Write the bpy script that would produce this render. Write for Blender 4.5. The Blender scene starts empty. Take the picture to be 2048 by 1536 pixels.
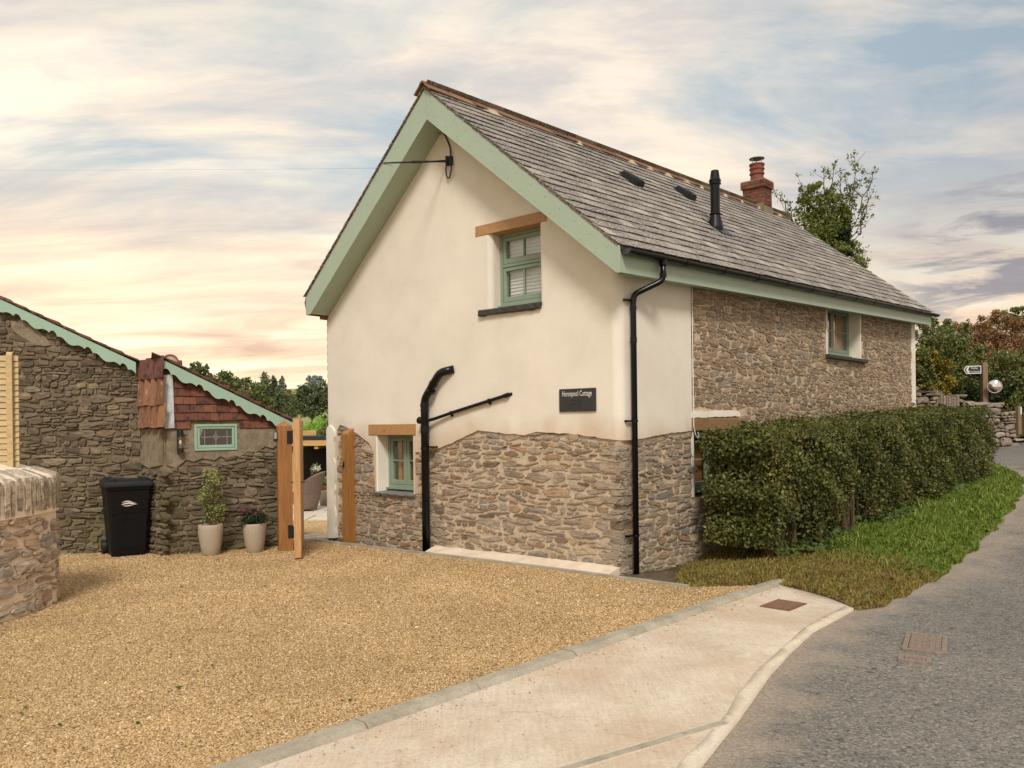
import bpy, bmesh, math, random
import numpy as np
from mathutils import Vector, Matrix
from mathutils.geometry import tessellate_polygon

# ------------------------------------------------------------------ camera, sky, sun, exposure
C = bpy.context.scene.collection
SC = bpy.context.scene
R = math.radians
FPX, HX, HY, CZ, ROLL = 1610.0, 1024.0, 845.0, 1.70, R(0.7)
cam = bpy.data.cameras.new('camera')
cam.sensor_width = 36.0
cam.lens = FPX / 2048 * 36.0
cam.shift_y = (HY - 768.0) / 2048.0
cam.clip_start, cam.clip_end = 0.1, 3000.0
cam_o = bpy.data.objects.new('camera', cam)
C.objects.link(cam_o)
cam_o.matrix_world = Matrix.Translation((0, 0, CZ)) @ Matrix.Rotation(R(90), 4, 'X') @ Matrix.Rotation(-ROLL, 4, 'Z')
SC.camera = cam_o

SUN_DIR = Vector((0.03, -0.80, 0.80)).normalized()
sun = bpy.data.lights.new('sun', 'SUN')
sun.energy, sun.angle, sun.color = 1.5, R(14), (1.0, 0.945, 0.875)
sun_o = bpy.data.objects.new('sun', sun)
C.objects.link(sun_o)
sun_o.rotation_euler = SUN_DIR.to_track_quat('Z', 'Y').to_euler()
SC.view_settings.view_transform = 'Standard'
SC.view_settings.look = 'None'
SC.view_settings.exposure = 0.90
SC.view_settings.gamma = 1.0
SC.view_settings.use_curve_mapping = False


def hx(h, k=1.0):
    h = h.lstrip('#')
    o = []
    for i in (0, 2, 4):
        v = int(h[i:i + 2], 16) / 255.0
        o.append((v / 12.92 if v <= 0.04045 else ((v + 0.055) / 1.055) ** 2.4) * k)
    return (o[0], o[1], o[2], 1.0)


def node(nt, typ, ins=None, **props):
    n = nt.nodes.new('ShaderNode' + typ)
    for k, v in props.items():
        setattr(n, k, v)
    for k, v in (ins or {}).items():
        s = n.inputs[k]
        if isinstance(v, bpy.types.NodeSocket):
            nt.links.new(v, s)
        else:
            s.default_value = v
    return n


def ramp(nt, fac, stops, interp='LINEAR'):
    n = node(nt, 'ValToRGB', {'Fac': fac})
    cr = n.color_ramp
    cr.interpolation = interp
    while len(cr.elements) < len(stops):
        cr.elements.new(0.5)
    for e, (p, c) in zip(cr.elements, sorted(stops, key=lambda q: q[0])):
        e.position = p
        e.color = c if not isinstance(c, (int, float)) else (c, c, c, 1)
    return n.outputs['Color']


def mixc(nt, fac, a, b, blend='MIX'):
    n = nt.nodes.new('ShaderNodeMix')
    n.data_type = 'RGBA'
    n.blend_type = blend
    for i, v in ((0, fac), (6, a), (7, b)):
        if isinstance(v, bpy.types.NodeSocket):
            nt.links.new(v, n.inputs[i])
        else:
            n.inputs[i].default_value = v
    return n.outputs[2]


def mth(nt, op, a, b=0.0, c=0.0):
    n = node(nt, 'Math', operation=op)
    for i, v in enumerate((a, b, c)):
        if isinstance(v, bpy.types.NodeSocket):
            nt.links.new(v, n.inputs[i])
        else:
            n.inputs[i].default_value = v
    return n.outputs[0]


def mapping(nt, vec, scale=(1, 1, 1), loc=(0, 0, 0), rot=(0, 0, 0)):
    return node(nt, 'Mapping', {'Vector': vec, 'Scale': scale, 'Location': loc, 'Rotation': rot}).outputs[0]


def noise(nt, vec, scale, detail=4.0, rough=0.55, dist=0.0):
    return node(nt, 'TexNoise', {'Vector': vec, 'Scale': scale, 'Detail': detail, 'Roughness': rough, 'Distortion': dist}).outputs[0]


# sky: Nishita showing pale blue between layered evening cloud
W = bpy.data.worlds.new('World')
SC.world = W
W.use_nodes = True
wt = W.node_tree
wt.nodes.clear()
gen = node(wt, 'TexCoord').outputs['Generated']
sep = node(wt, 'SeparateXYZ', {'Vector': gen})
X, Y, Z = sep.outputs
el = mth(wt, 'MAXIMUM', Z, 0.0)
den = mth(wt, 'ADD', el, 0.16)
pl = node(wt, 'CombineXYZ', {'X': mth(wt, 'DIVIDE', X, den), 'Y': mth(wt, 'DIVIDE', Y, den), 'Z': 0.0}).outputs[0]
sky = node(wt, 'TexSky', sky_type='NISHITA', sun_disc=False, sun_elevation=math.asin(SUN_DIR.z),
           sun_rotation=math.atan2(SUN_DIR.x, SUN_DIR.y), air_density=1.0, dust_density=2.5, ozone_density=1.0)
BG = 0.066
G = 10.0


def toward(x, y, z, lo, hi):
    v = Vector((x, y, z)).normalized()
    d = node(wt, 'VectorMath', {0: gen, 1: tuple(v)}, operation='DOT_PRODUCT').outputs['Value']
    return node(wt, 'MapRange', {'Value': d, 'From Min': lo, 'From Max': hi, 'To Min': 0.0, 'To Max': 1.0}, interpolation_type='SMOOTHSTEP').outputs[0]


gap = mixc(wt, 0.80, sky.outputs[0], hx('#abbac1', G * 0.95))
nA = noise(wt, mapping(wt, pl, (0.70, 1.15, 1), (3.15, 0.6, 0), (0, 0, R(14))), 1.35, 11, 0.60, 0.5)
nB = noise(wt, mapping(wt, pl, (0.50, 1.30, 1), (7.3, 2.2, 0), (0, 0, R(-12))), 2.0, 10, 0.60, 0.5)
nC = noise(wt, mapping(wt, pl, (0.5, 1.7, 1), (1.7, 9.1, 0), (0, 0, R(8))), 1.3, 6, 0.55, 0.3)
# a broad cream bank high on the left, clearer bluish air below it and on the right
bias = mth(wt, 'ADD', mth(wt, 'MULTIPLY', toward(-0.52, 1.0, 0.56, 0.90, 0.995), 0.20), mth(wt, 'MULTIPLY', toward(0.22, 1.0, 0.42, 0.955, 0.998), 0.13))
bias = mth(wt, 'SUBTRACT', bias, mth(wt, 'MULTIPLY', toward(-0.34, 1.0, 0.33, 0.955, 0.998), 0.10))
bias = mth(wt, 'SUBTRACT', bias, mth(wt, 'MULTIPLY', toward(0.62, 1.0, 0.38, 0.93, 0.995), 0.12))
nA = mth(wt, 'ADD', nA, bias)
cover = ramp(wt, nA, [(0.40, 0.0), (0.60, 1.0)])
lit = ramp(wt, nB, [(0.30, hx('#a8a5a8', G)), (0.41, hx('#cbc0b8', G)), (0.49, hx('#ecdac4', G)), (0.59, hx('#feead2', G)), (0.8, hx('#fff5e6', G))])
band = ramp(wt, nC, [(0.32, hx('#a5b2ba', G)), (0.46, hx('#d7cec9', G)), (0.58, hx('#f8e6d0', G)), (0.75, hx('#fff2de', G))])
cl = mixc(wt, 0.40, lit, band)
body = mixc(wt, cover, gap, cl)
# glow of the low evening light, warmer towards the horizon
warm = ramp(wt, nB, [(0.32, hx('#d9b296', G)), (0.45, hx('#f2d0ad', G)), (0.55, hx('#ffe4c0', G)), (0.67, hx('#fff2d6', G))])
hz = node(wt, 'MapRange', {'Value': Z, 'From Min': 0.34, 'From Max': 0.04, 'To Min': 0.0, 'To Max': 0.9}, interpolation_type='SMOOTHSTEP').outputs[0]
lowc = mixc(wt, hz, body, warm)
nD = noise(wt, mapping(wt, gen, (5, 5, 26)), 1.6, 7, 0.6, 0.4)
dk = mth(wt, 'MULTIPLY', toward(0.62, 1.0, 0.175, 0.9905, 0.9990), ramp(wt, nD, [(0.46, 0.0), (0.58, 0.85)]))
lowc = mixc(wt, dk, lowc, hx('#94939c', G * 0.9))
lp = mth(wt, 'ADD', mth(wt, 'MULTIPLY', X, 0.9), mth(wt, 'MULTIPLY', Y, -0.25))
dusk = node(wt, 'MapRange', {'Value': lp, 'From Min': -0.15, 'From Max': 0.40, 'To Min': 1.10, 'To Max': 0.86}, interpolation_type='SMOOTHSTEP').outputs[0]
skyc = mixc(wt, 1.0, lowc, node(wt, 'CombineXYZ', {'X': dusk, 'Y': dusk, 'Z': mth(wt, 'ADD', mth(wt, 'MULTIPLY', dusk, 0.75), 0.25)}).outputs[0], 'MULTIPLY')
bgn = node(wt, 'Background', {'Color': skyc, 'Strength': BG})
wo = node(wt, 'OutputWorld')
wt.links.new(bgn.outputs[0], wo.inputs['Surface'])

# ------------------------------------------------------------------ surveying helpers
AZ = R(48.5)
UR = (math.cos(AZ), math.sin(AZ))      # along the lane side of the cottage, away from the camera
UL = (-math.sin(AZ), math.cos(AZ))     # along the gable, to the left
K = (1.2155, 9.06)                     # near corner of the cottage


def ray(x, y):
    u, v = (x - HX) / FPX, (HY - y) / FPX
    c, s = math.cos(ROLL), math.sin(ROLL)
    return Vector((u * c + v * s, 1.0, -u * s + v * c))


def wp(x, y, D):
    return Vector((0, 0, CZ)) + ray(x, y) * D


def loc(p):
    rx, ry = p[0] - K[0], p[1] - K[1]
    return Vector((rx * UR[0] + ry * UR[1], rx * UL[0] + ry * UL[1], p[2]))


def wld(s, t, z=0.0):
    return Vector((K[0] + s * UR[0] + t * UL[0], K[1] + s * UR[1] + t * UL[1], z))


def hit(x, y, P, n):
    d = ray(x, y)
    o = Vector((0, 0, CZ))
    return o + d * ((Vector(P) - o).dot(Vector(n)) / d.dot(Vector(n)))


def on_gable(x, y, out=0.0):
    q = loc(hit(x, y, wld(-out, 0), (UR[0], UR[1], 0)))
    return (q.y, q.z)


def on_side(x, y, out=0.0):
    q = loc(hit(x, y, wld(0, -out), (UL[0], UL[1], 0)))
    return (q.x, q.z)


def sstep(a, b, x):
    x = min(1.0, max(0.0, (x - a) / (b - a)))
    return x * x * (3 - 2 * x)


def gz(x, y):
    rx, ry = x - K[0], y - K[1]
    s = rx * UR[0] + ry * UR[1]
    t = rx * UL[0] + ry * UL[1]
    z = -0.018 * min(6.0, max(0.0, t)) * (1 - sstep(6, 9, t) * 0.0)
    z += 0.068 * max(0.0, min(s, 30.0) - 2.4) * (1 - sstep(0.0, 3.0, t))
    z -= 0.13 * math.exp(-((s - 1.5) ** 2) / 1.2) * math.exp(-(t / 0.9) ** 2)
    return z


def gp(x, y):
    """where a sight line first meets the terrain"""
    d = ray(x, y)
    f = lambda k: CZ + d.z * k - gz(d.x * k, d.y * k)
    a = 2.0
    while a < 60 and f(a + 0.25) > 0:
        a += 0.25
    lo, hi = a, a + 0.25
    for _ in range(30):
        m = (lo + hi) / 2
        if f(m) > 0:
            lo = m
        else:
            hi = m
    return (d.x * lo, d.y * lo)


# ------------------------------------------------------------------ object helpers
ORIG = {}


def tag(o, label=None, cat=None, group=None, kind=None):
    if label:
        o['label'] = label
    if cat:
        o['category'] = cat
    if group:
        o['group'] = group
    if kind:
        o['kind'] = kind
    return o


def thing(name, base, label, cat, group=None):
    o = bpy.data.objects.new(name, None)
    C.objects.link(o)
    o.location = base
    o.empty_display_size = 0.2
    ORIG[o.name] = Vector(base)
    return tag(o, label, cat, group)


def mesh_obj(name, verts, faces, mat, parent=None, smooth=False, origin='base', recalc=False, kind=None):
    V = np.asarray([tuple(v) for v in verts], dtype=np.float64).reshape(-1, 3)
    mn, mx = V.min(0), V.max(0)
    c = Vector(((mn[0] + mx[0]) / 2, (mn[1] + mx[1]) / 2, mn[2] if origin == 'base' else (mn[2] + mx[2]) / 2))
    V = V - np.array(c)
    me = bpy.data.meshes.new(name)
    me.from_pydata(V.tolist(), [], faces)
    if recalc:
        bm = bmesh.new()
        bm.from_mesh(me)
        bmesh.ops.recalc_face_normals(bm, faces=bm.faces)
        bm.to_mesh(me)
        bm.free()
    me.materials.append(mat)
    if smooth:
        me.polygons.foreach_set('use_smooth', [True] * len(me.polygons))
    o = bpy.data.objects.new(name, me)
    C.objects.link(o)
    ORIG[o.name] = c
    if parent is not None:
        o.parent = parent
        o.location = c - ORIG[parent.name]
    else:
        o.location = c
    if kind:
        o['kind'] = kind
    return o


def fast_mesh(name, V, F, mat, parent=None, kind=None, attr=None, smooth=False):
    """big numpy meshes: V (n,3), F (m,k) with constant k"""
    c = np.array([(V[:, 0].min() + V[:, 0].max()) / 2, (V[:, 1].min() + V[:, 1].max()) / 2, V[:, 2].min()])
    me = bpy.data.meshes.new(name)
    n, m, k = len(V), len(F), F.shape[1]
    me.vertices.add(n)
    me.vertices.foreach_set('co', (V - c).astype(np.float32).ravel())
    me.loops.add(m * k)
    me.loops.foreach_set('vertex_index', F.astype(np.int32).ravel())
    me.polygons.add(m)
    me.polygons.foreach_set('loop_start', np.arange(0, m * k, k, dtype=np.int32))
    if attr is not None:
        for an, av in attr.items():
            a = me.attributes.new(an, 'FLOAT', 'POINT')
            a.data.foreach_set('value', av.astype(np.float32))
    me.update(calc_edges=True)
    me.materials.append(mat)
    if smooth:
        me.polygons.foreach_set('use_smooth', [True] * m)
    o = bpy.data.objects.new(name, me)
    C.objects.link(o)
    cv = Vector(c)
    ORIG[o.name] = cv
    if parent is not None:
        o.parent = parent
        o.location = cv - ORIG[parent.name]
    else:
        o.location = cv
    if kind:
        o['kind'] = kind
    return o


class MB:
    def __init__(s):
        s.v, s.f = [], []

    def add(s, vs, fs):
        b = len(s.v)
        s.v += [tuple(v) for v in vs]
        s.f += [tuple(i + b for i in f) for f in fs]
        return s

    def hexa(s, p):
        return s.add(p, [(0, 3, 2, 1), (4, 5, 6, 7), (0, 1, 5, 4), (1, 2, 6, 5), (2, 3, 7, 6), (3, 0, 4, 7)])

    def box(s, x0, x1, y0, y1, z0, z1):
        return s.hexa([(x0, y0, z0), (x1, y0, z0), (x1, y1, z0), (x0, y1, z0), (x0, y0, z1), (x1, y0, z1), (x1, y1, z1), (x0, y1, z1)])

    def fbox(s, P, u0, u1, v0, v1, n0, n1, ch=0.0):
        if ch <= 0:
            return s.hexa([P(u0, v0, n0), P(u1, v0, n0), P(u1, v0, n1), P(u0, v0, n1), P(u0, v1, n0), P(u1, v1, n0), P(u1, v1, n1), P(u0, v1, n1)])
        # chamfered outer face (n1 = outside)
        a = [P(u0, v0, n0), P(u1, v0, n0), P(u1, v1, n0), P(u0, v1, n0)]
        b = [P(u0, v0, n1 - ch), P(u1, v0, n1 - ch), P(u1, v1, n1 - ch), P(u0, v1, n1 - ch)]
        c = [P(u0 + ch, v0 + ch, n1), P(u1 - ch, v0 + ch, n1), P(u1 - ch, v1 - ch, n1), P(u0 + ch, v1 - ch, n1)]
        fs = [(0, 1, 2, 3), (8, 11, 10, 9)]
        for q in (0, 4):
            for i in range(4):
                j = (i + 1) % 4
                fs.append((q + i, q + 4 + i, q + 4 + j, q + j))
        return s.add(a + b + c, fs)

    def tube(s, path, r, n=10, caps=True):
        pts = [Vector(p) for p in path]
        rs = r if isinstance(r, (list, tuple)) else [r] * len(pts)
        up = None
        base = len(s.v)
        for i, p in enumerate(pts):
            d = (pts[min(i + 1, len(pts) - 1)] - pts[max(i - 1, 0)]).normalized()
            if up is None:
                up = Vector((0, 0, 1)) if abs(d.z) < 0.9 else Vector((1, 0, 0))
            a = (up - d * up.dot(d)).normalized()
            b = d.cross(a)
            up = a
            for k in range(n):
                w = 2 * math.pi * k / n
                s.v.append(tuple(p + (a * math.cos(w) + b * math.sin(w)) * rs[i]))
        for i in range(len(pts) - 1):
            for k in range(n):
                k2 = (k + 1) % n
                s.f.append((base + i * n + k, base + i * n + k2, base + (i + 1) * n + k2, base + (i + 1) * n + k))
        if caps:
            s.f.append(tuple(base + k for k in reversed(range(n))))
            e = base + (len(pts) - 1) * n
            s.f.append(tuple(e + k for k in range(n)))
        return s

    def lathe(s, prof, c=(0, 0, 0), n=24):
        base = len(s.v)
        for r, z in prof:
            for k in range(n):
                w = 2 * math.pi * k / n
                s.v.append((c[0] + r * math.cos(w), c[1] + r * math.sin(w), c[2] + z))
        for i in range(len(prof) - 1):
            for k in range(n):
                k2 = (k + 1) % n
                s.f.append((base + i * n + k, base + i * n + k2, base + (i + 1) * n + k2, base + (i + 1) * n + k))
        return s

    def prism(s, loops, P, n0, n1, back=True):
        """loops: [outer, hole, ...] of (u,v); n0 back, n1 front"""
        tri = tessellate_polygon([[Vector((u, v, 0)) for u, v in l] for l in loops])
        flat = [q for l in loops for q in l]
        N = len(flat)
        s_v = [P(u, v, n1) for u, v in flat] + [P(u, v, n0) for u, v in flat]
        fs = [tuple(t) for t in tri]
        if back:
            fs += [tuple(N + i for i in reversed(t)) for t in tri]
        o = 0
        for l in loops:
            m = len(l)
            for i in range(m):
                j = (i + 1) % m
                fs.append((o + i, o + j, N + o + j, N + o + i))
            o += m
        return s.add(s_v, fs)

    def build(s, name, mat, parent=None, **kw):
        return mesh_obj(name, s.v, s.f, mat, parent, **kw)


def frame(P0, P1):
    """vertical frame through two plan points: u along P0->P1, v = world z, n towards the camera side"""
    a, b = Vector((P0[0], P0[1], 0)), Vector((P1[0], P1[1], 0))
    d = (b - a).normalized()
    n = Vector((d.y, -d.x, 0))
    if n.dot(-a) < 0:
        n = -n

    def P(u, v, w=0.0):
        return a + d * u + Vector((0, 0, v)) + n * w

    def uv(x, y, w=0.0):
        q = hit(x, y, a + n * w, n) - a
        return (q.dot(d), q.z)
    P.uv, P.L, P.d, P.n = uv, (b - a).length, d, n
    return P


# ------------------------------------------------------------------ materials
def new_mat(name):
    m = bpy.data.materials.new(name)
    m.use_nodes = True
    nt = m.node_tree
    bs = nt.nodes['Principled BSDF']
    return m, nt, bs


def rnd(nt):
    g = node(nt, 'NewGeometry')
    oi = node(nt, 'ObjectInfo')
    return mth(nt, 'FRACT', mth(nt, 'ADD', g.outputs['Random Per Island'], oi.outputs['Random']))


def ocoord(nt):
    return node(nt, 'TexCoord').outputs['Object']


def bump(nt, bs, h, strength=0.5, dist=0.01):
    b = node(nt, 'Bump', {'Height': h, 'Strength': strength, 'Distance': dist})
    nt.links.new(b.outputs[0], bs.inputs['Normal'])


def setc(nt, bs, c):
    if isinstance(c, bpy.types.NodeSocket):
        nt.links.new(c, bs.inputs['Base Color'])
    else:
        bs.inputs['Base Color'].default_value = c


def plain(name, col, rough=0.6, var=0.10, scale=6.0, bstr=0.15, metal=0.0, spec=0.5):
    m, nt, bs = new_mat(name)
    co = ocoord(nt)
    n = noise(nt, co, scale, 5, 0.6)
    lo = tuple(c * (1 - var) for c in col[:3]) + (1,)
    hi = tuple(min(1, c * (1 + var)) for c in col[:3]) + (1,)
    setc(nt, bs, ramp(nt, n, [(0.3, lo), (0.7, hi)]))
    bs.inputs['Roughness'].default_value = rough
    bs.inputs['Metallic'].default_value = metal
    bs.inputs['Specular IOR Level'].default_value = spec
    if bstr:
        bump(nt, bs, noise(nt, co, scale * 6, 4, 0.6), bstr, 0.004)
    return m


def stone_mat(name, cols, moss=None, layer=22.0, rough=0.9, bd=0.012, patch=None):
    """layered schist: bedding lines run along the stone, tone differs stone by stone"""
    m, nt, bs = new_mat(name)
    oi = node(nt, 'ObjectInfo').outputs['Random']
    off = node(nt, 'CombineXYZ', {'X': mth(nt, 'MULTIPLY', oi, 37.0), 'Y': mth(nt, 'MULTIPLY', oi, 91.0), 'Z': mth(nt, 'MULTIPLY', oi, 53.0)}).outputs[0]
    co = node(nt, 'VectorMath', {0: ocoord(nt), 1: off}, operation='ADD').outputs[0]
    r = rnd(nt)
    N = len(cols)
    base = ramp(nt, r, [((i + 0.5) / N, hx(c)) for i, c in enumerate(cols)], 'LINEAR')
    n1 = noise(nt, mapping(nt, co, (1, 1, 3.2)), 9, 6, 0.68, 0.6)
    lay = noise(nt, mapping(nt, co, (0.8, 0.8, layer / 4.0)), 7.0, 8, 0.74, 1.6)
    c = mixc(nt, 0.85, base, ramp(nt, n1, [(0.25, 0.55), (0.5, 1.0), (0.78, 1.45)]), 'MULTIPLY')
    c = mixc(nt, 0.85, c, ramp(nt, lay, [(0.37, 0.34), (0.46, 0.88), (0.55, 1.06), (0.68, 1.35)]), 'MULTIPLY')
    if patch:
        pn = noise(nt, node(nt, 'NewGeometry').outputs['Position'], 3.0, 6, 0.65)
        c = mixc(nt, ramp(nt, pn, [(0.55, 0.0), (0.68, 0.75)]), c, hx(patch))
    if moss:
        pos = node(nt, 'NewGeometry').outputs['Position']
        z = node(nt, 'SeparateXYZ', {'Vector': pos}).outputs[2]
        mn = noise(nt, pos, 2.2, 6, 0.65)
        f = mth(nt, 'SUBTRACT', mn, mth(nt, 'MULTIPLY', z, moss[1]))
        c = mixc(nt, ramp(nt, f, [(moss[2], 0.0), (moss[2] + 0.18, moss[3])]), c, hx(moss[0]))
    setc(nt, bs, c)
    bs.inputs['Roughness'].default_value = rough
    bs.inputs['Specular IOR Level'].default_value = 0.25
    h = mth(nt, 'ADD', mth(nt, 'MULTIPLY', lay, 1.0), mth(nt, 'MULTIPLY', n1, 0.6))
    bump(nt, bs, h, 1.0, bd * 1.5)
    return m


def rough_mat(name, cols, scale=5.0, grit=60.0, bd=0.006, rough=0.92, extra=None, gstr=0.25):
    """mortar, render, concrete: broad mottling plus fine grit"""
    m, nt, bs = new_mat(name)
    pos = node(nt, 'NewGeometry').outputs['Position']
    n = noise(nt, pos, scale, 8, 0.62, 0.2)
    g = noise(nt, pos, grit, 4, 0.7)
    c = ramp(nt, n, [(0.28 + 0.44 * i / (len(cols) - 1), hx(c)) for i, c in enumerate(cols)])
    c = mixc(nt, gstr, c, ramp(nt, g, [(0.3, 0.5), (0.5, 1.0), (0.7, 1.4)]), 'MULTIPLY')
    if extra:
        c = extra(nt, pos, c)
    setc(nt, bs, c)
    bs.inputs['Roughness'].default_value = rough
    bs.inputs['Specular IOR Level'].default_value = 0.2
    bump(nt, bs, mth(nt, 'ADD', n, mth(nt, 'MULTIPLY', g, 0.4)), 0.6, bd)
    return m


def wood_mat(name, cols, axis='z', rough=0.6, stretch=14.0, knots=True):
    m, nt, bs = new_mat(name)
    co = ocoord(nt)
    oi = node(nt, 'ObjectInfo').outputs['Random']
    sc = {'x': (1, stretch, stretch), 'y': (stretch, 1, stretch), 'z': (stretch, stretch, 1)}[axis]
    off = node(nt, 'CombineXYZ', {'X': mth(nt, 'MULTIPLY', oi, 13.0), 'Y': mth(nt, 'MULTIPLY', oi, 7.0), 'Z': mth(nt, 'MULTIPLY', oi, 3.0)}).outputs[0]
    v = node(nt, 'VectorMath', {0: mapping(nt, co, sc), 1: off}, operation='ADD').outputs[0]
    n = noise(nt, v, 2.2, 7, 0.62, 0.8)
    fine = noise(nt, v, 12, 4, 0.6)
    c = ramp(nt, n, [(0.25 + 0.5 * i / (len(cols) - 1), hx(q)) for i, q in enumerate(cols)])
    c = mixc(nt, 0.35, c, ramp(nt, fine, [(0.35, 0.65), (0.6, 1.15)]), 'MULTIPLY')
    c = mixc(nt, 0.35, c, ramp(nt, oi, [(0, 0.75), (1, 1.2)]), 'MULTIPLY')
    if knots:
        k = node(nt, 'TexVoronoi', {'Vector': mapping(nt, co, tuple(q / stretch * 1.6 if q > 1 else 0.75 for q in sc) if False else (3.1, 3.1, 3.1)), 'Scale': 1.3}).outputs['Distance']
        c = mixc(nt, ramp(nt, k, [(0.03, 0.7), (0.10, 0.0)]), c, hx('#5a3413'))
    setc(nt, bs, c)
    bs.inputs['Roughness'].default_value = rough
    bump(nt, bs, fine, 0.2, 0.003)
    return m


def leaf_mat(name, cols, trans=0.25, spec=0.35):
    m, nt, bs = new_mat(name)
    g = node(nt, 'NewGeometry')
    r = g.outputs['Random Per Island']
    pn = noise(nt, g.outputs['Position'], 1.3, 4, 0.6)
    pn2 = noise(nt, g.outputs['Position'], 5.0, 3, 0.6)
    v = mth(nt, 'ADD', mth(nt, 'MULTIPLY', r, 0.5), mth(nt, 'ADD', mth(nt, 'MULTIPLY', mth(nt, 'SUBTRACT', pn, 0.25), 0.6), mth(nt, 'MULTIPLY', mth(nt, 'SUBTRACT', pn2, 0.35), 0.45)))
    c = ramp(nt, v, [(0.05 + 0.9 * i / (len(cols) - 1), hx(q)) for i, q in enumerate(cols)])
    setc(nt, bs, c)
    bs.inputs['Roughness'].default_value = 0.55
    bs.inputs['Specular IOR Level'].default_value = spec
    tr = node(nt, 'BsdfTranslucent', {'Color': c})
    mx = node(nt, 'MixShader', {0: trans})
    nt.links.new(bs.outputs[0], mx.inputs[1])
    nt.links.new(tr.outputs[0], mx.inputs[2])
    nt.links.new(mx.outputs[0], nt.nodes['Material Output'].inputs['Surface'])
    return m


def stain_render(nt, pos, c):
    # faint damp tide near the bottom edge of the render and soft trowel mottling
    z = node(nt, 'SeparateXYZ', {'Vector': pos}).outputs[2]
    w = noise(nt, mapping(nt, pos, (1, 1, 0.6)), 1.6, 6, 0.6)
    f = mth(nt, 'ADD', mth(nt, 'MULTIPLY', mth(nt, 'SUBTRACT', 1.80, z), 1.6), mth(nt, 'MULTIPLY', mth(nt, 'SUBTRACT', w, 0.5), 1.3))
    c = mixc(nt, ramp(nt, f, [(0.0, 0.0), (0.55, 0.55)]), c, hx('#b89c78'))
    lo = noise(nt, pos, 0.9, 5, 0.55)
    return mixc(nt, 0.5, c, ramp(nt, lo, [(0.3, 0.86), (0.7, 1.06)]), 'MULTIPLY')


M_render = rough_mat('lime_render', ['#dad2c2', '#e0d8c9', '#e4dccf'], 2.0, 55, 0.004, 0.95, stain_render, 0.07)
M_white = rough_mat('white_limewash', ['#d9d2c0', '#e6dfcf', '#ece6d8'], 3.0, 70, 0.004, 0.9, None, 0.06)
M_mortar = rough_mat('lime_mortar', ['#a08d76', '#bcaa92', '#cdbda7'], 11, 70, 0.022, 0.95, None, 0.35)
M_mortar_side = rough_mat('side_mortar', ['#a8957b', '#bfab90', '#cdbba2'], 8, 110, 0.010, 0.95, None, 0.25)
M_mortar_dark = rough_mat('old_mortar', ['#4f4537', '#746751', '#948469'], 6, 100, 0.012, 0.95, None, 0.3)
M_mortar_pale = rough_mat('pale_mortar', ['#ddcdb6', '#e8dac5', '#eee3d2'], 9, 110, 0.008, 0.95, None, 0.2)
M_stone_gable = stone_mat('gable_stone', ['#9c8d79', '#ae9e88', '#8f867a', '#baa78e', '#a38f79', '#9d968a', '#b39474', '#7d6c5b', '#a89a87'])
M_stone_side = stone_mat('side_stone', ['#927e67', '#a08c74', '#85786a', '#ab967c', '#917c68', '#978f82', '#a68c72', '#7e6d5a', '#b09c82'], bd=0.008)
M_stone_dark = stone_mat('outbuilding_stone', ['#6e6251', '#827461', '#605647', '#91826c', '#746755', '#877b69', '#655a4a'], moss=('#5f5a2c', 0.10, 0.40, 0.5))
M_stone_pale = stone_mat('garden_wall_stone', ['#c6b49c', '#b8aa98', '#ccb294', '#a79a8b', '#cabba6', '#b8967a', '#b1a89d'])
M_stone_cap = stone_mat('cap_stone', ['#c6b7a3', '#b0a18d', '#d0c2ae', '#a09382', '#b4a999'], layer=6)
M_stone_dry = stone_mat('lane_wall_stone', ['#8a7d6e', '#a2958a', '#77695c', '#b0a294', '#8f8071'], moss=('#4f5a24', 0.0, 0.56, 0.6))
M_slate = stone_mat('roof_slate', ['#6f675f', '#7d746b', '#625b55', '#8a8176', '#766a62', '#837b73'], layer=4, rough=0.62, bd=0.004)
M_slate_dark = plain('slate_sill', hx('#3a3735'), 0.7, 0.15, 20, 0.5)
M_sage = plain('sage_paint', hx('#9fae9a'), 0.5, 0.04, 3, 0.05)
M_sage_win = plain('sage_window_paint', hx('#81917d'), 0.45, 0.05, 4, 0.05)
M_mint = plain('mint_paint', hx('#92ae9a'), 0.5, 0.05, 4, 0.08)
M_oak = wood_mat('oak_lintel', ['#9a7248', '#b08557', '#ba9468'], 'x', 0.6)
M_oak_post = wood_mat('oak_post', ['#80542b', '#9c6b3a', '#ad7d4b'], 'z', 0.5)
M_pine = wood_mat('gate_timber', ['#a67a4c', '#bb8f5f', '#c8a174'], 'z', 0.5)
M_slat = wood_mat('treated_slat', ['#ab9362', '#bea677', '#cab58c'], 'x', 0.65)
M_old_oak = wood_mat('weathered_oak', ['#6d5236', '#86683f', '#94774e'], 'x', 0.75)
M_sleeper = wood_mat('sleeper_timber', ['#a5834a', '#bf9d62', '#cbaf78'], 'x', 0.7)
M_postgrey = wood_mat('weathered_post', ['#6a5843', '#7f6a50', '#8c7861'], 'z', 0.8)
M_black = plain('black_plastic', (0.004, 0.004, 0.0045, 1), 0.28, 0.1, 8, 0.03, 0.0, 0.32)
M_blackm = plain('black_metal', (0.010, 0.010, 0.010, 1), 0.5, 0.1, 8, 0.05)
M_binp = plain('bin_plastic', (0.004, 0.004, 0.005, 1), 0.5, 0.15, 30, 0.12, 0.0, 0.25)
M_binlid = plain('bin_lid_plastic', (0.016, 0.018, 0.023, 1), 0.45, 0.1, 30, 0.1, 0.0, 0.3)
M_plaque = plain('slate_plaque', (0.026, 0.026, 0.026, 1), 0.65, 0.15, 25, 0.25)
M_engrave = plain('engraved_line', (0.008, 0.008, 0.008, 1), 0.8, 0.0, 5, 0)
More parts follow.
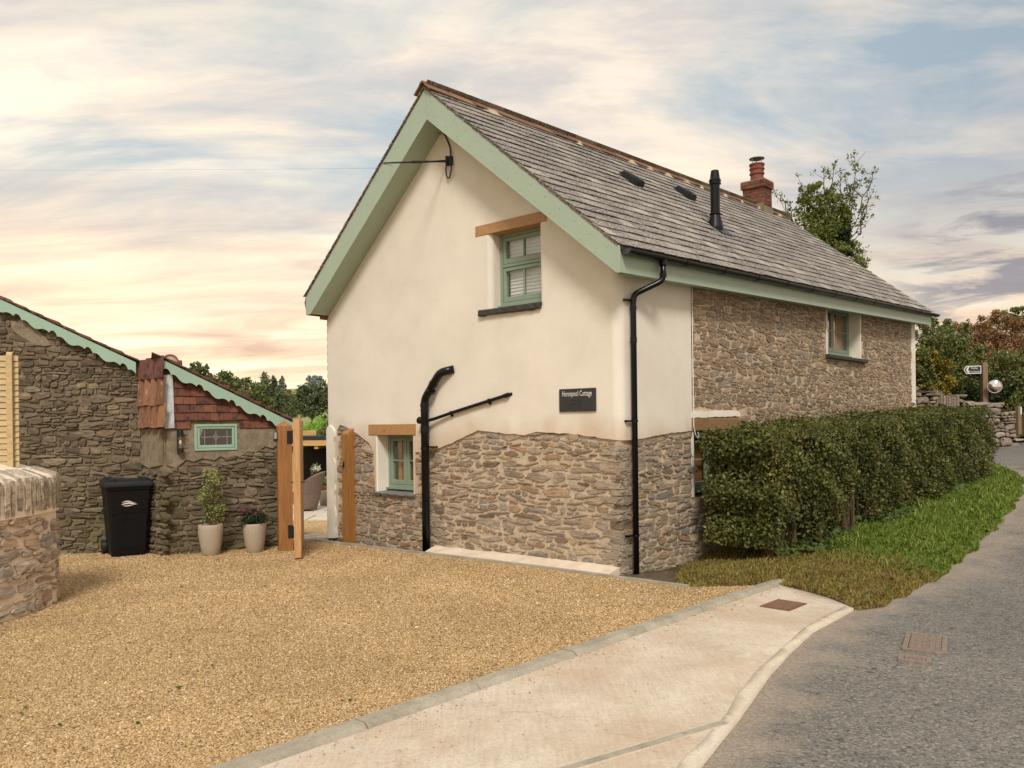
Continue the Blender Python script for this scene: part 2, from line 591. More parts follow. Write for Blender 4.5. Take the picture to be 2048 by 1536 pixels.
M_whitep = plain('white_paint', (0.72, 0.70, 0.66, 1), 0.5, 0.03, 5, 0)
M_terra = plain('terracotta', hx('#7a4434'), 0.8, 0.25, 7, 0.3)
M_lead = plain('lead_flashing', hx('#bcc0c2'), 0.6, 0.35, 7, 0.35, 0.0)
M_pot = plain('pot_glaze', hx('#a89a88'), 0.55, 0.05, 40, 0.12)
M_soil = plain('soil', (0.022, 0.016, 0.011, 1), 0.95, 0.3, 25, 0.8)
M_steel = plain('steel', (0.35, 0.35, 0.36, 1), 0.35, 0.1, 12, 0.05, 0.9)
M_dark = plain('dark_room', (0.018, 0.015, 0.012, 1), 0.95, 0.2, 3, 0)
M_darkwall = plain('dark_painted_wall', (0.028, 0.024, 0.018, 1), 0.9, 0.2, 3, 0.2)
M_felt = plain('roof_felt', (0.022, 0.024, 0.024, 1), 0.85, 0.2, 20, 0.3)
M_bark = plain('bark', hx('#54442f'), 0.95, 0.35, 14, 0.9)
M_blind = plain('blind_fabric', (0.70, 0.68, 0.66, 1), 0.8, 0.03, 5, 0)
M_curtain = wood_mat('glow_toned_curtain', ['#9a5a1c', '#c07a30', '#d09448'], 'z', 0.9, 20, False)  # orange-brown cloth, with the window's orange glow put into its colour
M_panel = wood_mat('inner_oak_panel', ['#96602f', '#b07a46', '#bd8b58'], 'z', 0.6)
M_rubber = plain('cable_rubber', (0.02, 0.019, 0.017, 1), 0.6, 0.1, 20, 0.05)
M_rust = plain('rusty_iron', hx('#7d5b47'), 0.85, 0.35, 30, 0.7, 0.1)
M_iron = plain('road_iron', hx('#8a7a6c'), 0.75, 0.25, 30, 0.5, 0.2)
M_flower_p = leaf_mat('purple_petal', ['#5a2440', '#7d3656', '#94506c'])
M_flower_w = leaf_mat('white_petal', ['#c8c8b8', '#e0e0d4'])
M_brickred = stone_mat('brick', ['#6b4436', '#784d3d', '#805745', '#5e3c30', '#735042'], layer=4, bd=0.005)


def ridge_extra():
    m, nt, bs = new_mat('ridge_clay')
    co = node(nt, 'NewGeometry').outputs['Position']
    r = rnd(nt)
    base = ramp(nt, r, [(0.1, hx('#70523f')), (0.4, hx('#806049')), (0.7, hx('#664a3a')), (0.95, hx('#8c6c52'))])
    n = noise(nt, co, 6, 7, 0.7)
    c = mixc(nt, ramp(nt, n, [(0.28, 0.6), (0.40, 0.0)]), base, hx('#4a382a'))
    li = noise(nt, co, 16, 5, 0.7)
    c = mixc(nt, ramp(nt, li, [(0.58, 0.0), (0.68, 0.7)]), c, hx('#a98a66'))
    setc(nt, bs, c)
    bs.inputs['Roughness'].default_value = 0.9
    bump(nt, bs, mth(nt, 'ADD', n, li), 0.6, 0.008)
    return m


M_ridge = ridge_extra()


def slate_mat():
    m, nt, bs = new_mat('lichened_slate')
    pos = node(nt, 'NewGeometry').outputs['Position']
    r = rnd(nt)
    base = ramp(nt, r, [(0.0, hx('#5c534d')), (0.25, hx('#70665f')), (0.5, hx('#80776f')), (0.7, hx('#685e57')), (0.85, hx('#8d867a')), (1.0, hx('#9c9586'))])
    n = noise(nt, pos, 2.0, 6, 0.6)
    c = mixc(nt, 0.8, base, ramp(nt, n, [(0.3, 0.68), (0.7, 1.25)]), 'MULTIPLY')
    sp = noise(nt, pos, 34, 5, 0.75)
    c = mixc(nt, ramp(nt, sp, [(0.50, 0.0), (0.60, 0.8)]), c, hx('#c2bdb2'))
    sp2 = noise(nt, pos, 13, 5, 0.7)
    c = mixc(nt, ramp(nt, sp2, [(0.56, 0.0), (0.70, 0.5)]), c, hx('#93896a'))
    setc(nt, bs, c)
    bs.inputs['Roughness'].default_value = 0.7
    bs.inputs['Specular IOR Level'].default_value = 0.4
    bump(nt, bs, mth(nt, 'ADD', sp, n), 0.5, 0.004)
    return m


M_slate = slate_mat()


def tile_mat(pal=None):
    m, nt, bs = new_mat('clay_tile')
    pos = node(nt, 'NewGeometry').outputs['Position']
    r = rnd(nt)
    base = ramp(nt, r, [(i / (len(pal) - 1), hx(q)) for i, q in enumerate(pal)]) if pal else ramp(nt, r, [(0.0, hx('#643e2f')), (0.3, hx('#7d4d38')), (0.55, hx('#6f4232')), (0.8, hx('#59382c')), (1.0, hx('#875842'))])
    n = noise(nt, pos, 11, 6, 0.65)
    c = mixc(nt, ramp(nt, n, [(0.50, 0.0), (0.62, 0.85)]), base, hx('#35231c'))
    c = mixc(nt, 0.6, c, ramp(nt, noise(nt, pos, 40, 4, 0.6), [(0.3, 0.75), (0.7, 1.2)]), 'MULTIPLY')
    setc(nt, bs, c)
    bs.inputs['Roughness'].default_value = 0.85
    bump(nt, bs, n, 0.5, 0.005)
    return m


M_tile = tile_mat()


def hang_mat():
    m, nt, bs = new_mat('old_hanging_tile')
    pos = node(nt, 'NewGeometry').outputs['Position']
    r = rnd(nt)
    base = ramp(nt, r, [(0.0, hx('#6d4a33')), (0.4, hx('#80573b')), (0.7, hx('#74503c')), (1.0, hx('#8d6546'))])
    n = noise(nt, mapping(nt, pos, (3, 3, 0.8)), 8, 6, 0.65)
    c = mixc(nt, ramp(nt, n, [(0.60, 0.0), (0.68, 0.8)]), base, hx('#c9bda8'))
    c = mixc(nt, ramp(nt, n, [(0.32, 0.8), (0.45, 0.0)]), c, hx('#47301f'))
    setc(nt, bs, c)
    bs.inputs['Roughness'].default_value = 0.85
    bump(nt, bs, n, 0.5, 0.006)
    return m


M_hang = hang_mat()


def glass_mat():
    m, nt, bs = new_mat('window_glass')
    tr = node(nt, 'BsdfTransparent', {'Color': (0.92, 0.94, 0.93, 1)})
    gl = node(nt, 'BsdfGlossy', {'Color': (1, 1, 1, 1), 'Roughness': 0.015})
    fr = node(nt, 'Fresnel', {'IOR': 1.55})
    bk = node(nt, 'NewGeometry').outputs['Backfacing']
    mx = node(nt, 'MixShader', {0: mth(nt, 'MULTIPLY', mth(nt, 'MULTIPLY_ADD', fr.outputs[0], 1.6, 0.02), mth(nt, 'SUBTRACT', 1.0, bk))})
    nt.links.new(tr.outputs[0], mx.inputs[1])
    nt.links.new(gl.outputs[0], mx.inputs[2])
    nt.links.new(mx.outputs[0], nt.nodes['Material Output'].inputs['Surface'])
    nt.nodes.remove(bs)
    return m


M_glass = glass_mat()


def mirror_mat():
    m, nt, bs = new_mat('mirror')
    bs.inputs['Base Color'].default_value = (0.85, 0.85, 0.86, 1)
    bs.inputs['Metallic'].default_value = 1.0
    bs.inputs['Roughness'].default_value = 0.04
    return m


M_mirror = mirror_mat()


def gravel_base_mat():
    m, nt, bs = new_mat('gravel_bed')
    pos = node(nt, 'NewGeometry').outputs['Position']
    v = node(nt, 'TexVoronoi', {'Vector': pos, 'Scale': 62.0, 'Randomness': 1.0})
    r = node(nt, 'SeparateColor', {'Color': v.outputs['Color']}).outputs[0]
    c = ramp(nt, r, [(0.0, hx('#8c7048')), (0.3, hx('#b8955f')), (0.55, hx('#c9a873')), (0.8, hx('#ab8854')), (1.0, hx('#dcc294'))])
    c = mixc(nt, 1.0, c, ramp(nt, v.outputs['Distance'], [(0.0, 1.0), (0.55, 0.92), (0.95, 0.35)]), 'MULTIPLY')
    n = noise(nt, pos, 0.8, 6, 0.6)
    c = mixc(nt, 0.5, c, ramp(nt, n, [(0.3, 0.78), (0.7, 1.12)]), 'MULTIPLY')
    setc(nt, bs, c)
    bs.inputs['Roughness'].default_value = 0.9
    bs.inputs['Specular IOR Level'].default_value = 0.2
    bump(nt, bs, mth(nt, 'SUBTRACT', 1.0, v.outputs['Distance']), 1.0, 0.012)
    return m


def chip_mat():
    m, nt, bs = new_mat('gravel_chip')
    g = node(nt, 'NewGeometry')
    n = noise(nt, g.outputs['Position'], 0.8, 6, 0.6)
    c = ramp(nt, g.outputs['Random Per Island'], [(0.0, hx('#6f583c')), (0.12, hx('#a58659')), (0.35, hx('#bf9f71')), (0.6, hx('#caab7e')), (0.78, hx('#b59567')), (0.92, hx('#d2b894')), (1.0, hx('#dfccb0'))])
    c = mixc(nt, 0.75, c, ramp(nt, n, [(0.3, 0.76), (0.7, 1.14)]), 'MULTIPLY')
    setc(nt, bs, c)
    bs.inputs['Roughness'].default_value = 0.85
    bs.inputs['Specular IOR Level'].default_value = 0.25
    return m


M_gravel, M_chip = gravel_base_mat(), chip_mat()


def road_mat():
    m, nt, bs = new_mat('worn_asphalt')
    g = node(nt, 'NewGeometry')
    pos = g.outputs['Position']
    e = node(nt, 'Attribute', attribute_name='edge').outputs['Fac']
    v = node(nt, 'TexVoronoi', {'Vector': pos, 'Scale': 75.0})
    r = node(nt, 'SeparateColor', {'Color': v.outputs['Color']}).outputs[0]
    c = ramp(nt, r, [(0.0, hx('#575350')), (0.2, hx('#6f6b65')), (0.55, hx('#79756d')), (0.8, hx('#837e75')), (1.0, hx('#9c9486'))])
    n = noise(nt, pos, 0.55, 7, 0.62)
    c = mixc(nt, 0.8, c, ramp(nt, n, [(0.3, 0.74), (0.7, 1.12)]), 'MULTIPLY')
    pit = noise(nt, pos, 22, 4, 0.7)
    c = mixc(nt, ramp(nt, pit, [(0.33, 0.8), (0.42, 0.0)]), c, hx('#35322f'))
    pt = noise(nt, mapping(nt, pos, (1, 1, 1), (5, 2, 0)), 1.7, 5, 0.7)
    c = mixc(nt, ramp(nt, pt, [(0.62, 0.0), (0.70, 0.4)]), c, hx('#4b4a48'))
    wn = noise(nt, pos, 2.2, 7, 0.65)
    f = mth(nt, 'ADD', e, mth(nt, 'MULTIPLY', mth(nt, 'SUBTRACT', wn, 0.5), 1.5))
    dirt = ramp(nt, noise(nt, pos, 45, 4, 0.7), [(0.3, hx('#7f7265')), (0.6, hx('#a39584')), (0.75, hx('#b9ab9a'))])
    c = mixc(nt, ramp(nt, f, [(0.42, 0.0), (0.92, 0.9)]), c, dirt)
    setc(nt, bs, c)
    bs.inputs['Roughness'].default_value = 0.85
    bs.inputs['Specular IOR Level'].default_value = 0.3
    h = mth(nt, 'ADD', mth(nt, 'MULTIPLY', v.outputs['Distance'], -1.0), mth(nt, 'MULTIPLY', pit, 1.2))
    bump(nt, bs, h, 0.8, 0.008)
    return m


M_road = road_mat()


def apron_stain(nt, pos, c):
    a = noise(nt, mapping(nt, pos, (1, 1, 1), (2.0, 7.0, 0)), 0.9, 7, 0.62)
    c = mixc(nt, ramp(nt, a, [(0.40, 0.0), (0.65, 0.6)]), c, hx('#b59a7d'))
    sp = noise(nt, pos, 26, 5, 0.8)
    c = mixc(nt, ramp(nt, sp, [(0.60, 0.0), (0.66, 0.6)]), c, hx('#8a7058'))
    w = noise(nt, pos, 1.5, 5, 0.7, 1.5)
    br = noise(nt, mapping(nt, pos, (26, 2.2, 1), (0, 0, 0), (0, 0, R(44))), 1.6, 4, 0.6)
    c = mixc(nt, 0.35, c, ramp(nt, br, [(0.35, 0.80), (0.6, 1.08)]), 'MULTIPLY')
    vc = node(nt, 'TexVoronoi', {'Vector': node(nt, 'VectorMath', {0: pos, 1: node(nt, 'CombineXYZ', {'X': w, 'Y': a, 'Z': 0.0}).outputs[0]}, operation='ADD').outputs[0], 'Scale': 0.55}, feature='DISTANCE_TO_EDGE').outputs['Distance']
    c = mixc(nt, ramp(nt, vc, [(0.0015, 0.3), (0.005, 0.0)]), c, hx('#7f6d58'))
    return mixc(nt, ramp(nt, w, [(0.62, 0.0), (0.72, 0.5)]), c, hx('#e2d3c0'))


M_apron = rough_mat('new_concrete', ['#bbae9b', '#cbbda9', '#d6cab8'], 2.4, 60, 0.010, 0.9, apron_stain, 0.35)
M_lip = rough_mat('trowelled_concrete', ['#bcae99', '#cbbda8', '#d5c8b5'], 3.0, 60, 0.008, 0.9, None, 0.3)
M_kerb = rough_mat('old_kerb', ['#8a8272', '#a09886', '#b1a997'], 4.0, 50, 0.008, 0.9,
                   lambda nt, pos, c: mixc(nt, ramp(nt, noise(nt, pos, 18, 5, 0.75), [(0.60, 0), (0.68, 0.7)]), c, hx('#5b564a')), 0.25)
M_ledge = rough_mat('pale_haunch', ['#c5b199', '#d5c4ae', '#ddcfbc'], 4.0, 60, 0.006, 0.9, None, 0.15)
M_block = rough_mat('cement_patch', ['#6a5f4f', '#827664', '#958975'], 9.0, 40, 0.016, 0.95, None, 0.3)
M_slab = rough_mat('paving_stone', ['#b9ab98', '#cbbfae', '#d8cfc1'], 3.0, 40, 0.005, 0.8, None, 0.12)
M_ground = rough_mat('field_soil', ['#3d3a1c', '#4b4a24', '#57582c'], 1.0, 20, 0.02, 0.95, None, 0.3)


def verge_mat():
    m, nt, bs = new_mat('grass_blade')
    g = node(nt, 'NewGeometry')
    pos = g.outputs['Position']
    dry = node(nt, 'Attribute', attribute_name='dry').outputs['Fac']
    r = g.outputs['Random Per Island']
    gr = ramp(nt, r, [(0.0, hx('#50651e')), (0.35, hx('#667d2a')), (0.7, hx('#7e903c')), (1.0, hx('#a0a95a'))])
    dr = ramp(nt, r, [(0.0, hx('#70602f')), (0.25, hx('#938242')), (0.5, hx('#7d7c3e')), (0.75, hx('#ab9a58')), (1.0, hx('#87683f'))])
    n = noise(nt, pos, 2.6, 6, 0.65)
    f = mth(nt, 'ADD', mth(nt, 'ADD', dry, mth(nt, 'MULTIPLY', mth(nt, 'SUBTRACT', n, 0.5), 1.9)), mth(nt, 'MULTIPLY', mth(nt, 'SUBTRACT', r, 0.5), 0.35))
    c = mixc(nt, ramp(nt, f, [(0.25, 0.0), (0.75, 1.0)]), gr, dr)
    br = noise(nt, pos, 4.5, 5, 0.6)
    c = mixc(nt, mth(nt, 'MULTIPLY', dry, ramp(nt, br, [(0.52, 0.0), (0.64, 0.7)])), c, hx('#765a3a'))
    setc(nt, bs, c)
    bs.inputs['Roughness'].default_value = 0.6
    bs.inputs['Specular IOR Level'].default_value = 0.25
    tr = node(nt, 'BsdfTranslucent', {'Color': c})
    mx = node(nt, 'MixShader', {0: 0.3})
    nt.links.new(bs.outputs[0], mx.inputs[1])
    nt.links.new(tr.outputs[0], mx.inputs[2])
    nt.links.new(mx.outputs[0], nt.nodes['Material Output'].inputs['Surface'])
    return m


M_blade = verge_mat()
M_turf = rough_mat('turf_soil', ['#43381f', '#55482b', '#665637'], 6, 60, 0.02, 0.95, None, 0.4)
M_hedge = leaf_mat('hedge_leaf', ['#2a3017', '#3d4520', '#52592a', '#696b33', '#868042', '#94764a'], 0.24)
M_hedge_top = M_hedge
M_ivy = leaf_mat('ivy_leaf', ['#31411a', '#455724', '#5c6c34', '#7d8655'], 0.25)
M_tree_ivy = leaf_mat('ash_leaf', ['#4c5626', '#6a7434', '#848b44', '#a0a05a'], 0.38)
M_tree_dark = leaf_mat('dark_ivy_leaf', ['#1c2c16', '#28391c', '#344624'], 0.15)
M_oakleaf = leaf_mat('oak_leaf', ['#4c5630', '#626c3e', '#777d48', '#8e8c54'], 0.32)
M_woodleaf = leaf_mat('wood_leaf', ['#4d583b', '#5d6845', '#6b754f'], 0.28)
M_coniferleaf = leaf_mat('hazed_conifer_needle', ['#6f7a6c', '#7d8777', '#8a9281'], 0.15)  # needles greyed so their colour stands in for distance haze
M_loneleaf = leaf_mat('hazed_far_leaf', ['#7c8783', '#88938f', '#949e99'], 0.15)  # haze over the distant hill tree is put into this grey leaf colour
M_yellowleaf = leaf_mat('yellowing_leaf', ['#69692f', '#85803c', '#7a7a40'], 0.2)
M_nettle = leaf_mat('nettle_leaf', ['#6c8f30', '#86ad40', '#9cbf50', '#b8cc6c'], 0.45)
M_bush_green = leaf_mat('bramble_leaf', ['#4e562d', '#656e39', '#7c8048', '#969056'], 0.3)
M_bush_red = leaf_mat('rusty_leaf', ['#6b4c30', '#84623e', '#9a784c', '#78703e'], 0.28)
M_bush_yel = leaf_mat('gold_leaf', ['#5a5a22', '#7d7428', '#a08a30', '#6a4a24'], 0.22)
M_varieg = leaf_mat('variegated_leaf', ['#5f6a34', '#848a50', '#a3a56c', '#c4c391'], 0.25)
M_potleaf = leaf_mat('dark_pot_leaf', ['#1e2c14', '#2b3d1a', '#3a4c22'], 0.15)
M_bank = rough_mat('bank_earth', ['#2f2616', '#40331d', '#4c4226'], 3, 30, 0.03, 0.95, None, 0.4)


def hill_mat():
    return rough_mat('far_pasture', ['#7d8355', '#8d9160', '#9a9b6a'], 0.08, 4, 0.05, 0.95, None, 0.15)


M_hill = hill_mat()


def wicker_mat():
    m, nt, bs = new_mat('wicker')
    co = ocoord(nt)
    w = node(nt, 'TexWave', {'Vector': co, 'Scale': 22.0, 'Distortion': 1.0, 'Detail': 2.0}, bands_direction='Z').outputs['Fac']
    n = noise(nt, co, 30, 3, 0.6)
    c = ramp(nt, w, [(0.2, hx('#5d4a40')), (0.6, hx('#8a7466')), (0.9, hx('#a08a7a'))])
    c = mixc(nt, 0.4, c, ramp(nt, n, [(0.3, 0.7), (0.7, 1.2)]), 'MULTIPLY')
    setc(nt, bs, c)
    bs.inputs['Roughness'].default_value = 0.7
    bump(nt, bs, w, 0.7, 0.01)
    return m


M_wicker = wicker_mat()


# ------------------------------------------------------------------ rubble masonry generator
def in_poly(pt, poly):
    x, y = pt
    c = False
    j = len(poly) - 1
    for i in range(len(poly)):
        xi, yi = poly[i]
        xj, yj = poly[j]
        if (yi > y) != (yj > y) and x < (xj - xi) * (y - yi) / (yj - yi + 1e-12) + xi:
            c = not c
        j = i
    return c


def rubble(rng, u0, u1, v0, v1, hr, ar, gap, wob, inside, holes=(), sq=(0.35, 0.95), rag=1.0):
    """irregular coursed rubble: returns outlines (lists of (u,v))"""
    out = []
    ph = [rng.uniform(0, 6.28) for _ in range(8)]

    def wv(i, u):
        return wob * (math.sin(u * 2.1 + ph[i % 8] + i * 1.7) + 0.7 * math.sin(u * 4.7 + ph[(i + 3) % 8] + i * 2.9) + 0.4 * math.sin(u * 9.1 + i * 0.7))
    v, i = v0 - hr[1], 0
    bounds = []
    while v < v1 + hr[1]:
        bounds.append(v)
        v += rng.uniform(*hr)
    skip = {}
    for i in range(len(bounds) - 1):
        u = u0 - rng.uniform(0, 0.3)
        h0 = bounds[i + 1] - bounds[i]
        while u < u1:
            w = h0 * rng.uniform(*ar)
            if rng.random() < 0.22:
                w *= 0.55
            span = 1
            if rng.random() < 0.09 and i + 2 < len(bounds):
                span = 2
                w = (bounds[i + 2] - bounds[i]) * rng.uniform(1.3, 2.2)
            uc = u + w / 2
            blocked = any(a < uc < b for a, b in skip.get(i, ()))
            if not blocked:
                if span == 2:
                    skip.setdefault(i + 1, []).append((u - 0.02, u + w + 0.02))
                lo = lambda q: bounds[i] + wv(i, q)
                hi = lambda q: bounds[min(i + span, len(bounds) - 1)] + wv(i + span, q)
                ua, ub = u + gap / 2, u + w - gap / 2
                vc = (lo(uc) + hi(uc)) / 2
                if hi(uc) - lo(uc) - gap > 0.012 and inside(uc, vc):
                    a2 = (ub - ua) / 2
                    n = 16 if rag > 1.0 else 12
                    ex = rng.uniform(*sq)
                    tilt = rng.uniform(-0.12, 0.12)
                    pts = []
                    for k in range(n):
                        th = 2 * math.pi * (k + rng.uniform(-0.25, 0.25)) / n
                        ct, st = math.cos(th), math.sin(th)
                        px = uc + a2 * math.copysign(abs(ct) ** ex, ct) * rng.uniform(1 - 0.16 * rag, 1 + 0.05 * rag)
                        hh = (hi(px) - lo(px) - gap) / 2
                        cc = (hi(px) + lo(px)) / 2
                        py = cc + max(0.006, hh) * math.copysign(abs(st) ** ex, st) * rng.uniform(1 - 0.34 * rag, 1 + 0.14 * rag) + tilt * (px - uc)
                        for (ha, hb, hc, hd) in holes:
                            if ha < px < hb and hc < py < hd:
                                dd = [(px - ha, 0), (hb - px, 1), (py - hc, 2), (hd - py, 3)]
                                k2 = min(dd)[1]
                                if k2 == 0:
                                    px = ha
                                elif k2 == 1:
                                    px = hb
                                elif k2 == 2:
                                    py = hc
                                else:
                                    py = hd
                        pts.append((px, py))
                    out.append(pts)
            u += w
    return out


def stone_geo(rng, P, pts, proud, back=-0.02):
    """a split stone: jagged sunk outline, broken arris, uneven flat face"""
    n = len(pts)
    cu, cv = sum(p[0] for p in pts) / n, sum(p[1] for p in pts) / n
    pr = proud * rng.uniform(0.3, 1.4)
    su, sv = rng.uniform(-1, 1), rng.uniform(-1, 1)
    hu = max(abs(p[0] - cu) for p in pts) + 1e-4
    hv = max(abs(p[1] - cv) for p in pts) + 1e-4
    vs = [P(u, v, back) for u, v in pts]
    for (u, v) in pts:
        sc = rng.uniform(0.90, 0.97)
        du, dv = u - cu, v - cv
        vs.append(P(cu + du * sc, cv + dv * sc, pr * (0.75 + 0.4 * (su * du / hu + sv * dv / hv)) * rng.uniform(0.8, 1.2)))
    vs.append(P(cu + rng.uniform(-0.4, 0.4) * hu, cv + rng.uniform(-0.4, 0.4) * hv, pr * rng.uniform(0.9, 1.35)))
    fs = [(k, (k + 1) % n, n + (k + 1) % n, n + k) for k in range(n)]
    fs += [(n + k, n + (k + 1) % n, 2 * n) for k in range(n)]
    return vs, fs


def poly_area(p):
    return abs(sum(p[i][0] * p[i - 1][1] - p[i - 1][0] * p[i][1] for i in range(len(p)))) / 2

# ------------------------------------------------------------------ ground sheets
def sheet(name, poly, mat, zoff=0.0, step=0.5, parent=None, kind='structure', edge_fn=None, thick=0.0, zfn=None, bumpy=0.0):
    zf = zfn or gz
    bm = bmesh.new()
    tri = tessellate_polygon([[Vector((x, y, 0)) for x, y in poly]])
    vs = [bm.verts.new((x, y, 0)) for x, y in poly]
    for t in tri:
        try:
            bm.faces.new([vs[i] for i in t])
        except ValueError:
            pass
    xs = [p[0] for p in poly]
    ys = [p[1] for p in poly]
    for ax, lo, hi in ((0, min(xs), max(xs)), (1, min(ys), max(ys))):
        q = math.floor(lo / step) * step + step
        while q < hi:
            co = (q, 0, 0) if ax == 0 else (0, q, 0)
            no = (1, 0, 0) if ax == 0 else (0, 1, 0)
            bmesh.ops.bisect_plane(bm, geom=bm.verts[:] + bm.edges[:] + bm.faces[:], plane_co=co, plane_no=no, dist=1e-5)
            q += step
    bmesh.ops.triangulate(bm, faces=bm.faces[:])
    bmesh.ops.recalc_face_normals(bm, faces=bm.faces[:])
    rg = random.Random(hash(name) % 1000 if False else len(name) * 7)
    for v in bm.verts:
        v.co.z = zf(v.co.x, v.co.y) + zoff + (rg.uniform(-bumpy, bumpy) if bumpy else 0)
    if sum(f.normal.z for f in bm.faces) < 0:
        bmesh.ops.reverse_faces(bm, faces=bm.faces[:])
    if thick:
        be = [e for e in bm.edges if e.is_boundary]
        ex = bmesh.ops.extrude_edge_only(bm, edges=be)
        for v in [g for g in ex['geom'] if isinstance(g, bmesh.types.BMVert)]:
            v.co.z -= thick
    me = bpy.data.meshes.new(name)
    if edge_fn:
        lay = bm.verts.layers.float.new('edge')
        for v in bm.verts:
            v[lay] = edge_fn(v.co.x, v.co.y)
    bm.to_mesh(me)
    bm.free()
    me.materials.append(mat)
    me.polygons.foreach_set('use_smooth', [True] * len(me.polygons))
    o = bpy.data.objects.new(name, me)
    C.objects.link(o)
    ORIG[o.name] = Vector((0, 0, 0))
    if parent:
        o.parent = parent
        o.location = -ORIG[parent.name]
    if kind:
        o['kind'] = kind
    return o


def seg_dist(x, y, pl):
    best = 1e9
    for (ax, ay), (bx, by) in zip(pl[:-1], pl[1:]):
        dx, dy = bx - ax, by - ay
        t = max(0, min(1, ((x - ax) * dx + (y - ay) * dy) / (dx * dx + dy * dy + 1e-9)))
        best = min(best, math.hypot(x - ax - t * dx, y - ay - t * dy))
    return best


# base terrain out to the horizon
def ground_z(x, y):
    z = gz(x, y) - 0.10
    if x < -1.5:
        z -= 0.9 * sstep(12.3, 14.0, y) * sstep(-1.5, -2.2, x)
    return z


xs = [math.copysign(abs(k / 30.0) ** 2.2 * 900, k) for k in range(-30, 31)]
ys = [-30 + 60 * (k / 14.0) for k in range(15)] + [30 + (k / 16.0) ** 2 * 1100 for k in range(1, 17)]
V, F_ = [], []
for y in ys:
    for x in xs:
        d = math.hypot(x, y)
        z = ground_z(x, y) if d < 60 else ground_z(x * 60 / d, y * 60 / d)
        V.append((x, y, z))
nx = len(xs)
for j in range(len(ys) - 1):
    for i in range(nx - 1):
        F_.append((j * nx + i, j * nx + i + 1, (j + 1) * nx + i + 1, (j + 1) * nx + i))
mesh_obj('ground', V, F_, M_ground, smooth=True, kind='structure')

# kerb line between gravel and concrete apron
KA, KB = Vector((2.80, 8.42, 0)), Vector((-1.375, 3.995, 0))
KD = (KB - KA).normalized()
KN = Vector((-KD.y, KD.x, 0))            # perpendicular
if KN.dot(Vector((1, -1, 0))) < 0:
    KN = -KN                             # points to the apron / road side
KEND = KA + KD * 10.5
k_in = lambda d, off: (KA + KD * d + KN * off)

gE0, gE1 = wld(-0.26, -0.9), wld(-0.26, 5.46)     # inner line of the edging along the gable
gravel_poly = [tuple(k_in(0.25, -0.07)[:2]), tuple(k_in(10.4, -0.07)[:2]), (-8.0, -0.2), (-11, 2), (-11, 11.6), (-5.3, 11.9), (-4.9, 11.6), (-3.5, 12.3),
               (-3.1, 12.75), tuple(wld(-0.26, 5.5)[:2]), tuple(gE0[:2])]
gravel_bed = sheet('gravel_drive', gravel_poly, M_gravel, 0.0, 0.5)

apron_px = [(1706, 1217), (1668, 1238), (1625, 1261), (1580, 1302), (1536, 1349), (1500, 1400), (1478, 1432), (1437, 1482), (1393, 1536)]
apron_edge = [gp(*p) for p in apron_px]
dx, dy = apron_edge[-1][0] - apron_edge[-3][0], apron_edge[-1][1] - apron_edge[-3][1]
q = apron_edge[-1]
apron_edge += [(q[0] + dx * 2.0, q[1] + dy * 2.2), (q[0] + dx * 4.5 - 0.6, q[1] + dy * 4.5)]
ap_top = [gp(1562, 1172), gp(1612, 1184), gp(1660, 1198)]
apron_poly = ap_top + apron_edge + [tuple(k_in(9.0, 0.075)[:2]), tuple(k_in(0.06, 0.075)[:2])]
apron = sheet('concrete_apron', apron_poly, M_apron, 0.006, 0.3, thick=0.06)
# smooth trowelled lip along the lane edge
lip = []
for i, p in enumerate(apron_edge):
    a = apron_edge[max(0, i - 1)]
    b = apron_edge[min(len(apron_edge) - 1, i + 1)]
    d = Vector((b[0] - a[0], b[1] - a[1], 0)).normalized()
    nrm = Vector((d.y, -d.x, 0))
    w = 0.075 + 0.012 * math.sin(i * 1.7)
    c = Vector((p[0], p[1], 0)) + nrm * w
    if seg_dist(c.x, c.y, [tuple(KA[:2]), tuple(KEND[:2])]) > seg_dist(p[0], p[1], [tuple(KA[:2]), tuple(KEND[:2])]):
        c = Vector((p[0], p[1], 0)) - nrm * w
    lip.append((c.x, c.y))
outer_l = [tuple(Vector((p[0], p[1], 0)) + (Vector((p[0], p[1], 0)) - Vector((l[0], l[1], 0))) * 0.12)[:2] for p, l in zip(apron_edge, lip)]
sheet('apron_edge_strip', outer_l + lip[::-1], M_lip, 0.009, 0.2, thick=0.06, parent=None)

# lane
verge_edge_px = [(1706, 1216), (1730, 1212), (1772, 1200), (1808, 1186), (1870, 1150), (1940, 1094), (1990, 1046), (2022, 1008), (2040, 978), (2041, 962), (2028, 950), (2005, 940), (1986, 934)]
_ve = [gp(*p) for p in verge_edge_px]
_rv = random.Random(31)
verge_edge = []
for (ax_, ay_), (bx_, by_) in zip(_ve[:-1], _ve[1:]):
    m_ = max(1, int(math.hypot(bx_ - ax_, by_ - ay_) / 0.13))
    for i in range(m_):
        f_ = i / m_
        w_ = 0.035 if verge_edge else 0.0
        verge_edge.append((ax_ + (bx_ - ax_) * f_ + _rv.uniform(-w_, w_), ay_ + (by_ - ay_) * f_ + _rv.uniform(-w_, w_)))
verge_edge.append(_ve[-1])
far_edge = [gp(1984, 894), gp(2020, 886), gp(2060, 878)]
tail = apron_edge[::-1]
fl = far_edge[-1]
road_poly = [tuple(wld(12.6, -1.0)[:2])] + [tuple(wld(13.6, -0.2)[:2])] + [(far_edge[0][0] - 0.6, far_edge[0][1] - 0.1)] + far_edge + [(fl[0] + 10, fl[1] + 1.0), (fl[0] + 14, 8), (12, -6), (-9, -6), (-9, -3.5)] + tail[:0] + [(apron_edge[-1][0] - 3, apron_edge[-1][1] - 1.2)] + apron_edge[::-1] + verge_edge[1:]
dirt_line = apron_edge[::-1] + verge_edge[1:]
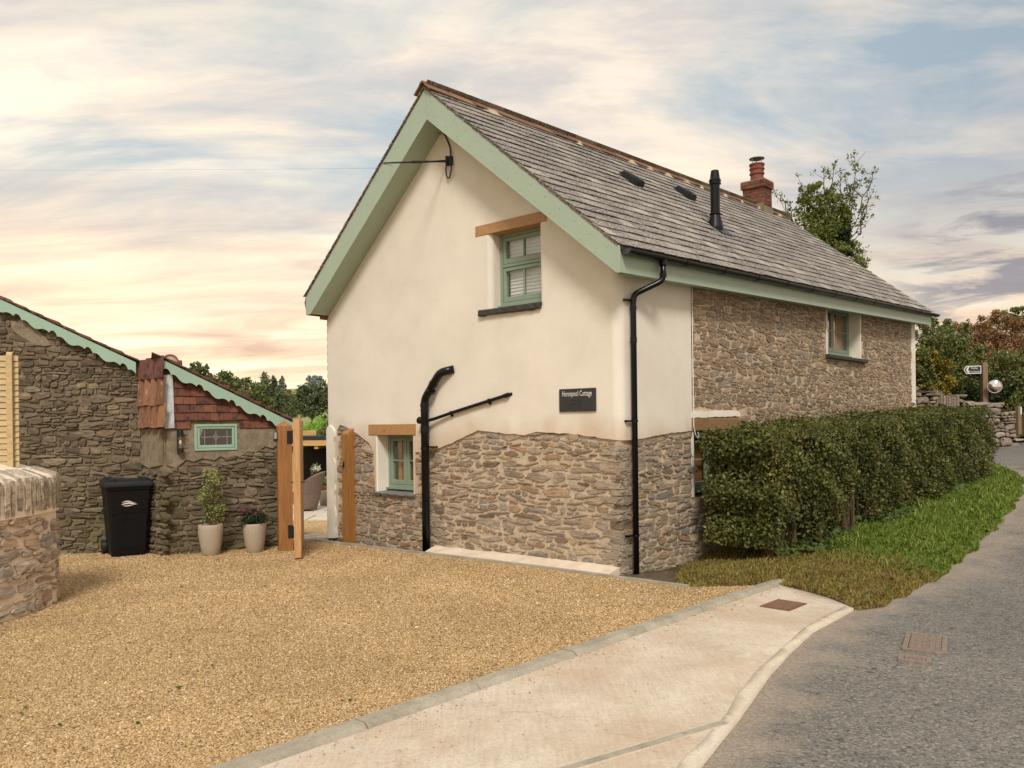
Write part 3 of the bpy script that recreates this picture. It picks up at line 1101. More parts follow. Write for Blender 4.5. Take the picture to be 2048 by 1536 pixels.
road_edge = lambda x, y: max(0.0, 1.0 - seg_dist(x, y, dirt_line) / (0.75 if y < 8.0 else 1.1))
sheet('road', road_poly, M_road, -0.015, 0.3, edge_fn=road_edge)

# grass verge in front of and beyond the hedge
vg_front = [tuple(wld(1.40, -0.02)[:2]), tuple(wld(0.55, -0.42)[:2]), tuple(wld(-0.25, -0.80)[:2]), tuple(wld(-0.25, -0.98)[:2]), gp(1562, 1171), gp(1612, 1183), gp(1660, 1197)] + verge_edge
vg_back = [tuple(wld(10.9, -1.2)[:2]), tuple(wld(10.9, -0.02)[:2])]
verge_poly = vg_front + vg_back


def verge_z(x, y):
    return gz(x, y) + 0.004 + 0.055 * sstep(0.0, 0.45, seg_dist(x, y, vg_front)) + 0.012 * math.sin(x * 5) * math.sin(y * 4.3)


sheet('grass_verge', verge_poly, M_turf, 0.0, 0.2, zfn=verge_z, bumpy=0.008, thick=0.12)
M_earth = rough_mat('bare_earth', ['#4a4033', '#5f5342', '#756752'], 8, 40, 0.03, 0.95, None, 0.45)
sheet('earth_strip', [tuple(wld(-0.24, 0.04)[:2]), tuple(wld(-0.24, -0.9)[:2]), tuple(wld(1.7, -0.4)[:2]), tuple(wld(1.7, 0.05)[:2])], M_earth, -0.012, 0.12, bumpy=0.010)
far_verge = [(far_edge[0][0] - 1.5, far_edge[0][1] - 0.05)] + far_edge + [(fl[0] + 6, fl[1] + 1.2), (fl[0] + 6, fl[1] + 4.0), (far_edge[0][0] - 1.5, far_edge[0][1] + 3.0)]
sheet('far_grass_verge', far_verge, M_turf, 0.04, 0.4, bumpy=0.02)


def verge_z_np(X_, Y_):
    P = np.array(vg_front)
    best = np.full(len(X_), 1e9)
    for (ax, ay), (bx, by) in zip(P[:-1], P[1:]):
        dx, dy = bx - ax, by - ay
        t = np.clip(((X_ - ax) * dx + (Y_ - ay) * dy) / (dx * dx + dy * dy + 1e-9), 0, 1)
        best = np.minimum(best, np.hypot(X_ - ax - t * dx, Y_ - ay - t * dy))
    q = np.clip(best / 0.45, 0, 1)
    g_ = np.array([gz(a, b) for a, b in zip(X_, Y_)])
    return g_ + 0.004 + 0.055 * q * q * (3 - 2 * q) + 0.012 * np.sin(X_ * 5) * np.sin(Y_ * 4.3)


def grass(name, poly, n, zf, hr, seed, dry_fn, wid=0.007):
    rg = np.random.default_rng(seed)
    P = np.array(poly)
    lo, hi = P.min(0), P.max(0)
    tri = tessellate_polygon([[Vector((x, y, 0)) for x, y in poly]])
    T = np.array([[poly[i] for i in t] for t in tri])
    ar = np.abs((T[:, 1, 0] - T[:, 0, 0]) * (T[:, 2, 1] - T[:, 0, 1]) - (T[:, 2, 0] - T[:, 0, 0]) * (T[:, 1, 1] - T[:, 0, 1])) / 2
    # more blades where the ground is close to the camera
    cen = T.mean(1)
    wgt = ar / np.maximum(4.0, np.hypot(cen[:, 0], cen[:, 1])) ** 0.8
    idx = rg.choice(len(T), n, p=wgt / wgt.sum())
    a, b = rg.random(n), rg.random(n)
    fl_ = a + b > 1
    a[fl_], b[fl_] = 1 - a[fl_], 1 - b[fl_]
    XY = T[idx, 0] + (T[idx, 1] - T[idx, 0]) * a[:, None] + (T[idx, 2] - T[idx, 0]) * b[:, None]
    if name == 'grass':      # bare earth close to the house corner
        sq_ = (XY[:, 0] - K[0]) * UR[0] + (XY[:, 1] - K[1]) * UR[1]
        tq_ = (XY[:, 0] - K[0]) * UL[0] + (XY[:, 1] - K[1]) * UL[1]
        ok_ = (sq_ - 0.55 * (-tq_ - 0.75)) > rg.normal(0.2, 0.22, n)
        ok_ |= tq_ < -0.8 - 0.1 * rg.random(n)
        ok_ |= rg.random(n) < 0.10
        XY = XY[ok_]
        n = len(XY)
    Zb = zf(XY[:, 0], XY[:, 1])
    dry0 = np.array([dry_fn(x, y) for x, y in XY])
    clump = 0.6 + 0.8 * (np.sin(XY[:, 0] * 5.3 + np.sin(XY[:, 1] * 3.1) * 2) * np.sin(XY[:, 1] * 4.7 + 1.3) * 0.5 + 0.5)
    H = rg.uniform(*hr, n) * clump * np.where(rg.random(n) < 0.04, 1.8, 1.0)
    H *= 1 - 0.5 * dry0
    an = rg.uniform(0, 6.283, n)
    ln = rg.uniform(0.1, 0.9, n) * H
    wv = wid * rg.uniform(0.6, 1.5, n) * np.maximum(1, np.hypot(XY[:, 0], XY[:, 1]) / 9)
    la = rg.uniform(0, 6.283, n)
    V = np.zeros((n, 5, 3))
    sx, sy = np.cos(an) * wv, np.sin(an) * wv
    lx, ly = np.cos(la) * ln, np.sin(la) * ln
    for k, (f, wd) in enumerate(((0, 1), (0, -1), (0.55, 0.75), (0.55, -0.75), (1, 0))):
        V[:, k, 0] = XY[:, 0] + sx * wd + lx * f * f
        V[:, k, 1] = XY[:, 1] + sy * wd + ly * f * f
        V[:, k, 2] = Zb + H * f * (1 - 0.25 * f * (ln / H))
    o = np.arange(n)[:, None] * 5
    F = np.concatenate([o + np.array([[0, 1, 3]]), o + np.array([[0, 3, 2]]), o + np.array([[2, 3, 4]])], 0)
    dry = np.array([dry_fn(x, y) for x, y in XY])
    ob = fast_mesh(name, V.reshape(-1, 3), F, M_blade, kind='stuff', attr={'dry': np.repeat(dry, 5)})
    return ob


def dry_fn(x, y):
    q = loc((x, y, 0))
    return 1.0 - sstep(1.5, 3.4, q.x - 0.35 * (q.y + 1.0))


grass('grass', verge_poly, 105000, verge_z_np, (0.03, 0.10), 5, dry_fn)
fr_out = []
for i, p in enumerate(verge_edge):
    a, b = verge_edge[max(0, i - 1)], verge_edge[min(len(verge_edge) - 1, i + 1)]
    d = Vector((b[0] - a[0], b[1] - a[1], 0)).normalized()
    w_ = 0.05 + 0.05 * math.sin(i * 0.9) * math.sin(i * 0.37 + 1)
    fr_out.append((p[0] + d.y * w_, p[1] - d.x * w_))
grass('grass_fringe', verge_edge + fr_out[::-1], 5200, lambda x, y: np.array([gz(a, b) for a, b in zip(x, y)]) - 0.012, (0.02, 0.075), 9, dry_fn)
grass('verge_grass', far_verge, 9000, lambda x, y: np.array([gz(a, b) for a, b in zip(x, y)]) + 0.04, (0.05, 0.16), 6, lambda x, y: 0.05, 0.012)

# gravel: loose stone chips over the bed
rg = np.random.default_rng(11)
N = 520000
yy = 3.4 + (13.0 - 3.4) * rg.random(N) ** 1.25
xx = (rg.random(N) * 1.40 - 0.72) * yy
P = np.array(gravel_poly)
msk = np.zeros(N, bool)
j = len(P) - 1
for i in range(len(P)):
    xi, yi = P[i]
    xj, yj = P[j]
    cnd = ((yi > yy) != (yj > yy)) & (xx < (xj - xi) * (yy - yi) / (yj - yi + 1e-12) + xi)
    msk ^= cnd
    j = i
xx, yy = xx[msk], yy[msk]
n = min(len(xx), 290000)
xx, yy = xx[:n], yy[:n]
tt = (xx - K[0]) * UL[0] + (yy - K[1]) * UL[1]
ssv = (xx - K[0]) * UR[0] + (yy - K[1]) * UR[1]
zz = -0.018 * np.clip(tt, 0, 6) - 0.13 * np.exp(-((ssv - 1.5) ** 2) / 1.2) * np.exp(-(tt / 0.9) ** 2)
ns_ = 420                       # a few chips kicked over the kerb on to the concrete
kd_, ko_ = rg.uniform(0.2, 8.5, ns_), 0.08 + rg.exponential(0.16, ns_)
sx_ = KA.x + KD.x * kd_ + KN.x * ko_
sy_ = KA.y + KD.y * kd_ + KN.y * ko_
xx, yy, zz = np.concatenate([xx, sx_]), np.concatenate([yy, sy_]), np.concatenate([zz, np.full(ns_, 0.008)])
n += ns_
sz = rg.uniform(0.0042, 0.0098, n) * np.where(rg.random(n) < 0.06, 1.5, 1.0) * (1 + 0.06 * np.maximum(0, yy - 5))
an = rg.uniform(0, 6.283, n)
V = np.zeros((n, 6, 3))
fl1 = rg.uniform(0.45, 0.9, n)
for k in range(4):
    th = an + k * 1.5708 + rg.uniform(-0.35, 0.35, n)
    rr = sz * (1.0 if k % 2 == 0 else fl1) * rg.uniform(0.8, 1.15, n)
    V[:, k, 0] = xx + np.cos(th) * rr
    V[:, k, 1] = yy + np.sin(th) * rr
    V[:, k, 2] = zz + sz * rg.uniform(-0.1, 0.55, n)
V[:, 4, 0] = xx + sz * rg.uniform(-0.35, 0.35, n)
V[:, 4, 1] = yy + sz * rg.uniform(-0.35, 0.35, n)
V[:, 4, 2] = zz + sz * rg.uniform(0.5, 1.15, n)
V = V[:, :5]
o = np.arange(n)[:, None] * 5
F = np.concatenate([o + np.array([[k, (k + 1) % 4, 4]]) for k in range(4)], 0)
fast_mesh('gravel', V.reshape(-1, 3), F, M_chip, kind='stuff')

# kerb of long dressed stones
kerb = thing('kerb', tuple(KA), 'long grey kerb of dressed stones between gravel and concrete apron', 'kerb')
d0 = 0.0
rk = random.Random(3)
while d0 < 9.6:
    ln = rk.uniform(0.8, 1.0)
    mb = MB()

    def PK(u, v, w):
        p = KA + KD * u + KN * v
        return (p.x, p.y, gz(p.x, p.y) + w)
    zt = 0.030 + rk.uniform(-0.004, 0.004)
    a0, a1 = d0 + 0.004, min(d0 + ln, 9.6) - 0.004
    prof = [(-0.075, -0.1), (-0.075, zt - 0.012), (-0.063, zt), (0.03, zt + 0.002), (0.06, zt - 0.022), (0.072, zt - 0.028), (0.072, -0.1)]
    mb.add([PK(a0, *q) for q in prof] + [PK((a0 + a1) / 2, q[0] + rk.uniform(-0.002, 0.002), q[1]) for q in prof] + [PK(a1, *q) for q in prof],
           [tuple(range(7)), tuple(range(20, 13, -1))] + [(b * 7 + i, b * 7 + (i + 1) % 7, (b + 1) * 7 + (i + 1) % 7, (b + 1) * 7 + i) for b in (0, 1) for i in range(7)])
    mb.build('kerb_stone', M_kerb, kerb, recalc=True)
    d0 += ln

# thin edging strip at the foot of the gable
edging = thing('edging_strip', tuple(wld(-0.29, 5.4)), 'thin grey edging strip along the foot of the cottage gable', 'edging')
PE = lambda u, v, w: tuple(wld(-0.29 + w, u, gz(*wld(-0.29, u)[:2]) + v))
for a, b in ((-1.0, 0.55), (0.556, 2.3), (2.306, 4.1), (4.106, 5.48)):
    MB().fbox(PE, a, b, -0.1, 0.028, -0.03, 0.03).build('edging_piece', M_kerb, edging, recalc=True)

# drain strip across the apron mouth
dA, dB = Vector((*gp(1476, 1440), 0)), Vector((*gp(1150, 1536), 0))
dd = (dB - dA).normalized()
dn = Vector((-dd.y, dd.x, 0))
dr = thing('drain_channel', tuple(dA), 'narrow grey drainage channel set across the pale concrete apron', 'drain')
mb = MB()
PD = lambda u, v, w: tuple(dA + dd * u + dn * w + Vector((0, 0, gz(*(dA + dd * u)[:2]) + v)))
mb.fbox(PD, 0.10, 2.9, -0.05, 0.012, -0.035, -0.028)
mb.fbox(PD, 0.10, 2.9, -0.05, 0.012, 0.028, 0.035)
mb.build('channel_edge', M_lip, dr, recalc=True)
MB().fbox(PD, 0.10, 2.9, -0.05, 0.0105, -0.027, 0.027).build('channel_cover', M_kerb, dr, recalc=True)


def ground_quad_frame(c, d):
    """frame on the ground at c with direction d"""
    c = Vector((c[0], c[1], 0))
    d = Vector((d[0], d[1], 0)).normalized()
    e = Vector((-d.y, d.x, 0))

    def P(u, v, w):
        p = c + d * u + e * v
        return (p.x, p.y, gz(p.x, p.y) + w)
    return P


def cover(name, px, hu, hv, d, z0, mat, label, cells):
    c = gp(*px)
    t = thing(name, (c[0], c[1], gz(*c)), label, 'manhole cover')
    P = ground_quad_frame(c, d)
    mb = MB()
    fw = 0.035
    for u0, u1, v0, v1 in ((-hu, hu, -hv, -hv + fw), (-hu, hu, hv - fw, hv), (-hu, -hu + fw, -hv + fw, hv - fw), (hu - fw, hu, -hv + fw, hv - fw)):
        mb.hexa([P(u0, v0, -0.03), P(u1, v0, -0.03), P(u1, v1, -0.03), P(u0, v1, -0.03), P(u0, v0, z0), P(u1, v0, z0), P(u1, v1, z0), P(u0, v1, z0)])
    mb.build('rim', mat, t, recalc=True)
    mb = MB()
    u0, u1, v0, v1 = -hu + fw + 0.004, hu - fw - 0.004, -hv + fw + 0.004, hv - fw - 0.004
    mb.hexa([P(u0, v0, -0.03), P(u1, v0, -0.03), P(u1, v1, -0.03), P(u0, v1, -0.03), P(u0, v0, z0 - 0.004), P(u1, v0, z0 - 0.004), P(u1, v1, z0 - 0.004), P(u0, v1, z0 - 0.004)])
    nu, nv = cells
    for i in range(nu):
        for k in range(nv):
            if nu > 4 and 2 <= k < nv - 2 and 2 <= i < nu - 2 and i % 2:
                continue
            a, b = u0 + (u1 - u0) * (i + 0.15) / nu, u0 + (u1 - u0) * (i + 0.85) / nu
            e, f = v0 + (v1 - v0) * (k + 0.15) / nv, v0 + (v1 - v0) * (k + 0.85) / nv
            mb.hexa([P(a, e, z0 - 0.005), P(b, e, z0 - 0.005), P(b, f, z0 - 0.005), P(a, f, z0 - 0.005), P(a, e, z0 + 0.002), P(b, e, z0 + 0.002), P(b, f, z0 + 0.002), P(a, f, z0 + 0.002)])
    mb.build('lid', mat, t, recalc=True)
    return t


cover('manhole_cover', (1851, 1285), 0.145, 0.27, (0.87, -0.49), 0.006, M_iron, 'larger brown patterned iron cover set in the grey lane', (5, 10))
cover('stopcock_cover', (1830, 1318), 0.105, 0.075, (0.87, -0.49), 0.006, M_iron, 'small brown iron cover in the lane beside the larger one', (5, 2))
c = gp(1567, 1212)
t = thing('access_cover', (c[0], c[1], gz(*c)), 'rusty brown rectangular plate set in the concrete apron near the grass', 'manhole cover')
P = ground_quad_frame(c, KD)
mb = MB()
mb.hexa([P(-0.17, -0.12, -0.02), P(0.17, -0.12, -0.02), P(0.17, 0.12, -0.02), P(-0.17, 0.12, -0.02), P(-0.17, -0.12, 0.016), P(0.17, -0.12, 0.016), P(0.17, 0.12, 0.016), P(-0.17, 0.12, 0.016)])
mb.build('plate', M_rust, t, recalc=True)
mb = MB()
for u0, u1, v0, v1 in ((-0.19, 0.19, -0.14, -0.124), (-0.19, 0.19, 0.124, 0.14), (-0.19, -0.174, -0.124, 0.124), (0.174, 0.19, -0.124, 0.124)):
    mb.hexa([P(u0, v0, -0.02), P(u1, v0, -0.02), P(u1, v1, -0.02), P(u0, v1, -0.02), P(u0, v0, 0.013), P(u1, v0, 0.013), P(u1, v1, 0.013), P(u0, v1, 0.013)])
mb.build('rim', M_rust, t, recalc=True)

# ------------------------------------------------------------------ the cottage (local frame: x = along the lane side, y = along the gable, z)
cot = bpy.data.objects.new('cottage', None)
C.objects.link(cot)
cot.matrix_world = Matrix.Translation((K[0], K[1], 0)) @ Matrix.Rotation(AZ, 4, 'Z')
ORIG[cot.name] = Vector((0, 0, 0))
tag(cot, 'two storey cream and stone cottage with slate roof and sage green bargeboards', 'cottage')
RISE = 0.036
GW, SL = 5.46, 11.55
PG = lambda u, v, n=0.0: (-n, u, v)
PS = lambda u, v, n=0.0: (u, -n, v)

# openings: (u0, u1, z0, z1)
W_UP = (1.14, 1.93, 3.16, 4.13)
W_LOW = (3.48, 4.27, 0.70, 1.54)
W_SUP = (6.36, 8.00, 2.80, 3.70)
W_SLOW = (1.66, 2.90, 0.72, 1.56)
rect = lambda w, g=0.0: [(w[0] - g, w[2] - g), (w[1] + g, w[2] - g), (w[1] + g, w[3] + g), (w[0] - g, w[3] + g)]
gw = MB()
gw.prism([[(0.03, -0.4), (GW, -0.4), (GW, 3.57), (2.77, 5.95), (0.03, 3.62)], rect(W_UP, 0.075), rect(W_LOW, 0.03)], PG, -0.34, -0.006)
gable = gw.build('gable_wall', M_mortar, cot, recalc=True)
sw = MB()
sw.prism([[(0.36, -0.6), (SL, -0.6), (SL, 3.72 + RISE * SL), (0.36, 3.72)], rect(W_SUP, 0.02), rect(W_SLOW, 0.02)], PS, -0.34, -0.006)
sidew = sw.build('side_wall', M_mortar_side, cot, recalc=True)
mb = MB().box(0.013, 0.37, 0.013, 0.345, -0.6, 3.6)
mb.build('corner_wall', M_mortar, cot)
MB().box(0.34, SL, GW - 0.3, GW - 0.01, -0.6, 3.55).build('rear_wall', M_mortar, cot)
mb = MB()
mb.prism([[(0.0, -0.5), (GW, -0.5), (GW, 3.6), (2.77, 6.0), (0, 3.6)]], lambda u, v, n=0.0: (SL + n, u, v + RISE * SL * sstep(0, 3, v)), -0.3, 0.0)
mb.build('end_wall', M_mortar, cot, recalc=True)

# lime render: one sheet wrapped round the rounded corner
CR = 0.09
CA = CR * math.pi / 4
TW = lambda t: t - (CR - CA)


def PR(w, z, n):
    if w > CA:
        return (-n, w + CR - CA, z)
    if w < -CA:
        return (-w + CR - CA, -n, z)
    f = R(225) - w / CR
    return (CR + (CR + n) * math.cos(f), CR + (CR + n) * math.sin(f), z)


rr = random.Random(8)


def wavy(pts, amp=0.008, step=0.07):
    o = []
    for (a, b), (c, d) in zip(pts[:-1], pts[1:]):
        L = math.hypot(c - a, d - b)
        m = max(1, int(L / step))
        for i in range(m):
            f = i / m
            o.append((a + (c - a) * f + rr.uniform(-amp, amp), b + (d - b) * f + rr.uniform(-amp, amp)))
    o.append(pts[-1])
    return o


low_px = [(676, 1072), (678, 1010), (674, 960), (678, 900), (676, 862), (682, 850), (700, 857), (722, 872), (740, 886), (750, 905), (753, 985)]
low_px2 = [(829, 985), (832, 905), (845, 903), (868, 901), (885, 895), (905, 886), (925, 876), (945, 866), (958, 861), (985, 863), (1020, 868), (1050, 870), (1075, 864), (1100, 866), (1140, 868), (1180, 872), (1215, 878), (1240, 881)]
side_px = [(1268, 880), (1300, 873), (1340, 866), (1378, 862)]
lowA = [on_gable(*p) for p in low_px]
lowA[0] = (lowA[0][0], -0.05)
lowA[-1] = (4.325, 0.665)
lowB = [on_gable(*p) for p in low_px2]
lowB[0] = (3.445, 0.665)
lowC = [on_side(*p) for p in side_px]
lowC[-1] = (1.60, lowC[-1][1])
outl = [(TW(GW + 0.0), 3.56), (TW(GW), -0.05)] + wavy([(TW(a), b) for a, b in lowA]) + wavy([(TW(a), b) for a, b in lowB]) + wavy([(-TW(a), b) for a, b in lowC], 0.006)
outl += [(-TW(1.60), 3.70), (0.0, 3.62), (TW(2.77), 5.96)]
holes = [[(TW(u), v) for u, v in rect(W_UP, 0.07)], [(TW(u), v) for u, v in rect(W_LOW, 0.018)]]
tri = tessellate_polygon([[Vector((u, v, 0)) for u, v in l] for l in [outl] + holes])
flat = [q for l in [outl] + holes for q in l]
bm = bmesh.new()
bv = [bm.verts.new((u, v, 0)) for u, v in flat]
for tr_ in tri:
    try:
        bm.faces.new([bv[i] for i in tr_])
    except ValueError:
        pass
for q in [-CA + 2 * CA * i / 8 for i in range(9)]:
    bmesh.ops.bisect_plane(bm, geom=bm.verts[:] + bm.edges[:] + bm.faces[:], plane_co=(q, 0, 0), plane_no=(1, 0, 0), dist=1e-6)
bmesh.ops.remove_doubles(bm, verts=bm.verts[:], dist=1e-5)
be = [(e.verts[0].co.copy(), e.verts[1].co.copy()) for e in bm.edges if e.is_boundary]
RN = 0.022
bm.verts.index_update()
vs = [PR(v.co.x, v.co.y, RN) for v in bm.verts]
fs = [tuple(v.index for v in f.verts) for f in bm.faces]
nb = len(vs)
for a, b in be:
    i = len(vs)
    vs += [PR(a.x, a.y, RN), PR(b.x, b.y, RN), PR(b.x, b.y, -0.03), PR(a.x, a.y, -0.03)]
    fs.append((i, i + 1, i + 2, i + 3))
bm.free()
render = mesh_obj('render', vs, fs, M_render, gable, recalc=True)
me = render.data
me.polygons.foreach_set('use_smooth', [True] * len(me.polygons))
nrm = []
for i, v in enumerate(vs):
    x_, y_ = v[0], v[1]
    if i >= nb:
        nrm.append((0.0, 0.0, 0.0))
    elif x_ < CR and y_ < CR:
        nrm.append(tuple(Vector((x_ - CR, y_ - CR, 0)).normalized()))
    elif y_ >= CR:
        nrm.append((-1.0, 0.0, 0.0))
    else:
        nrm.append((0.0, -1.0, 0.0))
me.normals_split_custom_set_from_vertices(nrm)


def reveal(name, w, g, depth, P, mat, parent, n0=RN, rad=0.07):
    rings = []
    K_ = 6
    for k in range(K_ + 1):
        a = k / K_ * math.pi / 2
        rings.append((g - rad * math.sin(a) if False else g * (1 - math.sin(a)), n0 - rad * (1 - math.cos(a))))
    rings.append((0.0, -depth))
    mb = MB()
    vs = []
    for gg, nn in rings:
        vs += [P(u, v, nn) for u, v in rect(w, gg)]
    fs = []
    for r_ in range(len(rings) - 1):
        for i in range(4):
            j = (i + 1) % 4
            fs.append((r_ * 4 + i, r_ * 4 + j, r_ * 4 + 4 + j, r_ * 4 + 4 + i))
    mb.add(vs, fs)
    return mb.build(name, mat, parent)


reveal('window_reveal', W_UP, 0.07, 0.26, PG, M_render, gable)
reveal('window_reveal', W_LOW, 0.018, 0.30, PG, M_white, gable, RN, 0.02)
# pale reveal surrounds of the lane-side windows
mb = MB()
for (w, d) in ((W_SUP, 0.30), (W_SLOW, 0.25)):
    for a, b in ((w[0] - 0.06, w[0]), (w[1], w[1] + 0.05)):
        L0 = []
        nn = 12
        for i in range(nn + 1):
            z = w[2] + (w[3] + 0.1 - w[2]) * i / nn
            L0.append((z, rr.uniform(-0.008, 0.012)))
        inner = b if a < w[0] else a
        outer = a if a < w[0] else b
        vs, fs = [], []
        for z, jt in L0:
            o = outer + jt * (-1 if a < w[0] else 1)
            vs += [PS(o, z, 0.0), PS(o, z, 0.012), PS(inner, z, 0.010), PS(inner, z, -d)]
        for i in range(nn):
            for k in range(3):
                fs.append((i * 4 + k, i * 4 + k + 1, i * 4 + 5 + k, i * 4 + 4 + k))
        MB().add(vs, fs).build('window_reveal', M_white, sidew)
# plaster patch above the low oak lintel on the lane side, and the pale end strip
up = [on_side(*p) for p in ((1380, 836), (1478, 832), (1474, 822), (1440, 821), (1410, 823), (1388, 822), (1380, 826))]
MB().prism([wavy(up + [up[0]], 0.006, 0.06)[:-1]], PS, -0.02, 0.028).build('plaster_patch', M_white, sidew, recalc=True)
mb = MB()
L0 = [(SL - 0.26 + rr.uniform(-0.03, 0.03), 1.4 + 2.75 * i / 14) for i in range(15)]
mb.prism([[(SL + 0.01, 1.4)] + [(SL + 0.01, 4.12)] + L0[::-1]], PS, -0.02, 0.02)
mb.build('end_render_strip', M_white, sidew, recalc=True)

rw = random.Random(4)
edge_ = [(5.275 + rw.uniform(-0.02, 0.03), -0.06 + 1.66 * i / 20) for i in range(21)]
pil = [(5.475, -0.08)] + [(5.475, 1.60), (5.455, 1.66), (5.40, 1.69), (5.33, 1.66)] + edge_[::-1]
MB().prism([pil], PG, 0.0, 0.055).build('whitewashed_edge', M_white, gable, recalc=True)

# stones of both faces
masonry = []
rs = random.Random(21)
bndG = [(a, b) for a, b in lowA] + [(a, b) for a, b in lowB]
gable_region = [(5.30, -0.15)] + lowA[1:] + lowB + [(0.0, 1.42), (0.0, -0.15)]
ledge_top = lambda u: 0.08 if 0.0 < u < 3.05 else -0.2


def in_gable(u, v):
    return in_poly((u, v), gable_region) and v > ledge_top(u) - 0.04


hw = [(W_LOW[0] - 0.04, W_LOW[1] + 0.06, W_LOW[2] - 0.06, W_LOW[3] + 0.1)]
# heavily pointed right part, tighter and darker left part
for pts in rubble(rs, 0.0, 3.12, -0.05, 1.5, (0.032, 0.085), (2.4, 6.5), 0.017, 0.030, in_gable, hw, (0.35, 1.0), 1.3):
    masonry.append((PG, pts, 0.012, M_stone_gable, gable, 'g'))
for pts in rubble(rs, 3.10, 5.26, -0.12, 1.62, (0.028, 0.07), (2.6, 6.5), 0.006, 0.026, in_gable, hw, (0.3, 0.9), 1.1):
    masonry.append((PG, pts, 0.013, M_stone_gable, gable, 'g'))
side_low = [(0.0, -0.5), (1.66, -0.5), (1.66, 1.50)] + lowC[::-1] + [(0.0, 1.40)]
for pts in rubble(rs, 0.02, 3.4, -0.45, 1.58, (0.03, 0.08), (2.4, 6.0), 0.006, 0.026, lambda u, v: in_poly((u, v), side_low) or (1.5 < u < 3.4 and v < 0.66), (), (0.3, 0.9), 1.1):
    masonry.append((PS, pts, 0.013, M_stone_gable, sidew, 's'))


def in_side(u, v):
    if not (1.62 < u < SL - 0.02) or v > 3.5 + RISE * u or v < 1.30:
        return False
    for w in (W_SUP, W_SLOW):
        if w[0] - 0.10 < u < w[1] + 0.10 and w[2] - 0.10 < v < w[3] + 0.3:
            return False
    if u < 3.0 and v < 1.85:
        return False
    return True


hs = [(W_SUP[0] - 0.08, W_SUP[1] + 0.07, W_SUP[2] - 0.08, 4.2), (1.5, 3.0, 0.5, 1.83)]
for pts in rubble(rs, 1.62, SL, 1.30, 4.0, (0.028, 0.064), (2.8, 7.0), 0.0055, 0.024, in_side, hs, (0.28, 0.85), 0.9):
    masonry.append((PS, pts, 0.009, M_stone_side, sidew, 's'))


slv = MB()
for i in range(620):
    u_, v_ = rs.uniform(0.02, 5.2), rs.uniform(-0.02, 1.6)
    if not in_gable(u_, v_) or (hw[0][0] - 0.1 < u_ < hw[0][1] + 0.1 and hw[0][2] < v_ < hw[0][3]):
        continue
    a_, b_, tl_ = rs.uniform(0.015, 0.06), rs.uniform(0.004, 0.011), rs.uniform(-0.3, 0.3)
    pp_ = [(u_ + a_ * math.cos(k * 0.7854) * rs.uniform(0.7, 1.1), v_ + b_ * math.sin(k * 0.7854) * rs.uniform(0.6, 1.2) + tl_ * a_ * math.cos(k * 0.7854)) for k in range(8)]
    slv.add(*stone_geo(rs, PG, pp_, 0.004, -0.01))
slv.build('stone_slivers', M_stone_gable, gable, kind='stuff')


def score(it):
    P_, pts, pr, m, par, fc = it
    cu, cv = sum(p[0] for p in pts) / len(pts), sum(p[1] for p in pts) / len(pts)
    q = P_(cu, cv, 0)
    w = wld(q[0], q[1], q[2])
    nrm = Vector((UR[0], UR[1], 0)) if fc == 'g' else Vector((UL[0], UL[1], 0))
    vd = Vector((w.x, w.y, 0))
    return poly_area(pts) * abs(vd.normalized().dot(nrm)) / vd.length_squared


masonry.sort(key=score, reverse=True)
rest = {}
for i, (P_, pts, pr, m, par, fc) in enumerate(masonry):
    vs, fs = stone_geo(rs, P_, pts, pr)
    if i < 300:
        mesh_obj('stone', vs, fs, m, par, origin='mid')
    else:
        rest.setdefault((par.name, m.name), (par, m, MB()))[2].add(vs, fs)
for par, m, mb in rest.values():
    mb.build('small_stones', m, par, kind='stuff')

# corner stones, long and short alternately
z_ = -0.10
k = 0
while z_ < 1.34:
    h_ = rs.uniform(0.055, 0.125)
    la, lb_ = (rs.uniform(0.22, 0.34), rs.uniform(0.09, 0.14)) if k % 2 else (rs.uniform(0.09, 0.14), rs.uniform(0.2, 0.36))
    jt = lambda q=0.008: rs.uniform(-q, q)
    o_ = rs.uniform(0.004, 0.016)
    a_, b_ = z_ + 0.006, z_ + h_ - 0.006
    pts_ = [(-o_ + jt(0.004), la + jt()), (-o_ + jt(0.004), 0.03 + jt()), (0.004 + jt(), -0.004 + jt()), (0.03 + jt(), -o_ + jt(0.004)), (lb_ + jt(), -o_ + jt(0.004))]
    vv = [(x + jt(0.003), y, a_ + jt()) for x, y in pts_] + [(x + jt(0.003), y + jt(0.01), b_ + jt()) for x, y in pts_]
    vv += [(0.05, la, a_), (lb_, 0.05, a_), (0.05, la, b_), (lb_, 0.05, b_)]
    ff = [(i, i + 1, 6 + i, 5 + i) for i in range(4)] + [(5, 6, 7, 8, 9, 13, 12), (0, 10, 11, 4, 3, 2, 1), (0, 5, 12, 10), (4, 11, 13, 9)]
    mesh_obj('corner_stone', vv, ff, M_stone_gable, gable, origin='mid', recalc=True)
    z_ += h_
    k += 1

# concrete haunch at the foot of the gable
mb = MB()
nseg = 14
vs, fs = [], []
for i in range(nseg + 1):
    u = 0.02 + 3.02 * i / nseg
    g0 = gz(*wld(-0.2, u)[:2])
    j = rr.uniform(-0.012, 0.012)
    vs += [(-0.0, u, g0 - 0.1), (-0.0, u, g0 + 0.075 + j), (-0.05, u, g0 + 0.066 + j), (-0.215 + j, u, g0 + 0.022), (-0.235 + j, u, g0 - 0.1)]
for i in range(nseg):
    for k in range(4):
        fs.append((i * 5 + k, i * 5 + k + 1, i * 5 + 6 + k, i * 5 + 5 + k))
fs += [(0, 1, 2, 3, 4), tuple(range(nseg * 5 + 4, nseg * 5 - 1, -1))]
mb.add(vs, fs).build('concrete_haunch', M_ledge, gable, recalc=True)


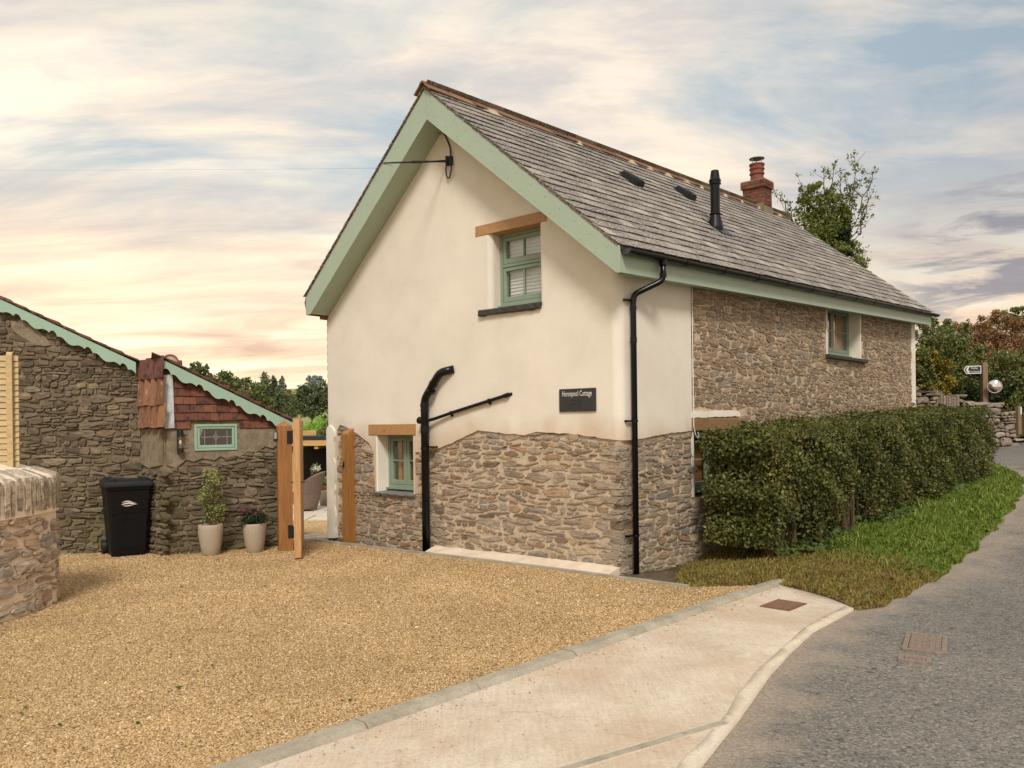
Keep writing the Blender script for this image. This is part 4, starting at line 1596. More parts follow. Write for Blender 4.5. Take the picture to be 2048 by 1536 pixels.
# windows -------------------------------------------------------------
def casement_pair(P, w, inset, parent, mat, interior=None, bars=1, stacked=False, name='window'):
    u0, u1, z0, z1 = w
    fr = MB()
    t = 0.042
    n0, n1 = -inset - 0.07, -inset
    fr.fbox(P, u0, u0 + t, z0, z1, n0, n1, 0.006)
    fr.fbox(P, u1 - t, u1, z0, z1, n0, n1, 0.006)
    fr.fbox(P, u0 + t, u1 - t, z1 - t, z1, n0, n1, 0.006)
    fr.fbox(P, u0 + t, u1 - t, z0, z0 + t + 0.02, n0, n1 + 0.004, 0.006)
    fr.fbox(P, u0 - 0.01, u1 + 0.01, z0 - 0.002, z0 + 0.022, n1, n1 + 0.05)
    if stacked:
        zm = z0 + (z1 - z0) * 0.565
        fr.fbox(P, u0 + t, u1 - t, zm - 0.02, zm + 0.02, n0, n1, 0.005)
        cells = [(u0 + t, u1 - t, z0 + t + 0.02, zm - 0.02), (u0 + t, u1 - t, zm + 0.02, z1 - t)]
    else:
        um = (u0 + u1) / 2
        fr.fbox(P, um - 0.012, um + 0.012, z0 + t + 0.02, z1 - t, n0, n1 - 0.002, 0.004)
        cells = [(u0 + t, um - 0.012, z0 + t + 0.02, z1 - t), (um + 0.012, u1 - t, z0 + t + 0.02, z1 - t)]
    wo_ = fr.build(name, mat, parent, recalc=True)
    for (a, b, c, d) in cells:
        g = 0.003
        a, b, c, d = a + g, b - g, c + g, d - g
        st = 0.048
        sb = MB()
        m0, m1 = n0 + 0.012, n1 - 0.008
        sb.fbox(P, a, a + st, c, d, m0, m1, 0.006)
        sb.fbox(P, b - st, b, c, d, m0, m1, 0.006)
        sb.fbox(P, a + st, b - st, d - st, d, m0, m1, 0.006)
        sb.fbox(P, a + st, b - st, c, c + st + 0.02, m0, m1, 0.006)
        ia, ib, ic, id_ = a + st, b - st, c + st + 0.02, d - st
        if stacked:
            m = (ia + ib) / 2
            sb.fbox(P, m - 0.011, m + 0.011, ic, id_, m0 + 0.012, m1 - 0.004, 0.004)
            pn = [(ia, m - 0.011, ic, id_), (m + 0.011, ib, ic, id_)]
        else:
            m = (ic + id_) / 2
            sb.fbox(P, ia, ib, m - 0.010, m + 0.010, m0 + 0.012, m1 - 0.004, 0.004)
            pn = [(ia, ib, ic, m - 0.010), (ia, ib, m + 0.010, id_)]
        sb.build('sash', mat, wo_, recalc=True)
        for (e, f, g_, h) in pn:
            MB().fbox(P, e, f, g_, h, m0 + 0.020, m0 + 0.026).build('pane', M_glass, wo_, recalc=True)
    return wo_


wu = casement_pair(PG, (W_UP[0], W_UP[1], 3.185, W_UP[3]), 0.15, gable if False else cot, M_sage_win, stacked=True)
wl = casement_pair(PG, (W_LOW[0], W_LOW[1], 0.74, W_LOW[3]), 0.19, cot, M_sage_win)
ws = casement_pair(PS, (W_SUP[0], W_SUP[1] - 0.0, 2.84, W_SUP[3]), 0.19, cot, M_sage_win)
wsl = casement_pair(PS, (W_SLOW[0], W_SLOW[1], 0.76, W_SLOW[3]), 0.10, cot, M_sage_win)
# what stands behind the glass
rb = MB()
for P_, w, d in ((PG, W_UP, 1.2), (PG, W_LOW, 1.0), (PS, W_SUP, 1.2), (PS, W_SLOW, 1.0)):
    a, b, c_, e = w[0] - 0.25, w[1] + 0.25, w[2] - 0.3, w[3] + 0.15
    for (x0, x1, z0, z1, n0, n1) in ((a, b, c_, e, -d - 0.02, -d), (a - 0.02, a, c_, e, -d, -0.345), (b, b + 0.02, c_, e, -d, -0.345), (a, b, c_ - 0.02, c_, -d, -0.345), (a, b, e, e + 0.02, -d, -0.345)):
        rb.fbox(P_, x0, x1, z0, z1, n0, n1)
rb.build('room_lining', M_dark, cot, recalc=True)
bl = MB()
z = W_UP[2] + 0.06
while z < W_UP[3] - 0.02:
    bl.hexa([PG(W_UP[0] + 0.06, z, -0.246), PG(W_UP[1] - 0.10, z, -0.246), PG(W_UP[1] - 0.10, z, -0.235), PG(W_UP[0] + 0.06, z, -0.235),
             PG(W_UP[0] + 0.06, z + 0.055, -0.256), PG(W_UP[1] - 0.10, z + 0.055, -0.256), PG(W_UP[1] - 0.10, z + 0.055, -0.252), PG(W_UP[0] + 0.06, z + 0.055, -0.252)])
    z += 0.044
bl.build('window_blind', M_blind, cot, recalc=True)
for (a, b) in ((3.56, 3.86), (3.90, 4.16)):
    mbp = MB()
    mbp.fbox(PG, a, b, 0.74, 1.44, -0.31, -0.285, 0.01)
    mbp.fbox(PG, a + 0.05, b - 0.05, 0.80, 1.05, -0.285, -0.277, 0.004)
    mbp.fbox(PG, a + 0.05, b - 0.05, 1.12, 1.38, -0.285, -0.277, 0.004)
    mbp.build('inner_shutter', M_panel, cot, recalc=True)
MB().fbox(PS, 1.70, 2.6, 0.74, 1.42, -0.25, -0.215, 0.01).build('inner_shutter', M_panel, cot, recalc=True)
for (a, b) in ((6.5, 7.15), (7.35, 8.1)):
    vs, fs = [], []
    m = 28
    for i in range(m + 1):
        u = a + (b - a) * i / m
        n_ = -0.315 + 0.035 * math.sin(i * 1.35) + 0.012 * math.sin(i * 0.6)
        vs += [PS(u, 2.78, n_), PS(u + 0.02 * math.sin(i), 3.75, n_ * 1.02)]
    fs = [(2 * i, 2 * i + 2, 2 * i + 3, 2 * i + 1) for i in range(m)]
    MB().add(vs, fs).build('curtain', M_curtain, cot)

# lintels and sills
MB().fbox(PG, 1.002, 2.20, 4.125, 4.258, -0.30, 0.030, 0.004).build('lintel', M_oak.copy() if False else M_oak, cot, recalc=True)
MB().fbox(PG, 3.405, 4.453, 1.540, 1.697, -0.33, 0.034, 0.004).build('lintel', M_oak, cot, recalc=True)
MB().fbox(PS, 1.585, 2.967, 1.565, 1.722, -0.30, 0.030, 0.006).build('lintel', M_old_oak, cot, recalc=True)
for nm in ('lintel', 'lintel.001'):
    pass


def sill(P, u0, u1, z0, z1, n0, n1, mat, seed, rough_amt=0.008):
    r_ = random.Random(seed)
    m = 16
    vs, fs = [], []
    for i in range(m + 1):
        u = u0 + (u1 - u0) * i / m
        j = lambda: r_.uniform(-rough_amt, rough_amt)
        vs += [P(u, z0 + j() * 0.5, n0), P(u, z0 + j(), n1 + j() - 0.01), P(u, z0 + 0.012, n1 + j()), P(u, z1 - 0.012, n1 + j()), P(u, z1 + j() * 0.2, n1 - 0.012), P(u, z1 + 0.012, n0)]
    for i in range(m):
        for k in range(6):
            k2 = (k + 1) % 6
            fs.append((i * 6 + k, i * 6 + k2, i * 6 + 6 + k2, i * 6 + 6 + k))
    fs += [tuple(range(6)), tuple(range(m * 6 + 5, m * 6 - 1, -1))]
    return MB().add(vs, fs).build('sill', mat, cot, recalc=True)


sill(PG, 1.10, 2.13, 3.078, 3.157, -0.16, 0.072, M_slate_dark, 1)
sill(PG, 3.44, 4.345, 0.665, 0.705, -0.20, 0.050, plain('grey_slate_sill', hx('#6f716c'), 0.7, 0.2, 12, 0.4), 2, 0.006)
sill(PS, 6.25, 8.22, 2.735, 2.80, -0.20, 0.085, M_slate_dark, 3, 0.003)

# roof ------------------------------------------------------------------
E_T, E_Z, R_T, R_Z = -0.290, 3.585, 2.766, 6.150
RL = math.hypot(R_T - E_T, R_Z - E_Z)
rc, rn_ = (R_T - E_T) / RL, (R_Z - E_Z) / RL
send = lambda d: 11.98 - 0.95 * max(0.0, d) / RL
PRF = lambda s, d, n=0.0: (s, E_T + rc * d - rn_ * n, E_Z + rn_ * d + rc * n + RISE * s)
LT_, LZ_ = 5.56, 3.69
LL = math.hypot(LT_ - R_T, R_Z - LZ_)
lc, ln_ = (LT_ - R_T) / LL, (R_Z - LZ_) / LL
PLF = lambda s, d, n=0.0: (s, LT_ - lc * d + ln_ * n, LZ_ + ln_ * d + lc * n + RISE * s)
rf = MB()
for PP, L_ in ((PRF, RL), (PLF, LL)):
    rf.hexa([PP(-0.36, 0.02, -0.05), PP(11.9, 0.02, -0.05), PP(10.95, L_, -0.05), PP(-0.36, L_, -0.05),
             PP(-0.36, 0.02, -0.006), PP(11.9, 0.02, -0.006), PP(10.95, L_, -0.006), PP(-0.36, L_, -0.006)])
roof = rf.build('roof', M_slate, cot, recalc=True)
gauge = 0.198
rs2 = random.Random(77)
slates = []
row = 0
d = 0.0
while d < RL - 0.05:
    s = -0.385 - (0.15 if row % 2 else 0.0)
    while s < send(d):
        w = rs2.uniform(0.27, 0.33)
        a, b = max(s, -0.385 + rs2.uniform(-0.006, 0.006)), min(s + w - 0.004, send(d + 0.1))
        if b - a > 0.05:
            j = lambda q: rs2.uniform(-q, q)
            top = min(d + gauge + 0.08, RL)
            lo0, lo1 = d + j(0.007), d + j(0.007)
            nl, nu = 0.026 + j(0.004), 0.005
            th = 0.009
            n2 = nl + j(0.003)
            vs = [PRF(a, lo0, nl - th), PRF(b, lo1, n2 - th), PRF(b, top, nu - th), PRF(a, top, nu - th), PRF(a, lo0, nl), PRF(b, lo1, n2), PRF(b, top, nu), PRF(a, top, nu)]
            q = wld(*PRF((a + b) / 2, d, 0)[:2])
            vd = Vector((q.x, q.y, PRF(s, d)[2] - CZ))
            n_w = Vector((-UL[0] * rn_, -UL[1] * rn_, rc))
            sc = (b - a) * gauge * max(0.01, abs(vd.normalized().dot(n_w))) / vd.length_squared
            slates.append((sc, vs))
        s += w
    d += gauge
    row += 1
slates.sort(key=lambda q: -q[0])
HF = [(0, 3, 2, 1), (4, 5, 6, 7), (0, 1, 5, 4), (1, 2, 6, 5), (2, 3, 7, 6), (3, 0, 4, 7)]
mb = MB()
for i, (sc, vs) in enumerate(slates):
    if i < 300:
        mesh_obj('slate', vs, HF, M_slate, roof, origin='mid')
    else:
        mb.add(vs, HF)
mb.build('small_slates', M_slate, roof, kind='stuff')
mb = MB()
d = 0.0
while d < LL - 0.05:
    s = -0.385
    while s < 11.5:
        w = rs2.uniform(0.27, 0.33)
        mb.hexa([PLF(s, d, 0.011), PLF(s + w - 0.005, d, 0.011), PLF(s + w - 0.005, d + 0.27, -0.004), PLF(s, d + 0.27, -0.004), PLF(s, d, 0.020), PLF(s + w - 0.005, d, 0.020), PLF(s + w - 0.005, d + 0.27, 0.005), PLF(s, d + 0.27, 0.005)])
        s += w
    d += gauge
mb.build('rear_slates', M_slate, roof, kind='stuff')
# ridge of clay angle tiles
s = -0.42
while s < 10.75:
    ln = 0.44
    mb = MB()
    hh = rs2.uniform(-0.006, 0.006)
    sec = []
    for off in (0.030, 0.012):
        pr = [PRF(0, RL - 0.17, off + 0.012), PRF(0, RL - 0.05, off + 0.014)]
        pl_ = [PLF(0, LL - 0.05, off + 0.014), PLF(0, LL - 0.17, off + 0.012)]
        ap = [(0, R_T - 0.02, R_Z + off * 1.3 + 0.022), (0, R_T + 0.02, R_Z + off * 1.3 + 0.022)]
        sec.append(pr + ap + pl_)
    prof = sec[0] + sec[1][::-1]
    ring = lambda ss, k: [(ss, R_T + (p[1] - R_T) * k, p[2] + RISE * ss + hh + (k - 1) * 0.1) for p in prof]
    a = ring(s, 1.04) + ring(s + ln - 0.006, 0.99)
    m = len(prof)
    mb.add(a, [tuple(range(m)), tuple(range(2 * m - 1, m - 1, -1))] + [(i, (i + 1) % m, m + (i + 1) % m, m + i) for i in range(m)])
    mb.build('ridge_tile', M_ridge, roof, recalc=True)
    s += ln
# mortar bedding lumps under the ridge tiles
s = -0.36
while s < 10.7:
    L_ = rs2.uniform(0.15, 0.5)
    if rs2.random() < 0.42:
        mb = MB()
        vs = []
        m = 6
        for i in range(m + 1):
            q = s + L_ * i / m
            f = math.sin(math.pi * i / m)
            vs += [PRF(q, RL - 0.11, 0.02), PRF(q, RL - 0.145, 0.052 * f + 0.012), PRF(q, RL - 0.175 - 0.04 * f, 0.02)]
        fs = []
        for i in range(m):
            for k in range(2):
                fs.append((i * 3 + k, i * 3 + k + 1, i * 3 + 4 + k, i * 3 + 3 + k))
        mb.add(vs, fs).build('mortar_bed', M_mortar_side, roof)
    s += L_ + rs2.uniform(0.05, 0.35)

# bargeboards, soffits, fascia
AP, AB = (R_T, 6.105), (2.735, 5.705)
PB = lambda u, v, n: (-0.35 - n, u, v)
zR = lambda t: 6.105 - 0.845 * (R_T - t)
zL = lambda t: 6.105 - 0.886 * (t - R_T)
rb1 = [(AP[0] - 0.002, AP[1]), (-0.262, zR(-0.262) + 0.0), (-0.262, 3.300), (-0.215, 3.300), (AB[0] - 0.002, AB[1])]
lb1 = [(AP[0] + 0.002, AP[1]), (AB[0] + 0.002, AB[1]), (5.415, 3.405), (5.53, 3.405), (5.53, zL(5.53))]
MB().prism([rb1], PB, -0.012, 0.012).build('bargeboard', M_sage, cot, recalc=True)
MB().prism([lb1], PB, -0.012, 0.012).build('bargeboard', M_sage, cot, recalc=True)
MB().fbox(lambda u, v, n: (-0.35 - n, u, v), -0.274, -0.235, 3.292, 3.585, 0.012, 0.020).build('corner_trim', M_sage, cot, recalc=True)
for (a, b) in (((-0.215, 3.302), (AB[0], AB[1] + 0.002)), ((5.415, 3.407), (AB[0], AB[1] + 0.002))):
    m = MB()
    m.hexa([(-0.338, a[0], a[1]), (-0.338, b[0], b[1]), (-0.0, b[0], b[1]), (-0.0, a[0], a[1]),
            (-0.338, a[0], a[1] + 0.012), (-0.338, b[0], b[1] + 0.012), (-0.0, b[0], b[1] + 0.012), (-0.0, a[0], a[1] + 0.012)])
    m.build('soffit', M_sage, cot, recalc=True)
# fixings along the boards
mb = MB()
for i in range(14):
    for k, off in enumerate((0.10, 0.26)):
        f = (i + 0.5 + 0.3 * k) / 14
        t_ = AP[0] + (-0.2 - AP[0]) * f
        mb.lathe([(0.0, 0.0), (0.0042, 0.0), (0.0042, 0.003), (0.0, 0.003)], (0, 0, 0), 6)
        for vi in range(len(mb.v) - 24, len(mb.v)):
            x_, y_, z_ = mb.v[vi]
            mb.v[vi] = (-0.3615 - z_, t_ + x_, zR(t_) - off + y_)
mb.build('screw_heads', M_engrave, cot, kind='stuff')
fz = lambda s: RISE * s
PF_ = lambda u, v, n: (u, -0.250 - n, v + fz(u))
for a, b in ((-0.335, 6.38), (6.386, 11.93)):
    m = MB()
    m.fbox(PF_, a, b, 3.312, 3.54, -0.02, 0.0)
    m.build('fascia', M_sage, cot, recalc=True)
m = MB()
m.hexa([(0.0, -0.23, 3.318), (11.9, -0.23, 3.318 + fz(11.9)), (11.9, -0.0, 3.34 + fz(11.9)), (0.0, -0.0, 3.34),
        (0.0, -0.23, 3.328), (11.9, -0.23, 3.328 + fz(11.9)), (11.9, -0.0, 3.35 + fz(11.9)), (0.0, -0.0, 3.35)])
m.build('soffit', M_sage, cot, recalc=True)
# far end verge board
m = MB()
m.prism([[(AP[0], AP[1]), (-0.25, zR(-0.25)), (-0.25, 3.30), (AB[0], AB[1])]], lambda u, v, n: (11.92 - 0.95 * (u + 0.25) / 3.0 + n, u, v + RISE * 11.9), 0, 0.02)
m.build('bargeboard', M_sage, cot, recalc=True)

# gutter
GT, GZ_, GR = -0.318, 3.555, 0.058
m = MB()
ns = 10
sec = [(GT + GR * math.cos(math.pi + math.pi * k / ns), GZ_ + GR * math.sin(math.pi + math.pi * k / ns)) for k in range(ns + 1)]
sec2 = [(GT + (GR - 0.004) * math.cos(math.pi + math.pi * k / ns), GZ_ + (GR - 0.004) * math.sin(math.pi + math.pi * k / ns)) for k in range(ns + 1)]
prof = sec + sec2[::-1]
q = len(prof)
vs = [(-0.31, t_, z_ + fz(-0.31)) for t_, z_ in prof] + [(12.18, t_, z_ + fz(12.18)) for t_, z_ in prof]
m.add(vs, [(i, (i + 1) % q, q + (i + 1) % q, q + i) for i in range(q)] + [tuple(range(q)), tuple(range(2 * q - 1, q - 1, -1))])
gut = m.build('gutter', M_black, cot, recalc=True)
m = MB()
m.add([(-0.318, t_, z_ + fz(-0.31)) for t_, z_ in sec] + [(-0.306, t_, z_ + fz(-0.31)) for t_, z_ in sec], [tuple(range(ns + 1)), tuple(range(2 * ns + 1, ns, -1))] + [(i, i + 1, ns + 2 + i, ns + 1 + i) for i in range(ns)])
m.build('gutter_end_cap', plain('grey_end_cap', (0.05, 0.05, 0.055, 1), 0.5, 0.1, 8, 0), gut, recalc=True)
s = 0.9
while s < 12:
    m = MB()
    ss = [(GT + (GR + 0.006) * math.cos(math.pi + math.pi * k / 8), GZ_ + (GR + 0.006) * math.sin(math.pi + math.pi * k / 8)) for k in range(9)]
    ss2 = [(GT + (GR + 0.001) * math.cos(math.pi + math.pi * k / 8), GZ_ + (GR + 0.001) * math.sin(math.pi + math.pi * k / 8)) for k in range(9)]
    pf = ss + ss2[::-1]
    q = len(pf)
    m.add([(s, t_, z_ + fz(s)) for t_, z_ in pf] + [(s + 0.05, t_, z_ + fz(s)) for t_, z_ in pf], [(i, (i + 1) % q, q + (i + 1) % q, q + i) for i in range(q)] + [tuple(range(q)), tuple(range(2 * q - 1, q - 1, -1))])
    m.build('gutter_bracket', M_black, gut, recalc=True)
    s += 0.98

# rain pipe at the corner
def arc_path(pts, rad=0.06, n=5):
    o = [Vector(pts[0])]
    for a, b, c in zip(pts[:-2], pts[1:-1], pts[2:]):
        a, b, c = Vector(a), Vector(b), Vector(c)
        p, q = b + (a - b).normalized() * rad, b + (c - b).normalized() * rad
        for i in range(n + 1):
            f = i / n
            o.append(p * (1 - f) ** 2 + b * 2 * f * (1 - f) + q * f * f)
    o.append(Vector(pts[-1]))
    return o


sp = 0.185
m = MB()
m.tube(arc_path([(0.44, GT, 3.53), (0.44, GT, 3.30), (sp, -0.075, 3.135), (sp, -0.075, gz(*wld(sp, -0.1)[:2]) - 0.03)], 0.07), 0.034, 14)
down = m.build('rain_pipe', M_black, cot, smooth=False, recalc=True)
down.data.polygons.foreach_set('use_smooth', [True] * len(down.data.polygons))
m = MB()
for zc, h, xx_, yy_, rr_ in ((3.36, 0.05, 0.44, GT, 0.039), (2.62, 0.06, sp, -0.075, 0.039), (2.98, 0.04, sp, -0.075, 0.039), (3.505, 0.07, 0.44, GT, 0.046)):
    MB().tube([(xx_, yy_, zc - h / 2), (xx_, yy_, zc + h / 2)], rr_, 14).build('pipe_collar', M_black, down, recalc=True)
for zc in (3.07, 1.70, 0.40):
    m = MB()
    m.tube([(sp, -0.075, zc - 0.012), (sp, -0.075, zc + 0.012)], 0.040, 14)
    m.box(sp - 0.125, sp - 0.03, -0.062, -0.040, zc - 0.010, zc + 0.010)
    m.box(sp - 0.125, sp - 0.105, -0.062, 0.02, zc - 0.012, zc + 0.012)
    m.build('pipe_bracket', M_black, down, recalc=True)

# soil stack on the gable with its branch
st_, so = 3.118, -0.115
m = MB()
pts = [(so, st_, gz(*wld(-0.1, 3.1)[:2]) - 0.03), (so, st_, 2.03), (so, 2.92, 2.26), (so, 2.80, 2.385), (-0.02, 2.63, 2.425)]
m.tube(arc_path(pts, 0.07, 4), 0.055, 18)
soil = m.build('soil_pipe', M_black, cot, recalc=True)
soil.data.polygons.foreach_set('use_smooth', [True] * len(soil.data.polygons))
m = MB()
for zc, h, r_ in ((1.95, 0.05, 0.062), (1.88, 0.03, 0.060), (1.62, 0.10, 0.060), (1.36, 0.03, 0.062), (1.585, 0.02, 0.064)):
    MB().tube([(so, st_, zc - h / 2), (so, st_, zc + h / 2)], r_, 18).build('pipe_collar', M_black, soil, recalc=True)
dv = Vector((0, -0.20, 0.23)).normalized()
for p in ((so, 2.985, 2.145), (so, 2.94, 2.235)):
    MB().tube([Vector(p) - dv * 0.02, Vector(p) + dv * 0.02], 0.061, 18).build('pipe_collar', M_black, soil, recalc=True)
m = MB()
m.tube([(so, st_, 1.735), (so, st_ + 0.105, 1.745)], 0.045, 14)
m.tube([(so, st_ + 0.095, 1.744), (so, st_ + 0.115, 1.746)], 0.050, 14)
m.build('access_cap', M_black, soil, recalc=True)
m = MB()
m.tube([(so, st_ - 0.03, 1.735), (so + 0.03, 2.95, 1.765), (-0.06, 2.6, 1.85), (-0.055, 1.66, 2.045), (-0.01, 1.60, 2.06)], 0.022, 12)
br = m.build('branch_pipe', M_black, soil, recalc=True)
m = MB()
m.tube([(-0.055, 1.70, 2.036), (-0.055, 1.63, 2.05)], 0.028, 12)
for t_ in (2.66, 1.96):
    z_ = 2.045 - (t_ - 1.66) * 0.2075
    m.tube([(-0.057, t_ - 0.012, z_), (-0.057, t_ + 0.012, z_)], 0.029, 12)
    m.box(-0.06, 0.0, t_ - 0.008, t_ + 0.008, z_ - 0.05, z_ - 0.02)
m.build('pipe_clip', M_black, soil, recalc=True)
m = MB()
m.box(-0.13, -0.02, 2.96, 3.09, 1.37, 1.39)
m.build('pipe_bracket', M_black, soil, recalc=True)

# thin pale cable and loop beside the lane-side lintel
m = MB()
c0 = on_side(1380, 600)[0]
cp = [(1.615, -0.035, 3.5), (1.612, -0.036, 2.4), (1.605, -0.040, 1.75), (1.60, -0.045, 1.62), (1.63, -0.05, 1.52), (1.68, -0.055, 1.47), (1.71, -0.055, 1.50), (1.69, -0.05, 1.55)]
m.tube(cp, 0.006, 8)
m.build('aerial_cable', M_whitep, cot)

# chimney
CS, CT, CW, CL_ = 9.76, 2.77, 0.50, 0.44
ch = MB().box(CS - CL_ / 2 + 0.012, CS + CL_ / 2 - 0.012, CT - CW / 2 + 0.012, CT + CW / 2 - 0.012, 5.9, 7.02).build('chimney', M_mortar_dark, cot)
rc2 = random.Random(4)
z = 6.28
crs = 0
while z < 7.0:
    top = z > 6.86
    o = 0.035 if top else 0.0
    x0, x1, y0, y1 = CS - CL_ / 2 - o, CS + CL_ / 2 + o, CT - CW / 2 - o, CT + CW / 2 + o
    bh = 0.066
    k = 0.105 if crs % 2 else 0.0
    for axis in (0, 1):
        a0, a1 = (y0, y1) if axis == 0 else (x0 + 0.104, x1 - 0.104)
        a = a0
        first = True
        while a < a1 - 0.02:
            w = 0.215 if not (first and k) else k
            if a + w > a1 - 0.05:
                w = a1 - a
            first = False
            for side_ in (0, 1):
                j = rc2.uniform(-0.003, 0.003)
                if axis == 0:
                    bx = (x0 + j, x0 + 0.1) if side_ == 0 else (x1 - 0.1, x1 + j)
                    MB().box(bx[0], bx[1], a + 0.004, a + w - 0.004, z, z + bh).build('brick', M_brickred, ch)
                elif side_ == 0:
                    MB().box(a + 0.004, a + w - 0.004, y0 + j, y0 + 0.1, z, z + bh).build('brick', M_brickred, ch)
            a += w
    z += 0.076
    crs += 1
MB().box(CS - CL_ / 2 - 0.03, CS + CL_ / 2 + 0.03, CT - CW / 2 - 0.03, CT + CW / 2 + 0.03, 7.035, 7.06).build('chimney_flaunching', M_block, ch)
m = MB()
m.lathe([(0.13, 7.05), (0.150, 7.10), (0.140, 7.22), (0.165, 7.235), (0.165, 7.26), (0.145, 7.275), (0.150, 7.33), (0.168, 7.345), (0.168, 7.37), (0.150, 7.385), (0.155, 7.43), (0.17, 7.44), (0.17, 7.47), (0.12, 7.475), (0.11, 7.3)], (CS, CT, 0.0), 22)
m.build('chimney_pot', M_terra, ch, smooth=False)
m = MB()
m.lathe([(0.0, 7.635), (0.17, 7.60), (0.17, 7.59), (0.0, 7.615)], (CS, CT, 0), 22)
for k in range(3):
    w = k * 2.094 + 0.5
    m.tube([(CS + 0.12 * math.cos(w), CT + 0.12 * math.sin(w), 7.42), (CS + 0.12 * math.cos(w), CT + 0.12 * math.sin(w), 7.612)], 0.008, 6)
m.build('chimney_cowl', M_steel, ch)
m = MB()
m.fbox(lambda u, v, n: (u, CT - CW / 2 - n, v), CS - 0.26, CS + 0.24, 5.95, 6.46, 0.0, 0.014)
m.fbox(lambda u, v, n: (CS - CL_ / 2 - n, u, v), CT - CW / 2, CT + 0.02, 6.05, 6.52, 0.0, 0.014)
m.build('lead_apron', M_block, ch, recalc=True)

# flue, vents
C0 = loc((0, 0, CZ))


def roof_hit(px, py, n=0.0):
    d_ = ray(px, py)
    dl = Vector((d_.x * UR[0] + d_.y * UR[1], d_.x * UL[0] + d_.y * UL[1], d_.z))
    p0 = Vector(PRF(0, 0, n))
    e1, e2 = Vector(PRF(1, 0, n)) - p0, Vector(PRF(0, 1, n)) - p0
    nn = e1.cross(e2)
    return C0 + dl * ((p0 - C0).dot(nn) / dl.dot(nn))


b = roof_hit(1431, 455)
m = MB()
m.lathe([(0.135, -0.16), (0.125, 0.0), (0.078, 0.20), (0.074, 0.22), (0.074, 0.68), (0.088, 0.685), (0.090, 0.76), (0.078, 0.775), (0.062, 0.90), (0.04, 0.91), (0.0, 0.91)], b, 20)
fl_o = m.build('roof_flue', M_black, roof, recalc=True)
m = MB()
for zc in (0.21, 0.69, 0.735):
    MB().lathe([(0.07, zc - 0.008), (0.096, zc - 0.006), (0.096, zc + 0.006), (0.07, zc + 0.008)], b, 20).build('flue_collar', M_black, fl_o, recalc=False)
ds = b.x
dq = (b.y - E_T) / rc
m.hexa([PRF(ds - 0.2, dq - 0.28, 0.028), PRF(ds + 0.2, dq - 0.28, 0.028), PRF(ds + 0.2, dq + 0.2, 0.024), PRF(ds - 0.2, dq + 0.2, 0.024), PRF(ds - 0.2, dq - 0.28, 0.032), PRF(ds + 0.2, dq - 0.28, 0.032), PRF(ds + 0.2, dq + 0.2, 0.028), PRF(ds - 0.2, dq + 0.2, 0.028)])
m.build('flue_flashing', M_black, roof, recalc=True)
for px, py in ((1259, 353), (1366, 382)):
    b = roof_hit(px, py, 0.06)
    ds, dq = b.x, (b.y - E_T) / rc
    m = MB()
    vs = []
    L_ = 0.40
    for f, hgt, wd in ((0.0, 0.03, 0.085), (0.12, 0.085, 0.10), (0.8, 0.115, 0.112), (1.0, 0.10, 0.112)):
        dd_ = dq + L_ / 2 - L_ * f
        for k in range(7):
            th = math.pi * k / 6
            vs.append(PRF(ds + wd * math.cos(th) * (1.0 if 0 < k < 6 else 1.05), dd_, 0.02 + hgt * min(1.0, 1.5 * math.sin(th))))
    fs = [(r_ * 7 + k, r_ * 7 + k + 1, r_ * 7 + 8 + k, r_ * 7 + 7 + k) for r_ in range(3) for k in range(6)] + [tuple(range(7)), tuple(range(27, 20, -1))]
    m.add(vs, fs)
    m.build('roof_vent', M_black, roof, recalc=True)

# tile hanging on the hidden left wall: its edge shows beside the gable
z = 0.95
k = 0
while z < 3.35:
    for s in (0.0, 0.17):
        m = MB()
        y0 = GW + 0.012
        m.hexa([(s + 0.0, y0, z), (s + 0.165, y0, z), (s + 0.165, y0 + 0.03, z), (s, y0 + 0.03, z), (s, y0, z + 0.2), (s + 0.165, y0, z + 0.2), (s + 0.165, y0 + 0.012, z + 0.2), (s, y0 + 0.012, z + 0.2)])
        m.build('wall_tile', M_tile, cot)
    z += 0.115
m = MB()
m.hexa([(-0.34, 5.54, 3.40), (0.3, 5.54, 3.40), (0.3, 5.60, 3.60), (-0.34, 5.60, 3.60), (-0.34, 5.53, 3.66), (0.3, 5.53, 3.66), (0.3, 5.57, 3.68), (-0.34, 5.57, 3.68)])
m.build('eaves_tile', M_terra, cot, recalc=True)
m = MB()
m.prism([[(5.425, 3.40), (5.475, 3.40), (5.470, 3.345), (5.45, 3.36)]], lambda u, v, n: (-0.1 - n, u, v), -0.19, 0.05)
m.build('corbel_tile', M_terra, cot, recalc=True)

# ------------------------------------------------------------------ name plaque, cable, gate, posts


def text_mesh(body, size, P, u, v, n, mat, parent, name='lettering', align='CENTER', sx=1.0, th=0.0015, shear=0.0):
    cu = bpy.data.curves.new('lettering_curve', 'FONT')
    cu.body = body
    cu.size = size
    cu.align_x = align
    cu.extrude = 0.0
    cu.resolution_u = 2
    cu.shear = shear
    cu.space_character = 1.0
    tmp = bpy.data.objects.new('tmp', cu)
    C.objects.link(tmp)
    dg = bpy.context.evaluated_depsgraph_get()
    dg.update()
    me = bpy.data.meshes.new_from_object(tmp.evaluated_get(dg))
    bpy.data.objects.remove(tmp)
    vs = [P(u + q.co.x * sx, v + q.co.y, n + th) for q in me.vertices]
    fs = [tuple(p.vertices) for p in me.polygons]
    bpy.data.meshes.remove(me)
    return mesh_obj(name, vs, fs, mat, parent)


# gable frame in world coordinates, u running to the right as seen from the front
def PGw(u, v, n=0.0):
    return tuple(wld(-n, -u, v))


